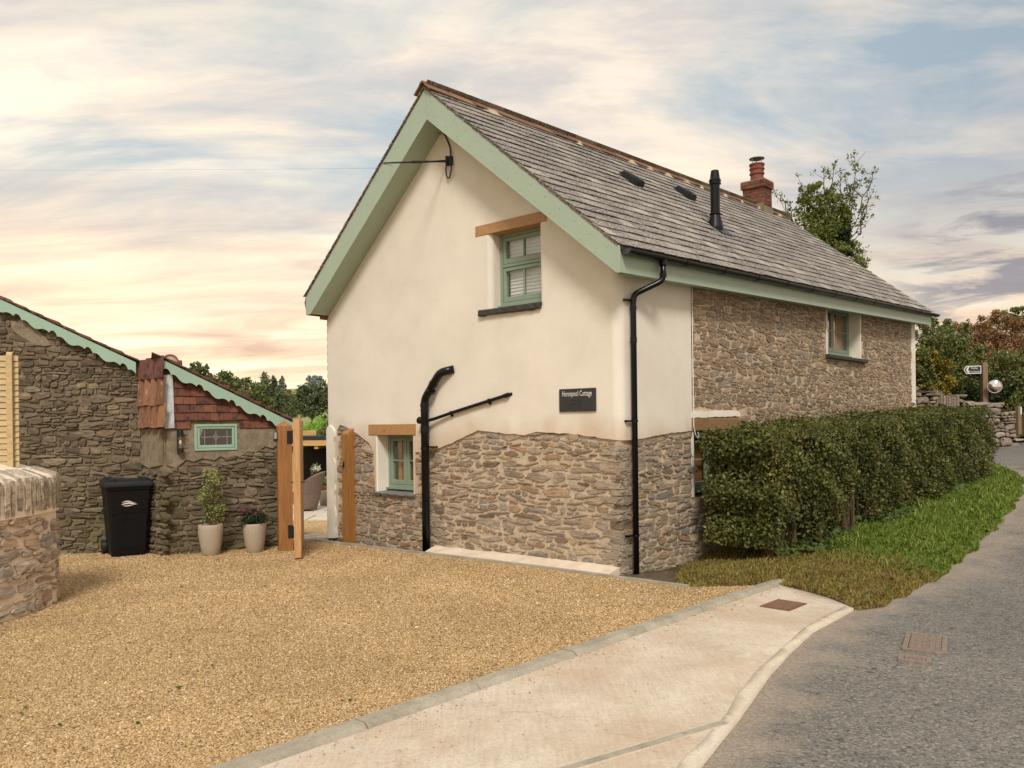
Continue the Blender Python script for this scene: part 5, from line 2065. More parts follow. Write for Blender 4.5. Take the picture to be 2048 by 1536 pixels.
pq = thing('name_plaque', PGw(-0.567, 1.82, 0.03), 'dark slate house name plaque lettered Horsepool Cottage on the cream gable', 'sign')
MB().fbox(PGw, -0.832, -0.305, 1.820, 2.088, 0.024, 0.045, 0.003).build('plate', M_plaque, pq, recalc=True)
text_mesh('Horsepool Cottage', 0.092, PGw, -0.567, 2.000, 0.0455, M_whitep, pq, sx=0.60)
for a, b in ((-0.787, 2.045), (-0.578, 2.05), (-0.50, 2.068), (-0.375, 1.985)):
    pass
# engraved leaping animal outline, dark on dark
hp = [(-0.09, 0.165), (-0.075, 0.185), (-0.05, 0.178), (-0.055, 0.150), (-0.03, 0.125), (0.03, 0.118), (0.065, 0.130), (0.085, 0.10), (0.06, 0.10), (0.045, 0.075), (0.07, 0.045), (0.075, 0.015)]
hp2 = [(-0.055, 0.150), (-0.05, 0.105), (-0.02, 0.085), (0.045, 0.075)]
hp3 = [(-0.05, 0.105), (-0.085, 0.065), (-0.095, 0.025)]
hp4 = [(-0.02, 0.085), (-0.045, 0.045), (-0.03, 0.01)]
m = MB()
for pth in (hp, hp2, hp3, hp4):
    m.tube([PGw(-0.59 + x, 1.825 + y, 0.0455) for x, y in pth], 0.0022, 6)
m.build('engraving', M_engrave, pq)

pl_ = thing('service_cable', PGw(-2.45, 5.0, 0.03), 'black overhead service cable with bracket and loop high on the gable', 'cable')
bt, bz = on_gable(898, 321, 0.05)
m = MB()
m.fbox(PGw, -bt - 0.05, -bt + 0.05, bz - 0.06, bz + 0.05, 0.02, 0.05)
m.tube([PGw(-bt - 0.03, bz - 0.05, 0.06), PGw(-bt - 0.03, bz + 0.06, 0.06)], 0.022, 10)
m.tube([PGw(-bt + 0.03, bz - 0.06, 0.06), PGw(-bt + 0.03, bz + 0.05, 0.06)], 0.018, 10)
m.tube([PGw(-bt - 0.06, bz, 0.07), PGw(-bt + 0.05, bz, 0.07)], 0.014, 8)
m.build('bracket', M_blackm, pl_, recalc=True)
m = MB()
c0 = [PGw(-on_gable(888, 262)[0], on_gable(888, 262)[1] + 0.02, 0.03), PGw(-bt - 0.0, bz + 0.2, 0.04), PGw(-bt + 0.045, bz + 0.03, 0.06), PGw(-bt + 0.05, bz - 0.12, 0.06), PGw(-bt + 0.01, bz - 0.235, 0.06), PGw(-bt - 0.04, bz - 0.20, 0.06), PGw(-bt - 0.05, bz - 0.1, 0.06), PGw(-bt - 0.03, bz - 0.02, 0.06)]


def cr_spline(p, n=8):
    p = [Vector(q) for q in p]
    o = []
    for i in range(len(p) - 1):
        a, b, c, d = p[max(i - 1, 0)], p[i], p[i + 1], p[min(i + 2, len(p) - 1)]
        for k in range(n):
            t = k / n
            o.append(0.5 * ((2 * b) + (c - a) * t + (2 * a - 5 * b + 4 * c - d) * t * t + (3 * b - a - 3 * c + d) * t ** 3))
    o.append(p[-1])
    return o


m.tube(cr_spline(c0), 0.010, 8)
m.build('loop', M_rubber, pl_)
b0 = Vector(PGw(-bt - 0.06, bz, 0.07))
b1 = wp(768, 326, 10.0)
b2 = wp(560, 338, 16.0)
b3 = wp(-700, 300, 46.0)
m = MB()
m.tube([b0, b0 * 0.72 + b1 * 0.28, b0 * 0.7 + b1 * 0.3, b1], [0.016, 0.012, 0.016, 0.009], 8)
m.tube([b1 * 0.55 + b0 * 0.45, b1 * 0.42 + b0 * 0.58], 0.018, 8)
m.build('splice', M_rubber, pl_)
m = MB()
m.tube(cr_spline([b1, b2, (b2 + b3) / 2 - Vector((0, 0, 0.5)), b3], 6), [0.004 - 0.0028 * min(1, i / 5) for i in range(19)], 6)
m.build('wire', M_rubber, pl_)
m = MB()
m.tube([PGw(-on_gable(800, 263, 0.3)[0], on_gable(800, 263, 0.3)[1], 0.30), PGw(-on_gable(896, 268, 0.02)[0], on_gable(896, 268, 0.02)[1], 0.02)], 0.004, 6)
m.build('stay_wire', M_rubber, pl_)

# slam post fixed to the gable
g0 = gz(*wld(-0.1, 4.94)[:2])
sp_ = thing('slam_post', PGw(-4.94, g0, 0.09), 'short oak gate post with sloping top fixed against the gable stonework', 'post')
m = MB()
a, b, n0, n1, h = -4.945, -4.815, 0.0, 0.155, 1.655
m.hexa([PGw(a, g0 - 0.02, n0), PGw(b, g0 - 0.02, n0), PGw(b, g0 - 0.02, n1), PGw(a, g0 - 0.02, n1), PGw(a, h - 0.0, n0), PGw(b, h, n0), PGw(b, h - 0.10, n1), PGw(a, h - 0.10, n1)])
m.build('post_timber', M_oak_post, sp_, recalc=True)
m = MB()
m.fbox(PGw, -4.915, -4.88, 1.05, 1.14, n1, n1 + 0.006)
m.tube([PGw(-4.895, 1.12, n1), PGw(-4.895, 1.08, n1 + 0.03), PGw(-4.88, 1.055, n1 + 0.035)], 0.007, 6)
m.build('gate_catch', M_blackm, sp_, recalc=True)

# big gate post and the open gate
gc = Vector((*gp(571, 1101), 0))
gc.z = gz(gc.x, gc.y)
hang = thing('gate_post', tuple(gc), 'thick square oak gate post with pointed top beside the outbuilding', 'post')
pd = Vector((0.93, 0.37, 0)).normalized()
pe = Vector((-pd.y, pd.x, 0))


def PP(u, v, n):
    return gc + pd * u + Vector((0, 0, v)) - pe * n


hw_ = 0.098
m = MB()
zt = 1.78
vs = [PP(x, z_, y) for z_ in (-0.03, zt) for x, y in ((-hw_, -hw_), (hw_, -hw_), (hw_, hw_), (-hw_, hw_))] + [PP(0, zt + 0.085, 0)]
m.add(vs, [(0, 3, 2, 1), (0, 1, 5, 4), (1, 2, 6, 5), (2, 3, 7, 6), (3, 0, 4, 7), (4, 5, 8), (5, 6, 8), (6, 7, 8), (7, 4, 8)])
m.build('post_timber', M_oak_post, hang, recalc=True)
gn = Vector((*gp(596, 1120), 0))
gn.z = gz(gn.x, gn.y)
gate = thing('gate', tuple(gn), 'boarded timber gate standing open edge on beside the oak gate post', 'gate')
gfar = Vector((gc.x + 0.150, gc.y + 0.30, 0))
gd = (gfar - Vector((gn.x, gn.y, 0)))
gL = gd.length
gd.normalize()
ge = Vector((gd.y, -gd.x, 0))       # towards the right


def PGt(u, v, n):
    return gn + gd * u + Vector((0, 0, v)) + ge * n


zb, zt2 = 0.03, 1.86
m = MB()
m.fbox(PGt, 0.0, 0.11, zb, zt2, -0.045, 0.045, 0.008)
m.build('stile', M_pine, gate, recalc=True)
m = MB()
m.fbox(PGt, gL - 0.11, gL, zb, zt2, -0.030, 0.040, 0.008)
m.build('stile', M_pine, gate, recalc=True)
for z_ in (0.16, 0.92, 1.66):
    MB().fbox(PGt, 0.112, gL - 0.112, z_, z_ + 0.13, -0.030, 0.0, 0.006).build('rail', M_pine, gate, recalc=True)
u = 0.112
while u < gL - 0.15:
    w = min(0.118, gL - 0.112 - u)
    MB().fbox(PGt, u + 0.002, u + w - 0.002, zb + 0.02, zt2 - 0.02, 0.002, 0.036, 0.004).build('plank', M_pine, gate, recalc=True)
    u += w
for z_ in (0.24, 1.58):
    m = MB()
    m.fbox(PGt, gL - 0.42, gL + 0.02, z_ - 0.022, z_ + 0.022, -0.040, -0.031)
    m.tube([PGt(gL + 0.03, z_ - 0.06, -0.05), PGt(gL + 0.03, z_ + 0.06, -0.05)], 0.016, 8)
    m.build('hinge', M_blackm, gate, recalc=True)
    m = MB()
    m.hexa([PP(hw_ - 0.07, z_ - 0.10 + 0.05, hw_ + 0.0), PP(hw_, z_ - 0.10 + 0.05, hw_ + 0.0), PP(hw_, z_ - 0.10 + 0.05, hw_ + 0.012), PP(hw_ - 0.07, z_ - 0.10 + 0.05, hw_ + 0.012),
            PP(hw_ - 0.07, z_ + 0.13, hw_ + 0.0), PP(hw_, z_ + 0.13, hw_ + 0.0), PP(hw_, z_ + 0.13, hw_ + 0.012), PP(hw_ - 0.07, z_ + 0.13, hw_ + 0.012)])
    m.tube([PP(hw_ + 0.012, z_ - 0.05, hw_ + 0.02), PP(hw_ + 0.012, z_ + 0.11, hw_ + 0.02)], 0.018, 8)
    m.build('hinge_plate', M_blackm, hang, recalc=True)
m = MB()
m.tube([PGt(0.06, 1.02, -0.075), PGt(0.06, 1.02, 0.085)], 0.009, 8)
m.lathe([(0, -0.01), (0.03, 0), (0, 0.01)], PGt(0.06, 1.02, 0.09), 10)
m.tube([PGt(0.06, 1.02, -0.07), PGt(0.14, 1.01, -0.075)], 0.010, 8)
m.build('latch', M_blackm, gate, recalc=True)

# ------------------------------------------------------------------ outbuilding
FL = frame((-8.9, 11.33), (-5.35, 11.65))
FC = frame((-5.35, 11.65), (-4.93, 11.30))
FR = frame((-4.93, 11.30), (-3.45, 12.02))
ob = thing('outbuilding', (-5.0, 11.6, -0.1), 'low dark stone outbuilding with scalloped green bargeboards and red tile hanging', 'outbuilding')
A0, A1 = FL.uv(0, 596, 0.10), FL.uv(272, 722.6, 0.10)
slL = (A1[1] - A0[1]) / (A1[0] - A0[0])
topL = lambda u: A1[1] + slL * (u - A1[0])
B0, B1 = FR.uv(327, 718, 0.12), FR.uv(590, 845, 0.12)
slR = (B1[1] - B0[1]) / (B1[0] - B0[0])
topR = lambda u: B0[1] + slR * (u - B0[0])
wL = MB().prism([[(0, -0.4), (FL.L, -0.4), (FL.L, topL(FL.L) - 0.03), (0, topL(0) - 0.03)]], FL, -0.35, -0.012).build('left_wall', M_mortar_dark, ob, recalc=True)
wC = MB().prism([[(-0.05, -0.4), (FC.L, -0.4), (FC.L, topR(0) - 0.03), (-0.05, topL(FL.L) - 0.05)]], FC, -0.30, -0.012).build('return_wall', M_mortar_dark, ob, recalc=True)
wq = [FR.uv(389, 902), FR.uv(474, 848)]
WN = (wq[0][0], wq[1][0], min(FR.uv(389, 902)[1], FR.uv(474, 896)[1]), max(FR.uv(392, 850)[1], FR.uv(474, 848)[1]))
RLn = FR.L
wR = MB().prism([[(0, -0.4), (RLn, -0.4), (RLn, topR(RLn) - 0.03), (0, topR(0) - 0.03)], rect(WN, -0.01)], FR, -0.30, -0.012).build('right_wall', M_mortar_dark, ob, recalc=True)

rs3 = random.Random(5)
om = []
inL = lambda u, v: 0.9 < u < FL.L + 0.02 and v < topL(u) - 0.10 and not in_poly((u, v), plL)
plL = [FL.uv(*p) for p in ((22, 642), (50, 640), (85, 668), (104, 690), (90, 692), (72, 690), (52, 678), (26, 662))]
for pts in rubble(rs3, 0.9, FL.L + 0.03, -0.15, 3.4, (0.024, 0.066), (2.6, 7.5), 0.004, 0.026, inL, (), (0.28, 0.85), 0.95):
    om.append((FL, pts, 0.020, wL))
cz0 = FC.uv(310, 935)[1]
for pts in rubble(rs3, -0.05, FC.L + 0.01, -0.15, cz0 + 0.02, (0.05, 0.10), (1.3, 2.8), 0.014, 0.014, lambda u, v: v < cz0):
    om.append((FC, pts, 0.026, wC))
patch_px = [(333, 858), (556, 855), (556, 888), (545, 896), (530, 893), (512, 905), (496, 902), (480, 914), (470, 911), (455, 918), (440, 913), (428, 921), (405, 916), (388, 924), (372, 920), (352, 936), (333, 930)]
patch = [FR.uv(*p) for p in patch_px]
low_b = min(p[1] for p in patch[3:])


def inR(u, v):
    return -0.01 < u < RLn + 0.02 and v < 1.45 and not in_poly((u, v), patch) and not (u < 0.12 and v > low_b - 0.02)


for pts in rubble(rs3, -0.02, RLn + 0.03, -0.15, 1.45, (0.024, 0.066), (2.4, 7.0), 0.004, 0.026, inR, [(WN[0] - 0.05, WN[1] + 0.05, WN[2] - 0.05, WN[3] + 0.1)], (0.28, 0.85), 0.95):
    om.append((FR, pts, 0.020, wR))


def oscore(it):
    P_, pts, pr, par = it
    cu, cv = sum(p[0] for p in pts) / len(pts), sum(p[1] for p in pts) / len(pts)
    w = P_(cu, cv, 0)
    vd = Vector((w[0], w[1], 0))
    if w[0] / w[1] < -0.66:
        return 0
    return poly_area(pts) * abs(vd.normalized().dot(P_.n)) / vd.length_squared


om.sort(key=oscore, reverse=True)
rest = {}
for i, (P_, pts, pr, par) in enumerate(om):
    vs, fs = stone_geo(rs3, P_, pts, pr)
    if i < 300:
        mesh_obj('stone', vs, fs, M_stone_dark, par, origin='mid')
    else:
        rest.setdefault(par.name, (par, MB()))[1].add(vs, fs)
for par, mb in rest.values():
    mb.build('small_stones', M_stone_dark, par, kind='stuff')
MB().prism([wavy(patch + [patch[0]], 0.006, 0.08)[:-1], rect(WN, -0.005)], FR, -0.015, 0.012).build('cement_render', M_block, wR, recalc=True)
MB().prism([wavy(plL + [plL[0]], 0.006, 0.06)[:-1]], FL, -0.012, 0.016).build('mortar_patch', M_block, wL, recalc=True)
bl_ = [FC.uv(*p) for p in ((290, 858), (337, 858), (337, 936), (320, 930), (300, 936), (290, 930))]
MB().prism([[(-0.02, bl_[0][1]), (FC.L + 0.012, bl_[0][1]), (FC.L + 0.012, bl_[3][1]), (FC.L * 0.4, bl_[3][1] - 0.05), (-0.02, bl_[3][1])]], FC, -0.02, 0.014).build('cement_block', M_block, wC, recalc=True)

# scalloped bargeboards
def scallop(u):
    k = [(0.0, 0.152), (0.06, 0.136), (0.12, 0.131), (0.18, 0.140), (0.24, 0.160), (0.30, 0.172), (0.36, 0.177), (0.43, 0.172), (0.50, 0.158), (0.57, 0.139), (0.64, 0.131), (0.71, 0.133), (0.78, 0.145),
         (0.785, 0.138), (0.80, 0.120), (0.84, 0.104), (0.89, 0.099), (0.94, 0.106), (0.975, 0.124), (0.99, 0.142), (1.0, 0.152)]
    for (a, b), (c, d) in zip(k[:-1], k[1:]):
        if u <= c:
            return b + (d - b) * (u - a) / (c - a)
    return k[-1][1]


def board(P, u0, u1, top, phase, period, n0, n1, parent):
    m = 220
    bot = []
    for i in range(m + 1):
        u = u0 + (u1 - u0) * i / m
        bot.append((u, top(u) - scallop(((u - phase) / period) % 1.0) * 1.14))
    return MB().prism([[(u0, top(u0)), (u1, top(u1))] + bot[::-1]], P, n0, n1).build('bargeboard', M_mint, parent, recalc=True)


pr_ = FL.uv(177, 700, 0.1)[0] - FL.uv(106, 668, 0.1)[0]
board(FL, 0.9, A1[0], topL, FL.uv(186, 706, 0.1)[0], pr_, 0.085, 0.11, ob)
pr2 = FR.uv(465, 806, 0.12)[0] - FR.uv(400.5, 776, 0.12)[0]
board(FR, B0[0], B1[0], topR, FR.uv(408, 780, 0.12)[0], pr2, 0.10, 0.125, ob)
# roofs behind the boards with stepped verge tiles
for (P0_, u0, u1, top, nf) in ((FL, 0.7, A1[0] + 0.02, topL, 0.085), (FR, B0[0] - 0.05, B1[0] + 0.02, topR, 0.10)):
    # the pitch also falls away from the drive
    P_ = lambda u, v, n, Q=P0_, e=nf: Q(u, v - 0.34 * max(0.0, e - n), n)
    m = MB()
    m.hexa([P_(u0, top(u0) - 0.05, -4.2), P_(u1, top(u1) - 0.05, -4.2), P_(u1, top(u1) - 0.05, nf - 0.002), P_(u0, top(u0) - 0.05, nf - 0.002),
            P_(u0, top(u0) + 0.004, -4.2), P_(u1, top(u1) + 0.004, -4.2), P_(u1, top(u1) + 0.004, nf + 0.04), P_(u0, top(u0) + 0.004, nf + 0.04)])
    rfo = m.build('roof', M_felt, ob, recalc=True)
    u = u0
    r_ = random.Random(9)
    while u < u1 - 0.05:
        w = 0.27
        ue = min(u + w, u1 + 0.03)
        for n_ in range(5):
            jj = r_.uniform(0, 0.012)
            na, nb_ = nf + 0.045 - n_ * 0.2, nf + 0.045 - n_ * 0.2 - 0.195
            th = 0.016
            a0, a1 = top(u) + 0.010 + jj * 0.4, top(ue) + 0.034 + jj
            MB().hexa([P_(u - 0.10, a0 + 0.04, na), P_(ue, a1 - 0.012, na), P_(ue, a1 - 0.012, nb_), P_(u - 0.10, a0 + 0.04, nb_),
                       P_(u - 0.10, a0 + 0.04 + th, na), P_(ue, a1 + th * 0.6, na), P_(ue, a1 + th * 0.6, nb_), P_(u - 0.10, a0 + 0.04 + th, nb_)]).build('roof_tile', M_tile, rfo, recalc=True)
        u += w * 0.80

# red tile hanging on the right wall
tz1 = FR.uv(450, 856)[1]
row_h = FR.uv(450, 840)[1] - tz1
r_ = random.Random(12)
v = tz1
k = 0
while v < topR(0) - 0.12:
    u = 0.03 - (0.09 if k % 2 else 0)
    while u < RLn - 0.02:
        w = 0.178 + r_.uniform(-0.006, 0.006)
        a, b = max(u, 0.02), min(u + w - 0.004, RLn)
        skip = b - a < 0.03 or v > topR((a + b) / 2) - 0.07
        if a < WN[1] + 0.03 and b > WN[0] - 0.03 and v < WN[3]:
            if a < WN[0] - 0.03:
                b = WN[0] - 0.03
            elif b > WN[1] + 0.03:
                a = WN[1] + 0.03
            else:
                skip = True
            skip = skip or b - a < 0.03
        if not skip:
            jj = r_.uniform(-0.004, 0.004)
            MB().hexa([FR(a, v + jj, 0.012), FR(b, v + jj, 0.012), FR(b, v + jj, 0.034), FR(a, v + jj, 0.034), FR(a, v + row_h + 0.04, 0.004), FR(b, v + row_h + 0.04, 0.004), FR(b, v + row_h + 0.04, 0.012), FR(a, v + row_h + 0.04, 0.012)]).build('hung_tile', M_tile, wR, recalc=True)
        u += w
    v += row_h
    k += 1


# tiles hung on the return: three smooth ones over two rows of rounded ones
def round_tile(P, u0, u1, v0, v1, bul, n_bot, n_top, mat, parent, name):
    vs, fs = [], []
    q = 6
    for (v, nb_) in ((v0, n_bot), (v1, n_top)):
        for i in range(q + 1):
            f = i / q
            vs.append(P(u0 + (u1 - u0) * f, v, nb_ + bul * math.sin(math.pi * f)))
        for i in range(q + 1):
            f = i / q
            vs.append(P(u0 + (u1 - u0) * f, v, nb_ - 0.014 + bul * math.sin(math.pi * f)))
    m = 2 * (q + 1)
    for i in range(q):
        fs += [(i, i + 1, m + i + 1, m + i), (q + 1 + i, q + 2 + i, m + q + 2 + i, m + q + 1 + i), (i, i + 1, q + 2 + i, q + 1 + i), (m + i, m + i + 1, m + q + 2 + i, m + q + 1 + i)]
    fs += [(0, q + 1, m + q + 1, m), (q, 2 * q + 1, m + 2 * q + 1, m + q)]
    MB().add(vs, fs).build(name, mat, parent, recalc=True)


M_smooth = tile_mat(['#5e3a32', '#744a40', '#6a4138'])
M_smooth.name = 'smooth_ridge_clay'
cu0, cu1 = FC.uv(274, 740, 0.05)[0], FC.uv(326, 740, 0.05)[0]
zA, zB, zC_, zD = FC.uv(300, 718, 0.05)[1], FC.uv(300, 758, 0.05)[1], FC.uv(300, 812, 0.05)[1], FC.uv(300, 856, 0.05)[1]
for i in range(3):
    a = cu0 + (cu1 - cu0) * i / 3
    b = cu0 + (cu1 - cu0) * (i + 1) / 3
    ztp = zA + 0.03 * i / 2
    round_tile(FC, a, b - 0.005, zB, ztp, 0.012, 0.068, 0.045, M_smooth, wC, 'ridge_tile')
for row_, (z0, z1, sh) in enumerate(((zC_, zB + 0.02, 0.0), (zD, zC_ + 0.02, 0.04))):
    for i in range(4):
        w = (cu1 - cu0 - 0.02) / 4
        a = cu0 + 0.01 + w * i + sh * 0.5
        round_tile(FC, a + 0.006, a + w - 0.006, z0 + 0.012 * (i % 2), z1, 0.055, 0.055, 0.015, M_hang, wC, 'hung_tile')
m = MB()
lead = [FR.uv(*p, 0.05) for p in ((321, 752), (345, 748), (347, 790), (349, 856), (330, 857), (326, 810))]
m.prism([lead], FR, 0.042, 0.058)
m.build('lead_flashing', M_lead, wR, recalc=True)
m = MB()
rt = FR.uv(336, 716, 0.10)
vs, fs = [], []
for n_ in (0.10, -0.35):
    for rr_ in (0.115, 0.095):
        for i in range(11):
            w = math.pi * i / 10
            vs.append(FR(rt[0] + 0.03 + rr_ * math.cos(w), rt[1] - 0.06 + rr_ * math.sin(w), n_))
for i in range(10):
    fs += [(i, i + 1, 22 + i + 1, 22 + i), (11 + i, 12 + i, 34 + i, 33 + i), (i, i + 1, 12 + i, 11 + i), (22 + i, 23 + i, 34 + i, 33 + i)]
fs += [(0, 11, 33, 22), (10, 21, 43, 32)]
m.add(vs, fs)
m.build('ridge_tile', M_terra, ob, recalc=True)
m = MB()
vs = [FR(rt[0] + 0.03 + 0.094 * math.cos(math.pi * i / 10), rt[1] - 0.06 + 0.094 * math.sin(math.pi * i / 10), nn) for nn in (0.09, 0.05) for i in range(11)]
m.add(vs, [tuple(range(11)), tuple(range(21, 10, -1))] + [(i, i + 1, 12 + i, 11 + i) for i in range(10)])
m.build('mortar_infill', M_mortar, ob, recalc=True)

# leaded window
fw = 0.035
m = MB()
for (a, b, c_, d_) in ((WN[0], WN[0] + fw, WN[2], WN[3]), (WN[1] - fw, WN[1], WN[2], WN[3]), (WN[0] + fw, WN[1] - fw, WN[3] - fw, WN[3]), (WN[0] + fw, WN[1] - fw, WN[2], WN[2] + fw)):
    m.fbox(FR, a, b, c_, d_, -0.06, 0.030, 0.005)
wn_ = m.build('window', M_mint, ob, recalc=True)
m = MB()
i0, i1, j0, j1 = WN[0] + fw + 0.004, WN[1] - fw - 0.004, WN[2] + fw + 0.004, WN[3] - fw - 0.004
sw_ = 0.034
for (a, b, c_, d_) in ((i0, i0 + sw_, j0, j1), (i1 - sw_, i1, j0, j1), (i0 + sw_, i1 - sw_, j1 - sw_ * 0.8, j1), (i0 + sw_, i1 - sw_, j0, j0 + sw_ * 1.2)):
    m.fbox(FR, a, b, c_, d_, -0.05, 0.018, 0.005)
m.build('sash', M_mint, wn_, recalc=True)
p0, p1, q0, q1 = i0 + sw_, i1 - sw_, j0 + sw_ * 1.2, j1 - sw_ * 0.8
MB().fbox(FR, p0, p1, q0, q1, -0.022, -0.018).build('pane', M_glass, wn_, recalc=True)
m = MB()
lb = 0.0035
um, vm = (p0 + p1) / 2, (q0 + q1) / 2
for u in (p0 + (p1 - p0) * 0.15, p1 - (p1 - p0) * 0.15):
    m.fbox(FR, u - lb, u + lb, q0, q1, -0.017, -0.012)
ddx = 0.042
for (a, b) in ((p0, um - ddx), (um + ddx, p1)):
    m.fbox(FR, a, b, vm - lb, vm + lb, -0.0168, -0.0115)
for (a, b) in ((q0, vm - ddx * 1.1), (vm + ddx * 1.1, q1)):
    m.fbox(FR, um - lb, um + lb, a, b, -0.0166, -0.0112)
for sc_ in (1.0, 0.5):
    c4 = [(um - ddx * sc_, vm), (um, vm + ddx * 1.1 * sc_), (um + ddx * sc_, vm), (um, vm - ddx * 1.1 * sc_)]
    for i in range(4):
        a, b = c4[i], c4[(i + 1) % 4]
        m.tube([FR(a[0], a[1], -0.014), FR(b[0], b[1], -0.014)], lb, 5)
for i in range(2):
    m.tube([FR(um - ddx * 0.25, vm + ddx * 0.25 * (1 - 2 * i), -0.014), FR(um + ddx * 0.25, vm - ddx * 0.25 * (1 - 2 * i), -0.014)], lb * 0.8, 5)
m.build('lead_came', plain('lead_came', hx('#8f9292'), 0.5, 0.1, 20, 0), wn_, recalc=True)
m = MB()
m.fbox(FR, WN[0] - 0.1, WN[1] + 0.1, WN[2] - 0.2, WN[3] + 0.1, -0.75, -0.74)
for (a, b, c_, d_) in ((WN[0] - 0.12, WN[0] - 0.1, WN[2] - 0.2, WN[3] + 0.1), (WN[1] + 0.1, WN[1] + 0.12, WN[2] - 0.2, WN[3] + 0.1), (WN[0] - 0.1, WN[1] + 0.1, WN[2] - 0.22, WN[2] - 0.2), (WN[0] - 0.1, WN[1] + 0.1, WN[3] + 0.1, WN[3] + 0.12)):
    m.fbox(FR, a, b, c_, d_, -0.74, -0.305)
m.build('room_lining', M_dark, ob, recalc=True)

# wall lantern
l0, l1 = FR.uv(361, 905, 0.06), FR.uv(361, 860, 0.06)
lu = l0[0]
lan = thing('wall_lantern', tuple(FR(lu, l0[1], 0.05)), 'slim black wall lantern left of the small leaded window', 'lantern')
m = MB()
m.fbox(FR, lu - 0.045, lu - 0.020, l0[1] - 0.005, l1[1] + 0.01, 0.012, 0.055)
m.build('backplate', M_blackm, lan, recalc=True)
m = MB()
ctr = FR(lu, 0, 0.075)
m.lathe([(0.0, l1[1] - 0.09), (0.042, l1[1] - 0.09), (0.042, l1[1] - 0.005), (0.036, l1[1]), (0.0, l1[1])], ctr, 16)
m.lathe([(0.0, l0[1]), (0.042, l0[1]), (0.042, l0[1] + 0.06), (0.0, l0[1] + 0.06)], ctr, 16)
for z_ in (l0[1] + 0.06, l1[1] - 0.075):
    m.tube([FR(lu, z_, 0.075), FR(lu + 0.10, z_, 0.075)], 0.006, 6)
m.build('cap', M_blackm, lan, recalc=True)
m = MB()
m.lathe([(0.036, l0[1] + 0.06), (0.036, l1[1] - 0.09)], ctr, 16)
m.build('glass_tube', M_glass, lan)
m = MB()
m.lathe([(0, 0), (0.018, 0.02), (0.016, 0.05), (0.0, 0.07)], (ctr[0], ctr[1], (l0[1] + l1[1]) / 2 - 0.05), 10)
m.build('bulb', plain('bulb_glass', (0.75, 0.6, 0.4, 1), 0.3, 0.05, 5, 0), lan)

# small box on the post by the wall
bx = thing('key_box', tuple(PP(-hw_ - 0.03, 1.5, 0.05)), 'small grey weatherproof box on the side of the thick gate post', 'key box')
m = MB()
m.fbox(lambda u, v, n: PP(u, v, n), -hw_ - 0.05, -hw_ - 0.002, 1.56, 1.70, 0.02, 0.075, 0.008)
m.build('case', M_blackm, bx, recalc=True)
m = MB()
m.fbox(lambda u, v, n: PP(u, v, n), -hw_ - 0.046, -hw_ - 0.012, 1.60, 1.69, 0.0755, 0.083)
m.build('cover_flap', plain('grey_plastic', (0.35, 0.35, 0.35, 1), 0.5, 0.05, 5, 0), bx, recalc=True)

# ------------------------------------------------------------------ wheelie bin
bc = Vector((*gp(254, 1112), 0))
bc += Vector((bc.x, bc.y, 0)).normalized() * 0.18
bc.z = gz(bc.x, bc.y)
wb = thing('wheelie_bin', tuple(bc), 'black wheelie bin with grey lid and white emblem against the stone wall', 'wheelie bin')
fd = (Vector((-bc.x, -bc.y, 0)).normalized() + Vector((0.14, 0.05, 0))).normalized()   # bin front faces roughly the drive
sd = Vector((-fd.y, fd.x, 0))                # to the right seen from the front


def PBn(u, v, n):
    return bc + sd * u + Vector((0, 0, v)) + fd * n


def taper(m, zs, chf=0.035):
    ring = []
    for (z_, hwid, n0, n1) in zs:
        c_ = chf
        pts = [(-hwid + c_, n1), (hwid - c_, n1), (hwid, n1 - c_), (hwid, n0 + c_), (hwid - c_, n0), (-hwid + c_, n0), (-hwid, n0 + c_), (-hwid, n1 - c_)]
        ring.append([PBn(u, z_, n) for u, n in pts])
    vs = [p for r_ in ring for p in r_]
    fs = [tuple(range(7, -1, -1)), tuple(range((len(ring) - 1) * 8, len(ring) * 8))]
    for r_ in range(len(ring) - 1):
        for k in range(8):
            fs.append((r_ * 8 + k, r_ * 8 + (k + 1) % 8, r_ * 8 + 8 + (k + 1) % 8, r_ * 8 + 8 + k))
    m.add(vs, fs)


m = MB()
taper(m, [(0.02, 0.225, -0.20, 0.23), (0.10, 0.232, -0.25, 0.245), (0.60, 0.262, -0.29, 0.285), (0.93, 0.283, -0.31, 0.318), (0.94, 0.297, -0.325, 0.335), (0.985, 0.300, -0.33, 0.338)])
m.build('body', M_binp, wb, recalc=True)
m = MB()
# raised arch panel on the front
arch = [(-0.125, 0.12), (0.125, 0.12), (0.135, 0.50), (0.12, 0.54), (0.08, 0.565), (-0.08, 0.565), (-0.12, 0.54), (-0.135, 0.50)]
arch2 = [(u * 0.72, 0.12 + (v - 0.12) * 0.9 + 0.01) for u, v in arch]
fn_ = lambda u, v, n: PBn(u, v, 0.246 + (v - 0.1) * 0.082 + n)
m.prism([arch, arch2], fn_, -0.02, 0.010)
m.prism([[(-0.235, 0.60), (-0.16, 0.62), (0.16, 0.62), (0.235, 0.60), (0.24, 0.615), (0.165, 0.64), (-0.165, 0.64), (-0.24, 0.615)]], fn_, -0.02, 0.012)
m.build('front_moulding', M_binp, wb, recalc=True)
m = MB()
taper(m, [(0.986, 0.318, -0.30, 0.365), (1.015, 0.318, -0.31, 0.365), (1.055, 0.295, -0.33, 0.33), (1.075, 0.27, -0.34, 0.27)], 0.03)
lid = m.build('lid', M_binlid, wb, recalc=True)
m = MB()
m.fbox(PBn, -0.25, -0.17, 1.055, 1.098, -0.35, 0.30, 0.012)
m.fbox(PBn, 0.17, 0.25, 1.055, 1.098, -0.35, 0.30, 0.012)
m.fbox(PBn, -0.168, 0.168, 1.05, 1.085, -0.37, -0.28, 0.01)
m.build('lid_rib', M_binlid, lid, recalc=True)
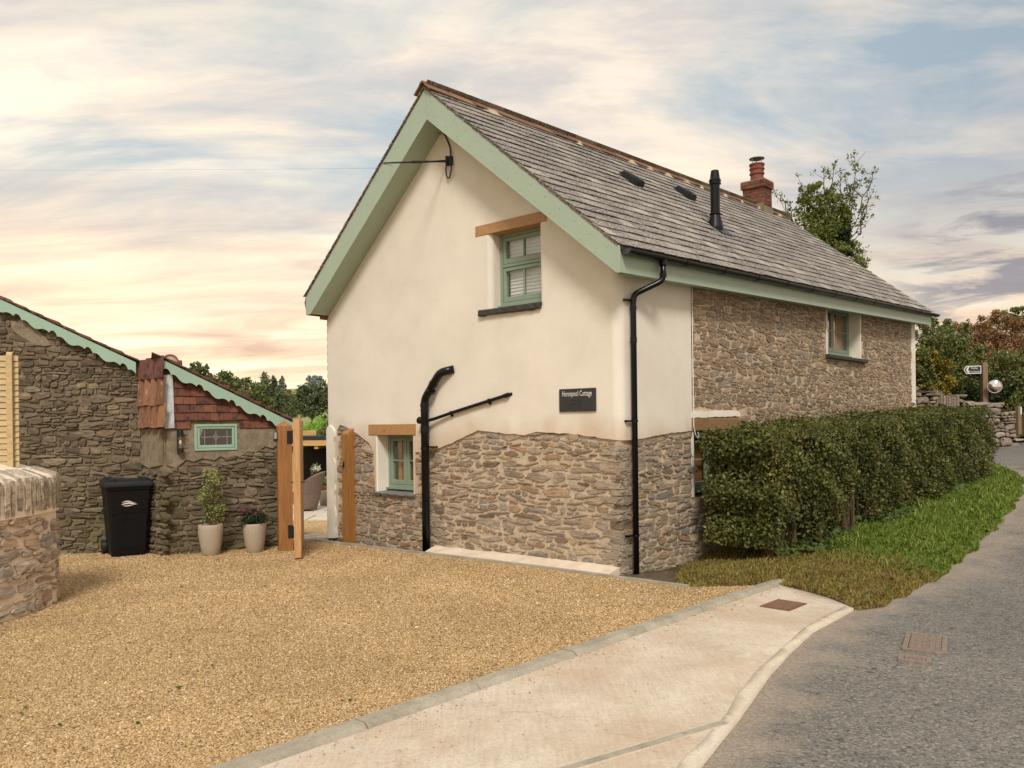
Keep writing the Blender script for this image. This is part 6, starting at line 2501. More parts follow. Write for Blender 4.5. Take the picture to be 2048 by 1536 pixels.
MB().fbox(PBn, -0.06, 0.05, 1.086, 1.090, -0.37, -0.30).build('label_sticker', M_whitep, lid, recalc=True)
for sgn in (-1, 1):
    m = MB()
    cw = PBn(sgn * 0.265, 0.10, -0.26)
    vs = []
    q = 18
    for (rr_, uu) in ((0.035, -0.025), (0.10, -0.025), (0.10, 0.025), (0.035, 0.025)):
        for i in range(q):
            w = 2 * math.pi * i / q
            vs.append(cw + sd * uu + (fd * math.cos(w) + Vector((0, 0, 1)) * math.sin(w)) * rr_)
    fs = [(r_ * q + i, r_ * q + (i + 1) % q, r_ * q + q + (i + 1) % q, r_ * q + q + i) for r_ in range(3) for i in range(q)]
    m.add(vs, fs)
    m.build('wheel', M_blackm, wb, recalc=True)
fl2 = lambda u, v, n: PBn(u, v, 0.246 + (v - 0.1) * 0.082 + n + 0.002)


def swoosh(y0, a0, a1, th, amp, tip):
    up_, dn_ = [], []
    for i in range(15):
        f = i / 14
        u = a0 + (a1 - a0) * f
        c_ = y0 + amp * math.sin(math.pi * min(1, f * 1.25)) - tip * f
        t_ = th * math.sin(math.pi * (0.08 + 0.92 * f)) * (1 - 0.3 * f)
        up_.append((u, c_ + t_))
        dn_.append((u, c_ - t_))
    return up_ + dn_[::-1]


m = MB()
for pr3 in ((0.762, -0.10, 0.085, 0.009, 0.022, 0.014), (0.735, -0.105, 0.105, 0.013, 0.016, 0.002), (0.718, -0.085, 0.07, 0.007, -0.008, -0.010)):
    m.prism([swoosh(*pr3)], fl2, 0.0, 0.0015)
m.build('emblem', M_whitep, wb, recalc=True)


# ------------------------------------------------------------------ foliage helper
def leaves(n, blobs, size, seed, shell=0.35, up=0.0, aspect=0.5, flat=0.0):
    """blobs: (centre, (rx,ry,rz), weight)"""
    rg = np.random.default_rng(seed)
    wgt = np.array([b[2] for b in blobs], float)
    idx = rg.choice(len(blobs), n, p=wgt / wgt.sum())
    cen = np.array([tuple(b[0]) for b in blobs])[idx]
    rad = np.array([b[1] for b in blobs])[idx]
    d = rg.normal(size=(n, 3))
    d /= np.linalg.norm(d, axis=1)[:, None]
    r = 1 - shell * rg.random(n) ** 1.0
    r = np.where(rg.random(n) < 0.25, rg.random(n) ** 0.5, r)
    r *= 1 + 0.16 * np.sin(d[:, 0] * 7 + idx) * np.sin(d[:, 2] * 6 + idx * 2.1) + rg.normal(0, 0.07, n)
    P = cen + d * rad * r[:, None]
    return leaf_geo(P, d, size, rg, aspect, up)


def leaf_geo(P, d, size, rg, aspect=0.5, up=0.0):
    n = len(P)
    N_ = d * 0.7 + rg.normal(size=(n, 3)) * 0.75 + np.array([0, 0, up + 0.25])
    N_ /= np.linalg.norm(N_, axis=1)[:, None]
    T = rg.normal(size=(n, 3))
    T -= N_ * (T * N_).sum(1)[:, None]
    T /= np.linalg.norm(T, axis=1)[:, None]
    B = np.cross(N_, T)
    s = size * rg.uniform(0.55, 1.35, n)[:, None]
    V = np.stack([P - T * s * 0.5, P + B * s * aspect * 0.5 + N_ * s * 0.06, P + T * s * 0.5, P - B * s * aspect * 0.5 + N_ * s * 0.06], 1)
    o = np.arange(n)[:, None] * 4
    F = np.concatenate([o + np.array([[0, 1, 2]]), o + np.array([[0, 2, 3]])], 0)
    return V.reshape(-1, 3), F


# ------------------------------------------------------------------ pots
def pot(px, dia, h, label, name='plant_pot'):
    c = Vector((*gp(*px), 0))
    c += Vector((c.x, c.y, 0)).normalized() * dia * 0.35
    c.z = gz(c.x, c.y) + 0.005
    t = thing(name, tuple(c), label, 'plant pot', 'tapered stone coloured pots by the outbuilding')
    r = dia / 2
    m = MB()
    m.lathe([(0, 0), (r * 0.66, 0), (r * 0.70, 0.01), (r * 0.84, h * 0.3), (r * 0.96, h * 0.62), (r * 1.0, h * 0.85), (r * 0.985, h * 0.97), (r * 0.96, h), (r * 0.90, h), (r * 0.89, h * 0.9), (0, h * 0.9)], c, 36)
    o = m.build('pot_body', M_pot, t)
    o.data.polygons.foreach_set('use_smooth', [True] * len(o.data.polygons))
    m = MB()
    m.lathe([(r * 0.89, h * 0.90), (r * 0.5, h * 0.93), (0, h * 0.94)], c, 24)
    m.build('soil', M_soil, t)
    return c, h


c, h = pot((422, 1112), 0.335, 0.425, 'taller stone coloured pot holding the leafy variegated shrub')
tp = thing('potted_shrub', (c.x, c.y, c.z + h * 0.9), 'airy variegated shrub growing in the taller pale pot', 'shrub')
m = MB()
r_ = random.Random(2)
base = c + Vector((0, 0, h * 0.9))
tips = []
for i in range(16):
    w = r_.uniform(0, 6.28)
    hh = r_.uniform(0.30, 0.80)
    sp2 = r_.uniform(0.05, 0.32) * (1.15 - hh * 0.9)
    tip = base + Vector((math.cos(w) * sp2, math.sin(w) * sp2, hh))
    m.tube([base, base + Vector((math.cos(w) * sp2 * 0.25, math.sin(w) * sp2 * 0.25, hh * 0.5)), tip], [0.007, 0.005, 0.002], 5)
    tips.append(tip)
m.build('stem', M_bark, tp)
bl2 = [(t_ - Vector((0, 0, 0.04)), (0.075, 0.075, 0.085), 1.0) for t_ in tips]
bl2 += [(base + Vector((r_.uniform(-.2, .2), r_.uniform(-.14, .14), r_.uniform(0.08, 0.3))), (0.10, 0.10, 0.08), 1.1) for i in range(9)]
bl2 += [(base + Vector((0, 0, 0.45)), (0.14, 0.14, 0.26), 2.5)]
Vv, Ff = leaves(2300, bl2, 0.036, 31, 0.7)
fast_mesh('foliage', Vv, Ff, M_varieg, tp)

c, h = pot((510, 1106), 0.325, 0.405, 'shorter stone coloured pot holding the dark purple flowering plant')
tp = thing('potted_flowers', (c.x, c.y, c.z + h * 0.9), 'low dark leaved plant with purple flowers in the shorter pot', 'flowering plant')
base = c + Vector((0, 0, h * 0.95))
Vv, Ff = leaves(1500, [(base + Vector((0, 0, 0.09)), (0.19, 0.19, 0.13), 1.0), (base + Vector((-0.1, -0.05, 0.03)), (0.1, 0.1, 0.09), 0.3)], 0.035, 33, 0.5)
fast_mesh('foliage', Vv, Ff, M_potleaf, tp)
Vv, Ff = leaves(420, [(base + Vector((r_.uniform(-.15, .15), r_.uniform(-.17, .05), r_.uniform(0.13, 0.23))), (0.03, 0.03, 0.025), 1.0) for i in range(14)], 0.022, 34, 0.6, aspect=0.8)
fast_mesh('flower_heads', Vv, Ff, M_flower_p, tp)

# ------------------------------------------------------------------ curved garden wall with fence panel
gwt = thing('garden_wall', (-5.15, 7.6, -0.08), 'low rounded rubble stone wall with upright coping at the edge of the drive', 'garden wall')
path = [(-8.0, 4.9), (-6.85, 5.35), (-6.0, 5.95), (-5.43, 6.75), (-5.24, 7.5), (-5.24, 7.98)]
HWD = 0.64
pp = [Vector((x, y, 0)) for x, y in path]
right, left = [], []
dens = cr_spline([(x, y, 0) for x, y in path], 6)
for i, p in enumerate(dens):
    d = (dens[min(i + 1, len(dens) - 1)] - dens[max(i - 1, 0)]).normalized()
    nn = Vector((d.y, -d.x, 0))
    right.append(p + nn * HWD)
    left.append(p - nn * HWD)
dl_ = (dens[-1] - dens[-2]).normalized()
nl_ = Vector((dl_.y, -dl_.x, 0))
cap_arc = [dens[-1] + (nl_ * math.cos(a) + dl_ * math.sin(a)) * HWD for a in [math.pi * i / 14 for i in range(1, 14)]]
outer = right + cap_arc + left[::-1]
cum = [0.0]
for a, b in zip(outer[:-1], outer[1:]):
    cum.append(cum[-1] + (b - a).length)


def PW(u, v, n=0.0):
    u = max(0.0, min(cum[-1] - 1e-4, u))
    lo = 0
    hi = len(cum) - 1
    while hi - lo > 1:
        mid = (lo + hi) // 2
        if cum[mid] <= u:
            lo = mid
        else:
            hi = mid
    f = (u - cum[lo]) / max(1e-6, cum[hi] - cum[lo])
    a, b = outer[lo], outer[hi]
    p = a + (b - a) * f

    def nrm(i):
        t_ = (outer[min(i + 1, len(outer) - 1)] - outer[max(i - 1, 0)]).normalized()
        return Vector((t_.y, -t_.x, 0))
    nn = (nrm(lo) * (1 - f) + nrm(hi) * f).normalized()
    if nn.dot(Vector((0.0, 0, 0)) + (p - Vector((-5.6, 7.0, 0)))) < 0:
        pass
    return p + nn * n + Vector((0, 0, v))


# batter: the coping sits slightly proud
ZC0, ZC1 = 0.86, 1.24
top_dome = 0.13
m = MB()
nO = len(outer)
rings = [(-0.4, 0.0), (ZC0, -0.012), (ZC0 + 0.01, 0.02), (ZC1 - 0.03, 0.015), (ZC1, -0.02), (ZC1 + 0.05, -0.16), (ZC1 + top_dome, -0.42)]
vs = []
for (z_, nn) in rings:
    for i in range(nO):
        vs.append(PW(cum[i], z_, nn - 0.012))
fs = []
for r_i in range(len(rings) - 1):
    for i in range(nO - 1):
        fs.append((r_i * nO + i, r_i * nO + i + 1, (r_i + 1) * nO + i + 1, (r_i + 1) * nO + i))
lastb = (len(rings) - 1) * nO
for i in range(nO // 2):
    a, b = lastb + i, lastb + nO - 1 - i
    if a + 1 < b - 1 or True:
        fs.append((a, a + 1, b - 1, b)) if a + 1 < b - 1 else None
fs = [f for f in fs if f]
mort = m.add(vs, fs).build('wall_core', M_mortar_pale, gwt, smooth=False)
rs4 = random.Random(14)
# visible stretch of the perimeter
u_end = cum[len(right) + 12]
cand = []
for pts in rubble(rs4, 0.2, u_end, -0.15, ZC0 - 0.01, (0.038, 0.11), (1.7, 4.4), 0.018, 0.026, lambda u, v: v < ZC0 - 0.03, (), (0.35, 1.0), 1.15):
    cand.append(pts)


def wscore(pts):
    cu = sum(p[0] for p in pts) / len(pts)
    w = PW(cu, 0.5)
    w2 = PW(cu, 0.5, 0.1)
    vis = -((w2 - w).dot(Vector((w.x, w.y, 0)).normalized()))
    inside_f = w.x / max(0.1, w.y) > -0.72 and w.y > 0
    return poly_area(pts) * (1 if vis > -0.02 and inside_f else 0.02)


cand.sort(key=wscore, reverse=True)
mbr = MB()
for i, pts in enumerate(cand):
    vs, fs = stone_geo(rs4, PW, pts, 0.012)
    if i < 220:
        mesh_obj('stone', vs, fs, M_stone_pale, gwt, origin='mid')
    else:
        mbr.add(vs, fs)
mbr.build('small_stones', M_stone_pale, gwt, kind='stuff')
u = 0.3
k = 0
while u < u_end:
    w = rs4.uniform(0.035, 0.075)
    gap_ = rs4.uniform(0.012, 0.04)
    z0, z1 = ZC0 + rs4.uniform(0.0, 0.06), ZC1 + rs4.uniform(-0.03, 0.005)
    vs, fs = [], []
    q = 5
    for i in range(q + 1):
        f = i / q
        z_ = z0 + (z1 - z0) * f
        a_, b_ = u + rs4.uniform(-0.008, 0.008), u + w + rs4.uniform(-0.008, 0.008)
        nn = 0.020 + rs4.uniform(-0.006, 0.010) - (0.012 if i in (0, q) else 0)
        vs += [PW(a_, z_, -0.03), PW(a_ + 0.008, z_, nn), PW(b_ - 0.008, z_, nn + 0.003), PW(b_, z_, -0.03)]
    vs += [PW(u, z1 + 0.075, -0.20), PW(u + 0.01, z1 + 0.082, -0.19), PW(u + w - 0.01, z1 + 0.082, -0.19), PW(u + w, z1 + 0.075, -0.20)]
    q += 1
    for i in range(q):
        for j in range(3):
            fs.append((i * 4 + j, i * 4 + j + 1, i * 4 + 5 + j, i * 4 + 4 + j))
    fs += [(0, 1, 2, 3), (q * 4 + 3, q * 4 + 2, q * 4 + 1, q * 4)]
    mesh_obj('coping_stone', vs, fs, M_stone_cap, gwt, origin='mid', recalc=True)
    u += w + gap_
    k += 1

fp0 = Vector((-4.86, 7.90, 0))
fdir = Vector((-0.93, -0.36, 0)).normalized()
ffr = frame((fp0.x + fdir.x * 1.9, fp0.y + fdir.y * 1.9), (fp0.x, fp0.y))
zf0, zf1 = 1.27, 2.42
fn = thing('fence_panel', tuple(fp0 + Vector((0, 0, zf0))), 'pale timber slatted fence panel standing on the rounded stone wall', 'fence')
Lf = 1.9
zs_ = zf0 + 0.0
nsl = 20
hs_ = (zf1 - zf0) / nsl
for i in range(nsl):
    z_ = zf0 + i * hs_
    MB().hexa([ffr(0, z_, -0.012), ffr(Lf + 0.02, z_, -0.012), ffr(Lf + 0.02, z_, 0.018), ffr(0, z_, 0.018), ffr(0, z_ + hs_ - 0.006, -0.012), ffr(Lf + 0.02, z_ + hs_ - 0.006, -0.012), ffr(Lf + 0.02, z_ + hs_ - 0.006, 0.006), ffr(0, z_ + hs_ - 0.006, 0.006)]).build('slat', M_slat, fn, recalc=True)
for a in (Lf - 0.075, 0.1):
    m = MB()
    m.hexa([ffr(a, zf0 - 0.02, 0.02), ffr(a + 0.05, zf0 - 0.02, 0.02), ffr(a + 0.05, zf0 - 0.02, 0.062), ffr(a, zf0 - 0.02, 0.062), ffr(a, zf1 + 0.03, 0.02), ffr(a + 0.05, zf1 + 0.03, 0.02), ffr(a + 0.05, zf1, 0.062), ffr(a, zf1, 0.062)])
    m.build('batten', M_slat, fn, recalc=True)

# fallen leaves on the gravel
r_ = random.Random(6)
for px, py, s_ in ((276, 1452, 0.03), (120, 1456, 0.028), (50, 1420, 0.026), (358, 1380, 0.03), (530, 1175, 0.035), (364, 1176, 0.035), (700, 1405, 0.022), (1075, 1186, 0.035), (338, 1122, 0.045), (425, 1336, 0.02)):
    x, y = gp(px, py)
    a = r_.uniform(0, 6.28)
    pts = []
    for i in range(10):
        w = 2 * math.pi * i / 10
        rr_ = s_ * (0.75 + 0.25 * math.cos(2 * w)) * (1 if i % 2 else 0.7)
        pts.append((x + math.cos(w + a) * rr_, y + math.sin(w + a) * rr_ * 0.7, gz(x, y) + 0.016 + r_.uniform(0, 0.012)))
    o = mesh_obj('fallen_leaf', pts + [(x, y, gz(x, y) + 0.012)], [(i, (i + 1) % 10, 10) for i in range(10)], M_ivy if px not in (338, 1075) else M_bush_red)
    if px == 338:
        tag(o, 'brown fallen leaf on the gravel near the wheelie bin', 'leaf', 'fallen leaves on the gravel')
    elif px == 1075:
        tag(o, 'brown fallen leaf on the gravel in front of the cottage gable', 'leaf', 'fallen leaves on the gravel')
    else:
        where = {276: 'nearest the bottom kerb'  , 120: 'near the bottom left of the drive', 50: 'furthest left on the drive',
                 358: 'in the middle of the left half of the drive', 530: 'in front of the gate and pots', 364: 'in front of the taller plant pot', 700: 'beside the kerb at the edge of the drive', 425: 'tiny and alone in the middle of the drive'}[px]
        tag(o, 'green fallen leaf on the gravel ' + where, 'leaf', 'fallen leaves on the gravel')

# ------------------------------------------------------------------ garden seen through the gate
def gzd(x, y):
    return -0.12 - 0.065 * min(5.1, max(0.0, y - 12.8))


def gpd(x, y):
    z = -0.2
    for _ in range(25):
        d = ray(x, y)
        k_ = (z - CZ) / d.z
        p = d * k_
        z = gzd(p.x, p.y)
    return (p.x, p.y)


sheet('garden_gravel', [(-3.42, 12.75), (-2.95, 12.85), (-2.2, 14), (-1, 24), (-9, 24), (-9, 13.5), (-3.6, 12.9)], M_gravel, 0.0, 0.5, zfn=gzd)
rgn = np.random.default_rng(3)
n = 16000
yy = rgn.uniform(12.9, 19, n)
xx = (rgn.uniform(590, 680, n) - 1024) / FPX * yy
zz = -0.12 - 0.065 * np.clip(yy - 12.8, 0, 5.1)
sz = rgn.uniform(0.008, 0.018, n)
an = rgn.uniform(0, 6.28, n)
V = np.zeros((n, 5, 3))
for k in range(4):
    V[:, k, 0] = xx + np.cos(an + k * 1.57) * sz
    V[:, k, 1] = yy + np.sin(an + k * 1.57) * sz * 0.7
    V[:, k, 2] = zz
V[:, 4] = np.stack([xx, yy, zz + sz], 1)
o = np.arange(n)[:, None] * 5
fast_mesh('path_gravel', V.reshape(-1, 3), np.concatenate([o + np.array([[k, (k + 1) % 4, 4]]) for k in range(4)], 0), M_chip, kind='stuff')
thr = tag(thing('threshold', (-3.1, 12.75, -0.1), 'row of pale stone slabs forming the threshold between the gate posts', 'threshold'))
TF = frame((-3.55, 12.25), (-2.88, 12.78))
for i in range(4):
    for j in range(2):
        a = i * 0.21 + 0.05 * j
        MB().hexa([TF(a, -0.2, -0.05 - j * 0.27), TF(a + 0.2, -0.2, -0.05 - j * 0.27), TF(a + 0.2, -0.2, -0.31 - j * 0.27), TF(a, -0.2, -0.31 - j * 0.27),
                   TF(a, -0.075, -0.05 - j * 0.27), TF(a + 0.2, -0.078, -0.05 - j * 0.27), TF(a + 0.2, -0.08, -0.31 - j * 0.27), TF(a, -0.076, -0.31 - j * 0.27)]).build('slab', M_slab, thr, recalc=True)
MB().fbox(TF, -0.05, 0.86, -0.2, -0.085, -0.04, 0.03).build('edging_piece', M_kerb, thr, recalc=True)
pat = thing('patio', (-4.7, 20, -0.45), 'pale stone paved patio beyond the open gate', 'patio')
r_ = random.Random(3)
for i in range(7):
    for j in range(5):
        x0, y0 = -7.4 + i * 0.92 + (0.3 if j % 2 else 0), 18.0 + j * 0.92
        zt = gzd(x0, y0) + 0.02
        MB().box(x0 + 0.012, x0 + 0.905, y0 + 0.012, y0 + 0.905, zt - 0.08, zt + 0.01 + r_.uniform(-0.003, 0.003)).build('slab', M_slab, pat)

# wicker chair
cc = Vector((*gpd(612, 1018), 0))
cc = Vector((wp(612, 1018, 20.0).x, 20.0, -0.44))
chr_ = thing('garden_chair', tuple(cc), 'brown wicker garden armchair with a flared curved back on the patio', 'chair')
m = MB()
q = 22
prof = [(0.06, 0.25), (0.10, 0.28), (0.25, 0.33), (0.38, 0.36), (0.46, 0.37)]
vs = []
for z_, rr_ in prof:
    for i in range(q):
        w = 2 * math.pi * i / q
        vs.append(cc + Vector((math.cos(w) * rr_, math.sin(w) * rr_ * 0.95, z_)))
fs = [(r_i * q + i, r_i * q + (i + 1) % q, r_i * q + q + (i + 1) % q, r_i * q + q + i) for r_i in range(len(prof) - 1) for i in range(q)]
fs.append(tuple(range(q)))
fs.append(tuple(range((len(prof) - 1) * q, len(prof) * q)))
m.add(vs, fs).build('seat_base', M_wicker, chr_, recalc=True)
m = MB()
vs = []
nA_ = 17
fa = math.radians(10)      # direction of the middle of the back
for z_ in range(6):
    f = z_ / 5
    for i in range(nA_):
        th = fa + math.radians(-115 + 230 * i / (nA_ - 1))
        edge = abs(i - (nA_ - 1) / 2) / ((nA_ - 1) / 2)
        ht = 0.46 + f * (0.52 - 0.34 * edge ** 2)
        rr_ = 0.36 + 0.13 * f * (1 - 0.5 * edge)
        vs.append(cc + Vector((math.cos(th) * rr_, math.sin(th) * rr_, ht)))
b0 = len(vs)
for v in list(vs):
    d_ = Vector((v.x - cc.x, v.y - cc.y, 0)).normalized()
    vs.append(v - d_ * 0.045)
fs = []
for r_i in range(5):
    for i in range(nA_ - 1):
        a = r_i * nA_ + i
        fs += [(a, a + 1, a + nA_ + 1, a + nA_), (b0 + a, b0 + a + nA_, b0 + a + nA_ + 1, b0 + a + 1)]
for i in range(nA_ - 1):
    a = 5 * nA_ + i
    fs += [(a, a + 1, b0 + a + 1, b0 + a)]
for r_i in range(5):
    for i in (0, nA_ - 1):
        a = r_i * nA_ + i
        fs.append((a, a + nA_, b0 + a + nA_, b0 + a))
m.add(vs, fs).build('backrest', M_wicker, chr_, recalc=True)
for k in range(4):
    w = 0.78 + k * 1.5708
    m = MB()
    m.tube([cc + Vector((math.cos(w) * 0.24, math.sin(w) * 0.24, 0.10)), cc + Vector((math.cos(w) * 0.33, math.sin(w) * 0.33, 0.0))], [0.022, 0.014], 8)
    m.build('leg', M_bark, chr_)
m = MB()
m.lathe([(0.0, 0.47), (0.31, 0.47), (0.33, 0.50), (0.31, 0.55), (0.0, 0.56)], cc, 20)
m.build('seat_cushion', plain('cushion', hx('#b9ad9d'), 0.9, 0.05, 5, 0), chr_)

# shelter with felt roof
SF = frame((wp(560, 870, 24.5).x, 24.5), (wp(720, 870, 24.5).x, 24.5))
zt = wp(640, 878, 24.5).z
sh = thing('shelter', tuple(SF(1.2, -0.45, 0)), 'low open timber shelter with dark felt roof beyond the patio', 'shelter')
MB().fbox(SF, 0, SF.L, zt - 0.02, zt + 0.085, -2.2, 0.12).build('roof', M_felt, sh, recalc=True)
MB().fbox(SF, 0, SF.L, zt - 0.20, zt - 0.025, 0.06, 0.10).build('fascia', M_sleeper, sh, recalc=True)
for k in range(3):
    MB().fbox(SF, 0.2 + k * 0.85, 0.32 + k * 0.85, zt - 0.30, zt - 0.03, -2.1, 0.05).build('beam', M_sleeper, sh, recalc=True)
MB().fbox(SF, 0, SF.L, -0.5, zt - 0.03, -2.3, -2.2).build('back_wall', M_darkwall, sh, recalc=True)
MB().fbox(SF, 0, 0.12, -0.5, zt - 0.21, -0.06, 0.06).build('post', M_sleeper, sh, recalc=True)
r_ = random.Random(8)
v = -0.45
wst = MB().fbox(SF, 1.98, SF.L, -0.5, zt - 0.22, -0.5, -0.02)
wst = wst.build('side_wall', M_mortar_dark, sh, recalc=True)
for pts in rubble(r_, 1.72, SF.L, -0.45, zt - 0.22, (0.07, 0.12), (1.5, 3.0), 0.015, 0.012, lambda u, v: u > 1.72 + 0.22 * (1 - (v + 0.45) / 1.7)):
    vs, fs = stone_geo(r_, SF, pts, 0.03)
    mesh_obj('stone', vs, fs, M_stone_dark, wst, origin='mid')
# planter of sleepers with rampant green growth above
pl0 = thing('planter', tuple(wp(620, 872, 26.8)), 'raised planter of pale timber sleepers above the shelter roof', 'planter')
QF = frame((wp(540, 870, 26.8).x, 26.8), (wp(634, 870, 26.8).x, 26.8))
z0, z1 = wp(620, 878, 26.8).z, wp(620, 861, 26.8).z
for a, b in ((z0 - 0.25, z0 - 0.005), (z0, z1)):
    MB().fbox(QF, 0, QF.L, a, b, -0.1, 0.1, 0.01).build('sleeper', M_sleeper, pl0, recalc=True)
nz = thing('nettle_bank', tuple(wp(620, 868, 28)), 'tall bright green nettles and weeds growing above the shelter', 'weeds')
bl3 = []
r_ = random.Random(17)
for i in range(46):
    D = r_.uniform(27.4, 31)
    px = r_.uniform(555, 672)
    ty = 833 + r_.uniform(-3, 9) + (6 if 590 < px < 640 else 0)
    zt3 = wp(px, ty, D).z
    zb3 = wp(px, 872, D).z - 0.6
    p = wp(px, ty, D)
    bl3.append((Vector((p.x, D, (zt3 + zb3) / 2)), (0.32, 0.5, max(0.2, (zt3 - zb3) / 2)), 1.0))
Vv, Ff = leaves(13000, bl3, 0.13, 41, 0.9)
fast_mesh('foliage', Vv, Ff, M_nettle, nz)
sb_ = thing('climbing_shrub', tuple(wp(652, 872, 25.5)), 'dense green shrub trailing over the right end of the sleeper planter', 'shrub')
Vv, Ff = leaves(3000, [(wp(655, 864, 26.3), (0.28, 0.4, 0.22), 1.0), (wp(662, 854, 26.6), (0.25, 0.4, 0.25), 0.8)], 0.09, 42, 0.6)
fast_mesh('foliage', Vv, Ff, M_bush_green, sb_)
# flower bed
fb = thing('flower_bed', tuple(wp(652, 975, 22.0)), 'small raised bed edged with red bricks beside the patio', 'flower bed')
BF = frame((wp(628, 970, 21.6).x, 21.6), (wp(700, 975, 21.0).x, 21.0))
zb = wp(650, 976, 21.3).z
for i in range(8):
    for j in range(2):
        MB().fbox(BF, i * 0.125, i * 0.125 + 0.115, zb - 0.10 + 0.075 * j, zb - 0.032 + 0.075 * j, -0.12, 0.0).build('brick', M_brickred, fb, recalc=True)
MB().fbox(BF, 0, 1.0, zb - 0.3, zb + 0.03, -1.2, -0.125).build('soil', M_soil, fb, recalc=True)
MB().fbox(BF, 0.48, 0.9, -0.48, zb - 0.06, 0.01, 0.3).build('edging_block', M_block, fb, recalc=True)
fp = thing('white_flowers', tuple(wp(650, 962, 22.0)), 'leafy border plants with white flowers in the raised brick bed', 'flowers')
Vv, Ff = leaves(1600, [(wp(640, 962, 22.2), (0.2, 0.2, 0.16), 1), (wp(655, 962, 22.0), (0.24, 0.2, 0.13), 1), (wp(630, 945, 22.4), (0.14, 0.15, 0.28), 0.8)], 0.07, 51, 0.7)
fast_mesh('foliage', Vv, Ff, M_bush_green, fp)
Vv, Ff = leaves(160, [(wp(634, 936, 22.2), (0.16, 0.1, 0.10), 1), (wp(658, 955, 21.8), (0.12, 0.1, 0.05), 0.7)], 0.045, 52, 0.8, aspect=0.8)
fast_mesh('flower_heads', Vv, Ff, M_flower_w, fp)

# ------------------------------------------------------------------ hedge
hd = thing('hedge', tuple(wld(5.5, -1.1, gz(*wld(5.5, -1.1)[:2]))), 'long clipped green hedge growing along the lane side of the cottage', 'hedge')
HS0, HS1 = 1.38, 9.85


def hedge_lim(s):
    f = (s - HS0) / (HS1 - HS0)
    n0 = 0.28 + 0.10 * f
    n1 = 1.24 + 0.62 * f
    zt_ = 1.575 + 0.036 * (s - HS0)
    q_ = wld(s, -n1)
    zb_ = gz(q_.x, q_.y)
    return n0, n1, zb_, zt_


rg = np.random.default_rng(61)
n = 98000
S = np.zeros(n)
Pn = np.zeros((n, 3))
Dn = np.zeros((n, 3))
f = rg.random(n)
which = rg.choice(5, n, p=[0.44, 0.27, 0.13, 0.03, 0.13])   # front, top, near end, far end, inside
sv = HS0 + (HS1 - HS0) * rg.random(n) ** 1.25
sv = np.where(which == 2, HS0 + 0.0, sv)
sv = np.where(which == 3, HS1, sv)
lim = np.array([hedge_lim(q) for q in sv])
n0_, n1_, zb_, zt_ = lim.T
wob_ = 0.03 * np.sin(sv * 3.1) + 0.025 * np.sin(sv * 7.7 + 1)
nn = n0_ + (n1_ - n0_) * rg.random(n)
hz_ = rg.random(n)
bot = 0.20 + 0.12 * np.sin(sv * 2.3 + 0.5) + 0.10 * np.sin(sv * 5.1)
bot = np.maximum(0.03, np.where(sv > 3.2, bot - 0.15, bot))
zz = zb_ + bot + (zt_ - zb_ - bot) * hz_
dep = np.abs(rg.normal(0, 0.075, n)) + 0.0
lump = 0.085 * np.sin(sv * 4.3 + zz * 3.7) * np.sin(zz * 6.1 + sv * 1.3) + 0.04 * np.sin(sv * 11 + 2) * np.sin(zz * 13) + 0.035 * rg.normal(size=n)
front = which == 0
nn = np.where(front, n1_ + lump + wob_ - dep, nn)
Dn[front, 1] = -1
topm = which == 1
zz = np.where(topm, zt_ - dep * 0.7 + 0.02 * rg.normal(size=n) + 0.03 * np.sin(sv * 5 + nn * 6) + 0.025 * np.sin(sv * 2.1 + 1) + np.where(rg.random(n) < 0.06, np.abs(rg.normal(0, 0.06, n)), 0), zz)
Dn[topm, 2] = 1
e1 = which == 2
sv = np.where(e1, sv + dep * 1.3 - lump, sv)
Dn[e1, 0] = -1
e2 = which == 3
sv = np.where(e2, sv - dep + lump, sv)
Dn[e2, 0] = 1
# soften the long top edges
rad = 0.24
ed = np.maximum(0, nn - (n1_ - rad)) * np.maximum(0, zz - (zt_ - rad))
kk = (np.maximum(0, nn - (n1_ - rad)) ** 2 + np.maximum(0, zz - (zt_ - rad)) ** 2) ** 0.5
pull = np.where(ed > 0, np.minimum(1, rad / np.maximum(kk, 1e-3)), 1)
nn = np.where(ed > 0, (n1_ - rad) + (nn - (n1_ - rad)) * pull, nn)
zz = np.where(ed > 0, (zt_ - rad) + (zz - (zt_ - rad)) * pull, zz)
rec_ = np.clip((0.40 - (zz - zb_) / np.maximum(0.1, zt_ - zb_)) / 0.40, 0, 1) * 0.20 * np.clip((6.5 - sv) / 2.0, 0.2, 1)
nn = np.where(which == 0, nn - rec_, nn)
Pn = np.stack([K[0] + sv * UR[0] - nn * UL[0], K[1] + sv * UR[1] - nn * UL[1], zz], 1)
Dw = np.stack([Dn[:, 0] * UR[0] + Dn[:, 1] * UL[0], Dn[:, 0] * UR[1] + Dn[:, 1] * UL[1], Dn[:, 2]], 1)
# gaps: thin the foliage in places so stems show
hole = np.sin(sv * 3.3 + 1.0) * np.sin(zz * 4.1 + 0.4) + 0.5 * np.sin(sv * 8.9) * np.sin(zz * 9.7)
low_ = (zz - zb_) / np.maximum(0.1, zt_ - zb_)
thin = np.clip((0.42 + 0.10 * np.sin(sv * 3.7) - low_) / 0.30, 0, 1) * np.clip((6.2 - sv) / 2.0, 0, 1) * (which != 1)
keep = (rg.random(n) < (1 - 0.72 * thin) * np.where((which != 1), np.clip(0.97 - 0.6 * np.maximum(0, hole), 0.2, 1), 1.0))
Vv, Ff = leaf_geo(Pn[keep], Dw[keep], 0.047, rg, 0.62)
fast_mesh('foliage', Vv, Ff, M_hedge, hd)
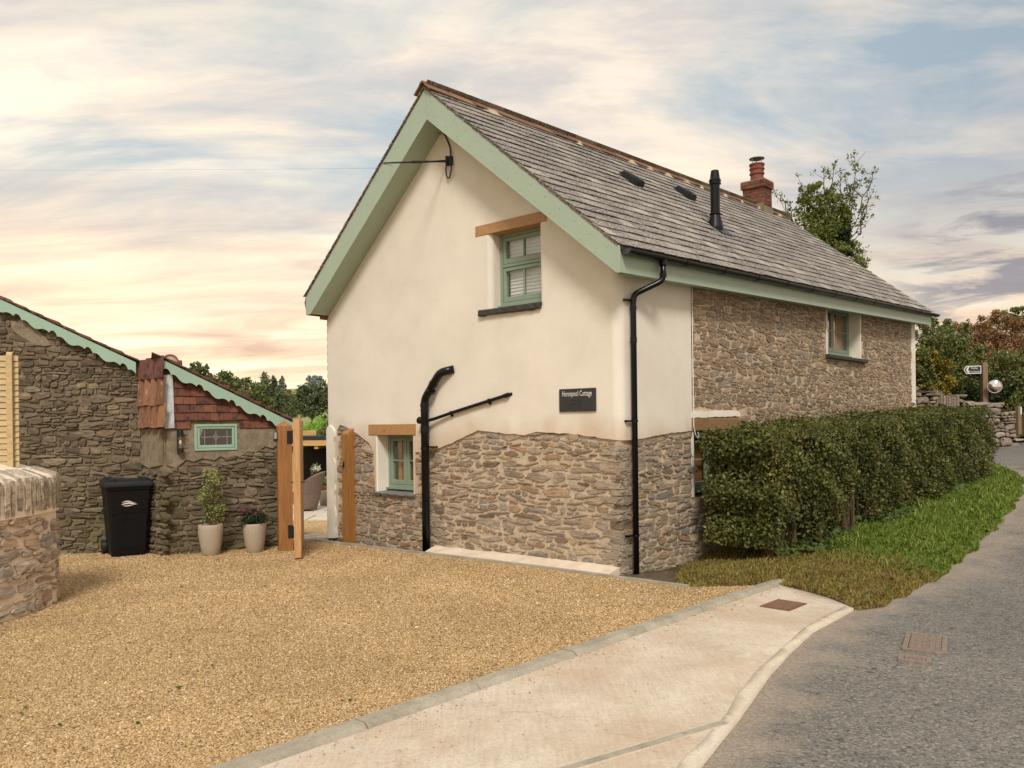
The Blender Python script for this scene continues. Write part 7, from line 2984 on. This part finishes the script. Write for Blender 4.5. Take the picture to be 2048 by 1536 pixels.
# stray shoots and the woody inside
r_ = random.Random(19)
m = MB()
for i in range(46):
    s = HS0 + 0.15 + (HS1 - HS0 - 0.3) * (i + r_.random()) / 46
    n0, n1, zb, zt_h = hedge_lim(s)
    nb_ = r_.uniform(n0 + 0.25, n1 - 0.12)
    p0 = wld(s, -nb_, zb - 0.03)
    for b in range(3):
        q = wld(s + r_.uniform(-0.35, 0.35), -min(n1 - 0.06, max(n0 + 0.05, nb_ + r_.uniform(-0.3, 0.42))), zt_h - r_.uniform(0.08, 0.5))
        mid = (p0 + q) / 2 + Vector((r_.uniform(-.12, .12), r_.uniform(-.12, .12), 0))
        m.tube([p0, (p0 * 2 + mid) / 3 + Vector((r_.uniform(-.04, .04), 0, 0)), mid, q], [0.028, 0.022, 0.015, 0.006], 6, caps=False)
for i, s in enumerate((1.75, 2.15, 2.65, 3.05, 3.6, 4.3, 5.0)):
    n0, n1, zb, zt_h = hedge_lim(s)
    p0 = wld(s, -(n1 - 0.30 + 0.05 * (i % 3)), zb - 0.05)
    ln_s = (0.25, -0.12, 0.5, 0.1, -0.3, 0.35, 0.1)[i]
    q = wld(s + ln_s, -(n1 - 0.16), zb + 0.62 + 0.07 * (i % 4))
    m.tube([p0, p0 * 0.6 + q * 0.4 + Vector((0.03, -0.03, 0.03)), q, wld(s + ln_s * 1.4, -(n1 - 0.2), zb + 1.0)], [0.038, 0.030, 0.022, 0.012], 7, caps=False)
m.build('branches', M_bark, hd)
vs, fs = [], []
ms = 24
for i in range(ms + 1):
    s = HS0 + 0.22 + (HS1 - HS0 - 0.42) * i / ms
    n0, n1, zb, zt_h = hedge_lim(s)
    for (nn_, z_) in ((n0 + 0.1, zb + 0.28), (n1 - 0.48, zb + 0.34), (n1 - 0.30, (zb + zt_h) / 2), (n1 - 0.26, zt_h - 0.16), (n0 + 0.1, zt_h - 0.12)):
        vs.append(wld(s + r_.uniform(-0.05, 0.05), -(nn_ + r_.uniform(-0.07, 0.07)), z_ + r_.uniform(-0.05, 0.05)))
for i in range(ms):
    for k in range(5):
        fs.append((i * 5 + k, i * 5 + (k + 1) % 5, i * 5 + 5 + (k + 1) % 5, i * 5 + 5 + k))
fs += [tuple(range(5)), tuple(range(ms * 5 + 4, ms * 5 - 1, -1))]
MB().add(vs, fs).build('light_block_core', plain('hedge_core_dark', (0.020, 0.017, 0.010, 1), 0.95, 0.5, 18, 0.9), hd, recalc=True)  # solid dark mass added inside the leaves to stop light passing through
# ivy and dock at the foot of the hedge
rgi = np.random.default_rng(8)
n = 1500
sv = HS0 + 0.2 + 6.8 * rgi.random(n) ** 0.8
lim = np.array([hedge_lim(q) for q in sv])
nn = lim[:, 1] - 0.25 + 0.42 * rgi.random(n) ** 1.4 * (0.55 + 0.45 * np.sin(sv * 2.2 + 2.6))
X_ = K[0] + sv * UR[0] - nn * UL[0]
Y_ = K[1] + sv * UR[1] - nn * UL[1]
Z_ = np.array([verge_z(a, b) for a, b in zip(X_, Y_)]) + 0.02 + 0.20 * rgi.random(n) * (lim[:, 1] - nn + 0.35)
Vv, Ff = leaf_geo(np.stack([X_, Y_, Z_], 1), np.tile([0.2, -0.4, 0.6], (n, 1)), 0.085, rgi, 0.75, 0.4)
fast_mesh('ground_ivy', Vv, Ff, M_ivy, kind='stuff')
n = 140
sel = rgi.integers(0, len(verge_edge) - 3, n)
ft = rgi.random(n)
ve = np.array(verge_edge)
pts = ve[sel] + (ve[sel + 1] - ve[sel]) * ft[:, None] + np.stack([-rgi.random(n) * 0.35 + 0.05, rgi.random(n) * 0.3], 1)
Z_ = np.array([verge_z(a, b) + 0.035 for a, b in pts])
Vv, Ff = leaf_geo(np.column_stack([pts, Z_]), np.tile([0.0, -0.2, 0.9], (n, 1)), 0.09, rgi, 0.6, 0.8)
fast_mesh('verge_weeds', Vv, Ff, M_ivy, kind='stuff')

# ------------------------------------------------------------------ far side of the lane: dry stone wall, bank, shrubs, footpath sign, mirror
DWa, DWb = (9.75, 19.75), (12.95, 20.75)
DF = frame(DWa, DWb)
dw = thing('dry_stone_wall', (11.3, 20.2, 0.8), 'rough grey dry stone wall beside the lane beyond the hedge', 'stone wall')
topD = lambda u: DF.uv(1990 - 0, 815)[1] + 0.42 * (1 - sstep(1.0, 2.3, u)) * 0.95 + 0.05 * math.sin(u * 9)
gD = lambda u: gz(*DF(u, 0, 0)[:2])
MB().prism([[(-0.3, 0.3), (DF.L, 0.3)] + [(DF.L - (DF.L + 0.3) * i / 16, topD(DF.L - (DF.L + 0.3) * i / 16) - 0.06) for i in range(17)]], DF, -0.5, -0.05).build('wall_core', M_bank, dw, recalc=True)
r_ = random.Random(25)
for pts in rubble(r_, -0.3, DF.L, 0.55, 2.5, (0.06, 0.13), (1.6, 4.0), 0.010, 0.02, lambda u, v: v < topD(u) - 0.06 and not (0.80 < u < 1.52 and v > topD(u) - 0.36)):
    vs, fs = stone_geo(r_, DF, pts, 0.06, -0.12)
    mesh_obj('stone', vs, fs, M_stone_dry, dw, origin='mid')
u = 0.82
while u < 1.5:
    w = r_.uniform(0.03, 0.06)
    t_ = topD(u)
    MB().fbox(DF, u, u + w - 0.008, t_ - 0.34 + r_.uniform(-0.02, 0.02), t_ - 0.03 + r_.uniform(-0.07, 0.04), -0.3, 0.02 + r_.uniform(-0.02, 0.03), 0.01).build('upright_stone', M_stone_dry, dw, recalc=True)
    u += w
for i in range(22):
    u = r_.uniform(-0.2, DF.L - 0.1)
    if 0.75 < u < 1.6:
        continue
    t_ = topD(u) - 0.03
    a = r_.uniform(0.08, 0.15)
    pts = [(u + a * math.cos(w) * r_.uniform(0.8, 1.1), t_ + 0.07 + a * 0.5 * math.sin(w) * r_.uniform(0.8, 1.1)) for w in [k * 0.698 for k in range(9)]]
    vs, fs = stone_geo(r_, DF, pts, 0.10, -0.3)
    mesh_obj('stone', vs, fs, M_stone_dry, dw, origin='mid')
mp = thing('marker_post', tuple(DF(DF.L + 0.1, 0.9, 0.1)), 'short weathered wooden marker post at the end of the dry stone wall', 'post')
zt_, zb_ = DF.uv(2018, 812)[1], DF.uv(2022, 862)[1]
MB().fbox(DF, DF.L + 0.02, DF.L + 0.14, zb_ - 0.1, zt_, 0.0, 0.10, 0.01).build('post_timber', M_postgrey, mp, recalc=True)
MB().fbox(DF, DF.L + 0.085, DF.L + 0.125, zt_ - 0.22, zt_ - 0.03, 0.101, 0.108).build('reflector', M_whitep, mp, recalc=True)

# earth bank behind the wall
vs, fs = [], []
m1, m2 = 22, 8
bd_, bnn = DF.d, DF.n
for i in range(m1 + 1):
    u = -3.5 + 14.0 * i / m1
    for j in range(m2 + 1):
        f = j / m2
        p = DF(u, 0, 0) - bnn * (0.2 + 9.0 * f)
        base_h = (topD(max(-0.2, min(DF.L, u))) - 0.12) if u < DF.L else (gz(p.x, p.y) + 0.1)
        edge_f = 1.0
        z_ = base_h + 2.3 * sstep(0.02, 0.55, f) + 0.1 * math.sin(u * 2 + j)
        vs.append((p.x, p.y, z_))
for i in range(m1):
    for j in range(m2):
        a = i * (m2 + 1) + j
        fs.append((a, a + m2 + 1, a + m2 + 2, a + 1))
mesh_obj('earth_bank', vs, fs, M_bank, kind='structure', smooth=True)


def lumpy(blobs, seed, k=6, f=0.42):
    r_ = random.Random(seed)
    out = [(c, (r[0] * 0.88, r[1] * 0.88, r[2] * 0.88), w * 0.6) for c, r, w in blobs]
    for c, r, w in blobs:
        for i in range(k):
            d = Vector((r_.gauss(0, 1), r_.gauss(0, 1), r_.gauss(0.25, 1))).normalized()
            g_ = f * r_.uniform(0.5, 1.15)
            q = r_.uniform(0.85, 1.18)
            out.append((Vector(c) + Vector((d.x * r[0], d.y * r[1], d.z * r[2])) * q, (r[0] * g_, r[1] * g_, r[2] * g_), w * 1.1 / k))
    return out


def bush(label, mat, blobs_px, n, size, seed, cat='shrub', name='shrub', stems=True):
    bl_ = []
    for (px, py, D, rx, rz) in blobs_px:
        k_ = D / FPX
        bl_.append((wp(px, py, D), (rx * k_, max(rx, rz) * k_ * 0.8, rz * k_), rx * rz))
    lowest = min(bl_, key=lambda q: q[0].z - q[1][2])
    base = Vector((lowest[0].x, lowest[0].y, lowest[0].z - lowest[1][2] * 1.0 - 0.1))
    t = thing(name, tuple(base), label, cat, 'shrubs on the lane bank')
    Vv, Ff = leaves(int(n * 1.15), lumpy(bl_, seed, 16, 0.33), size, seed, 0.7)
    fast_mesh('foliage', Vv, Ff, mat, t)
    m = MB()
    r_ = random.Random(seed)
    for b in bl_:
        p = Vector((base.x + r_.uniform(-.2, .2), base.y, base.z - 0.15))
        m.tube([p, (p + b[0]) / 2 + Vector((r_.uniform(-.2, .2), 0, 0)), b[0]], [0.035, 0.022, 0.008], 6)
    m.build('stem', M_bark, t)
    return t


bush('large green bramble thicket just right of the cottage corner', M_bush_green, [(1862, 690, 22.6, 40, 50), (1845, 740, 22.3, 30, 45), (1905, 700, 23.2, 45, 50), (1900, 755, 22.8, 45, 40)], 15000, 0.09, 71)
bush('rusty brown bracken covered shrub on top of the bank', M_bush_red, [(1945, 675, 25.5, 45, 38), (2000, 680, 25.5, 50, 48), (2050, 690, 25.5, 50, 45), (1960, 720, 25.2, 45, 40), (2090, 690, 26, 50, 45), (2160, 700, 26, 50, 48), (2230, 710, 26.5, 50, 48)], 21000, 0.09, 72)
bush('fresh green shrub rising behind the rusty brown bracken', M_bush_green, [(2022, 640, 27.5, 34, 22), (2052, 652, 27.3, 32, 28)], 2600, 0.12, 73)
bush('dark green bush behind the convex traffic mirror', M_bush_green, [(1990, 745, 23.6, 45, 42), (2035, 760, 23.4, 40, 55), (2030, 820, 23.2, 36, 35), (1955, 760, 23.8, 38, 45), (2085, 790, 23.4, 45, 60), (2150, 800, 23.6, 50, 65), (2225, 800, 24, 50, 60)], 20000, 0.09, 74)
bush('yellowing autumn bush between the cottage and the footpath sign', M_bush_yel, [(1875, 735, 22.2, 26, 24), (1850, 715, 22.2, 22, 20), (1880, 775, 22.0, 28, 18)], 3200, 0.085, 75)
bush('dark undergrowth bush behind the dry stone wall', M_potleaf, [(1930, 775, 23.5, 60, 40), (1870, 780, 23.0, 45, 35), (1990, 790, 23.6, 50, 30), (2040, 830, 23.8, 40, 40)], 9000, 0.10, 76)

# footpath sign post and traffic mirror
PD_ = 21.9
pb, pt = wp(1969, 812, PD_), wp(1967, 726, PD_)
fs_ = thing('footpath_sign', tuple(pb), 'wooden post with black pointed Public Footpath arm behind the stone wall', 'sign')
GF = frame((pb.x - 2, PD_), (pb.x + 2, PD_))
MB().fbox(GF, 1.93, 2.07, pb.z - 0.5, pt.z, -0.07, 0.07, 0.01).build('post_timber', M_postgrey, fs_, recalc=True)
a0, a1 = GF.uv(1927, 740, 0.08), GF.uv(1962, 738, 0.08)
hh = 0.108
m = MB()
zc = a0[1]
L_ = a1[0] - a0[0]
arm = [(a0[0], zc), (a0[0] + 0.07, zc - hh), (a1[0], zc - hh + 0.006), (a1[0], zc + hh + 0.006), (a0[0] + 0.07, zc + hh)]
m.prism([arm], GF, 0.072, 0.092)
m.build('arm', M_whitep, fs_, recalc=True)
m = MB()
inn = [(a0[0] + 0.115, zc), (a0[0] + 0.155, zc - hh + 0.022), (a1[0] - 0.022, zc - hh + 0.026), (a1[0] - 0.022, zc + hh - 0.016), (a0[0] + 0.155, zc + hh - 0.022)]
m.prism([inn], GF, 0.092, 0.094)
chv = [(a0[0] + 0.02, zc), (a0[0] + 0.085, zc - hh + 0.018), (a0[0] + 0.115, zc - hh + 0.018), (a0[0] + 0.06, zc), (a0[0] + 0.115, zc + hh - 0.018), (a0[0] + 0.085, zc + hh - 0.018)]
m.prism([chv], GF, 0.092, 0.094)
m.build('arm_face', M_blackm, fs_, recalc=True)
text_mesh('Public', 0.085, GF, (a0[0] + a1[0]) / 2 + 0.05, zc + 0.018, 0.0945, M_whitep, fs_)
text_mesh('Footpath', 0.085, GF, (a0[0] + a1[0]) / 2 + 0.05, zc - 0.072, 0.0945, M_whitep, fs_)
mc = wp(1989.5, 773, 21.6)
tm = thing('traffic_mirror', tuple(mc), 'round convex traffic mirror mounted on the footpath sign post', 'mirror')
fm = (Vector((-mc.x, -mc.y, 0)).normalized() + Vector((0.12, 0, -0.02))).normalized()
sm_ = Vector((-fm.y, fm.x, 0)).normalized()
um_ = fm.cross(sm_) * -1
if um_.z < 0:
    um_ = -um_
m = MB()
Rm = 0.165
vs, fs = [], []
q = 28
rings = [(r_i / 6) for r_i in range(7)]
for f in rings:
    for i in range(q):
        w = 2 * math.pi * i / q
        vs.append(mc + (sm_ * math.cos(w) + um_ * math.sin(w)) * Rm * max(f, 0.001) + fm * (0.05 * (1 - f * f)))
for r_i in range(6):
    for i in range(q):
        fs.append((r_i * q + i, r_i * q + (i + 1) % q, r_i * q + q + (i + 1) % q, r_i * q + q + i))
o = m.add(vs, fs).build('mirror_face', M_mirror, tm, recalc=True)
o.data.polygons.foreach_set('use_smooth', [True] * len(o.data.polygons))
m = MB()
m.tube([mc + (sm_ * math.cos(2 * math.pi * i / q) + um_ * math.sin(2 * math.pi * i / q)) * (Rm + 0.006) for i in range(q + 1)], 0.012, 6, caps=False)
m.build('rim', plain('mirror_rim', hx('#b09a90'), 0.5, 0.05, 5, 0), tm)
m = MB()
m.tube([mc - fm * 0.02, mc - fm * 0.10, Vector((pb.x + 0.07, PD_, mc.z))], 0.016, 8)
m.lathe([(0, 0), (0.05, 0.0), (0.05, 0.02), (0, 0.02)], mc - fm * 0.06, 10)
m.build('bracket', M_blackm, tm)
tc = thing('terracotta_pot', tuple(wld(11.9, -0.5, 1.75)), 'upturned terracotta pot rim peeping over the hedge at the cottage corner', 'plant pot')
m = MB()
q_ = wp(1834, 822, 17.4)
m.lathe([(0.0, -0.30), (0.10, -0.30), (0.14, -0.06), (0.16, -0.05), (0.165, 0.02), (0.13, 0.03), (0.0, 0.025)], q_, 18)
m.build('pot_body', M_terra, tc)

# ------------------------------------------------------------------ trees
def tree(name, label, cat, mat, base, blobs, n, size, seed, group=None, trunk_r=0.12, bark=None, limbs=True):
    t = thing(name, tuple(base), label, cat, group)
    m = MB()
    r_ = random.Random(seed)
    top = max(b[0].z for b in blobs)
    mid = sum((b[0] for b in blobs), Vector((0, 0, 0))) / len(blobs)
    ax = [base - Vector((0, 0, 0.3)), base * 0.55 + Vector((mid.x, mid.y, mid.z)) * 0.45, Vector((mid.x, mid.y, mid.z)), Vector((mid.x * 0.7 + max(blobs, key=lambda b: b[0].z)[0].x * 0.3, mid.y, top))]
    m.tube(cr_spline(ax, 4), [trunk_r * (1 - 0.9 * i / 12) for i in range(13)], 8)
    m.build('trunk', bark or M_bark, t)
    if limbs:
        m = MB()
        for b in blobs:
            s = ax[1] * 0.5 + ax[2] * 0.5 if r_.random() < 0.5 else ax[2]
            m.tube([s, (s + b[0]) / 2 + Vector((r_.uniform(-.1, .1), r_.uniform(-.1, .1), 0.05)) * b[1][0], b[0]], [trunk_r * 0.35, trunk_r * 0.2, trunk_r * 0.06], 6)
        m.build('limbs', bark or M_bark, t)
    Vv, Ff = leaves(n, lumpy(blobs, seed, 8), size, seed, 0.6)
    fast_mesh('crown', Vv, Ff, mat, t)
    return t


def pxb(px, py, D, rx, rz=None, w=None):
    k_ = D / FPX
    rz = rz or rx
    return (wp(px, py, D), (rx * k_, rx * k_, rz * k_), w or rx * rz)


D = 23.5
base = wp(1655, 700, D)
base.z = 0.9
mainb = [pxb(1650, 455, D, 40, 42), pxb(1640, 405, D, 30, 28), pxb(1668, 420, D, 28, 32), pxb(1660, 500, D, 45, 45), pxb(1635, 480, D, 34, 40), pxb(1690, 440, D, 20, 26, 500), pxb(1612, 395, D, 14, 22, 190), pxb(1665, 545, D, 50, 45), pxb(1602, 478, D, 24, 28, 420), pxb(1615, 520, D, 28, 26, 450), pxb(1604, 436, D, 20, 26, 300), pxb(1700, 395, D, 12, 20, 130), pxb(1705, 500, D, 16, 18, 150)]
tr1 = tree('ivy_clad_tree', 'ivy clad ash tree with bare upper twigs rising behind the slate roof', 'tree', M_tree_ivy, base, [(c_, (r0 * 1.14, r1 * 1.14, r2 * 1.1), w_) for c_, (r0, r1, r2), w_ in mainb], 17000, 0.10, 91, None, 0.22)
Vv, Ff = leaves(1000, lumpy([pxb(1692, 475, D - 0.4, 14, 20), pxb(1684, 505, D - 0.4, 16, 18)], 5), 0.10, 92, 0.5)
fast_mesh('ivy', Vv, Ff, M_tree_dark, tr1)
r_ = random.Random(44)
m = MB()
tw = []
for (pa, pb_) in (((1690, 470), (1720, 425)), ((1720, 425), (1738, 375)), ((1738, 375), (1746, 345)), ((1700, 450), (1705, 400)), ((1705, 400), (1690, 355)), ((1705, 400), (1712, 340)), ((1712, 340), (1704, 322)), ((1650, 410), (1648, 340)), ((1664, 400), (1668, 335)), ((1685, 400), (1682, 345)),
                  ((1690, 490), (1722, 445)), ((1722, 445), (1735, 405)), ((1735, 405), (1734, 390)), ((1600, 480), (1572, 430)), ((1572, 430), (1560, 390)), ((1590, 460), (1580, 405)), ((1690, 510), (1722, 465)), ((1722, 465), (1726, 425)), ((1700, 540), (1722, 505)), ((1700, 500), (1715, 520)), ((1715, 520), (1738, 545)), ((1612, 440), (1604, 372)), ((1725, 395), (1700, 375))):
    a, b = wp(pa[0], pa[1], D + r_.uniform(-.3, .3)), wp(pb_[0], pb_[1], D + r_.uniform(-.3, .3))
    mid = (a + b) / 2 + Vector((r_.uniform(-.08, .08), 0, r_.uniform(-.08, .08)))
    m.tube([a, mid, b], [0.018, 0.014, 0.008], 5, caps=False)
    for k_ in range(3):
        f_ = r_.random()
        p = a * (1 - f_) + b * f_
        q_ = p + Vector((r_.uniform(-.35, .35), r_.uniform(-.2, .2), r_.uniform(-.05, .4)))
        m.tube([p, q_], [0.008, 0.004], 4, caps=False)
        if r_.random() < 0.8:
            tw.append((q_, (0.13, 0.13, 0.11), 1.0))
    tw.append((b, (0.16, 0.16, 0.14), 1.0))
m.build('twigs', M_bark, tr1)
tw += [pxb(1722, 500, D, 18, 22, 5), pxb(1712, 525, D, 22, 18, 6), pxb(1735, 520, D, 10, 10, 2), pxb(1738, 548, D, 8, 8, 2), pxb(1715, 372, D, 12, 10, 2), pxb(1730, 358, D, 14, 12, 2), pxb(1582, 440, D, 12, 16, 3), pxb(1598, 455, D, 18, 22, 5)]
Vv, Ff = leaves(1700, tw, 0.085, 93, 1.0)
fast_mesh('sprays', Vv, Ff, M_tree_ivy, tr1)

grp = 'trees on the far side of the garden'


def gbase(px, D):
    p = wp(px, 850, D)
    return Vector((p.x, D, -0.6 + (2.0 * sstep(45, 75, D)) + 3.5 * sstep(75, 130, D) + 5.2 * sstep(130, 190, D)))


D = 38
tree('hedgerow_tree', 'bushy olive green tree whose spiky top shows just above the lower tiled roof', 'tree', M_oakleaf, gbase(425, D), [pxb(405, 756, D, 24, 18), pxb(440, 765, D, 26, 20), pxb(398, 738, D, 9, 10), pxb(411, 737, D, 5, 12, 40), pxb(430, 790, D, 40, 30), pxb(385, 740, D, 8, 12)], 4200, 0.17, 101, grp)
D = 43
tree('hedgerow_tree', 'rounded olive brown tree to the right of the spiky hedgerow tree', 'tree', M_oakleaf, gbase(480, D), [pxb(470, 772, D, 28, 18), pxb(500, 780, D, 28, 22), pxb(455, 770, D, 18, 18), pxb(485, 808, D, 45, 36), pxb(515, 800, D, 20, 28)], 4800, 0.18, 102, grp)
D = 62
tree('hedgerow_tree', 'mid green broad tree in front of the pale conifers', 'tree', M_woodleaf, gbase(540, D), [pxb(535, 785, D, 28, 26), pxb(520, 800, D, 22, 26), pxb(555, 810, D, 26, 32), pxb(575, 830, D, 30, 26), pxb(530, 830, D, 36, 28)], 6000, 0.24, 103, grp)
D = 66
tree('hedgerow_tree', 'small yellowing tree between the broad tree and the dark wood', 'tree', M_yellowleaf, gbase(572, D), [pxb(572, 800, D, 14, 16), pxb(578, 815, D, 14, 16), pxb(565, 818, D, 14, 16)], 1800, 0.24, 104, grp)
D = 78
tree('hedgerow_tree', 'wide dark green tree filling the skyline beside the gable', 'tree', M_woodleaf, gbase(620, D), [pxb(600, 795, D, 24, 20), pxb(625, 792, D, 26, 20), pxb(650, 795, D, 24, 24), pxb(610, 815, D, 30, 22), pxb(640, 815, D, 30, 22), pxb(672, 800, D, 24, 28)], 7500, 0.28, 105, grp)
D = 120
r_ = random.Random(3)
for i, (px, ty, lab) in enumerate(((529, 744, 'tallest pale conifer with a leaning pointed tip on the skyline'), (548, 752, 'bushy pale conifer in the middle of the skyline clump'), (564, 752, 'narrow pale conifer at the right of the skyline clump'))):
    bl_ = [pxb(px + r_.uniform(-2, 2), ty + 6 + k * 7, D, 2.5 + k * 1.9, 5) for k in range(6)]
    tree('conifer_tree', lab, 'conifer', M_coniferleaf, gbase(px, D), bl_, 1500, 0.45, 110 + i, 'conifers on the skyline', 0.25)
D = 190
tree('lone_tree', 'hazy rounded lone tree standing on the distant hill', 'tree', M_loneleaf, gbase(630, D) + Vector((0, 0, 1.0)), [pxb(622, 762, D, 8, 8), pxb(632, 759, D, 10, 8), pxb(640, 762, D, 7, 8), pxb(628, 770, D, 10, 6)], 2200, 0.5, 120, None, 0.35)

# far pasture rising to a hill on the left
vs, fs = [], []
m1, m2 = 30, 16
for j in range(m2 + 1):
    D = 30 + (j / m2) ** 1.4 * 230
    for i in range(m1 + 1):
        px = 150 + 620 * i / m1
        x = (px - 1024) / FPX * D
        z_ = -0.75 + 2.0 * sstep(45, 75, D) + 3.5 * sstep(75, 130, D) + 6.2 * sstep(130, 200, D) * (0.82 + 0.18 * math.cos((px - 610) / 60.0))
        if i == 0 or i == m1 or j == 0:
            z_ -= 1.5
        vs.append((x, D, z_))
for j in range(m2):
    for i in range(m1):
        a = j * (m1 + 1) + i
        fs.append((a, a + 1, a + m1 + 2, a + m1 + 1))
mesh_obj('hill', vs, fs, M_hill, smooth=True, kind='structure')
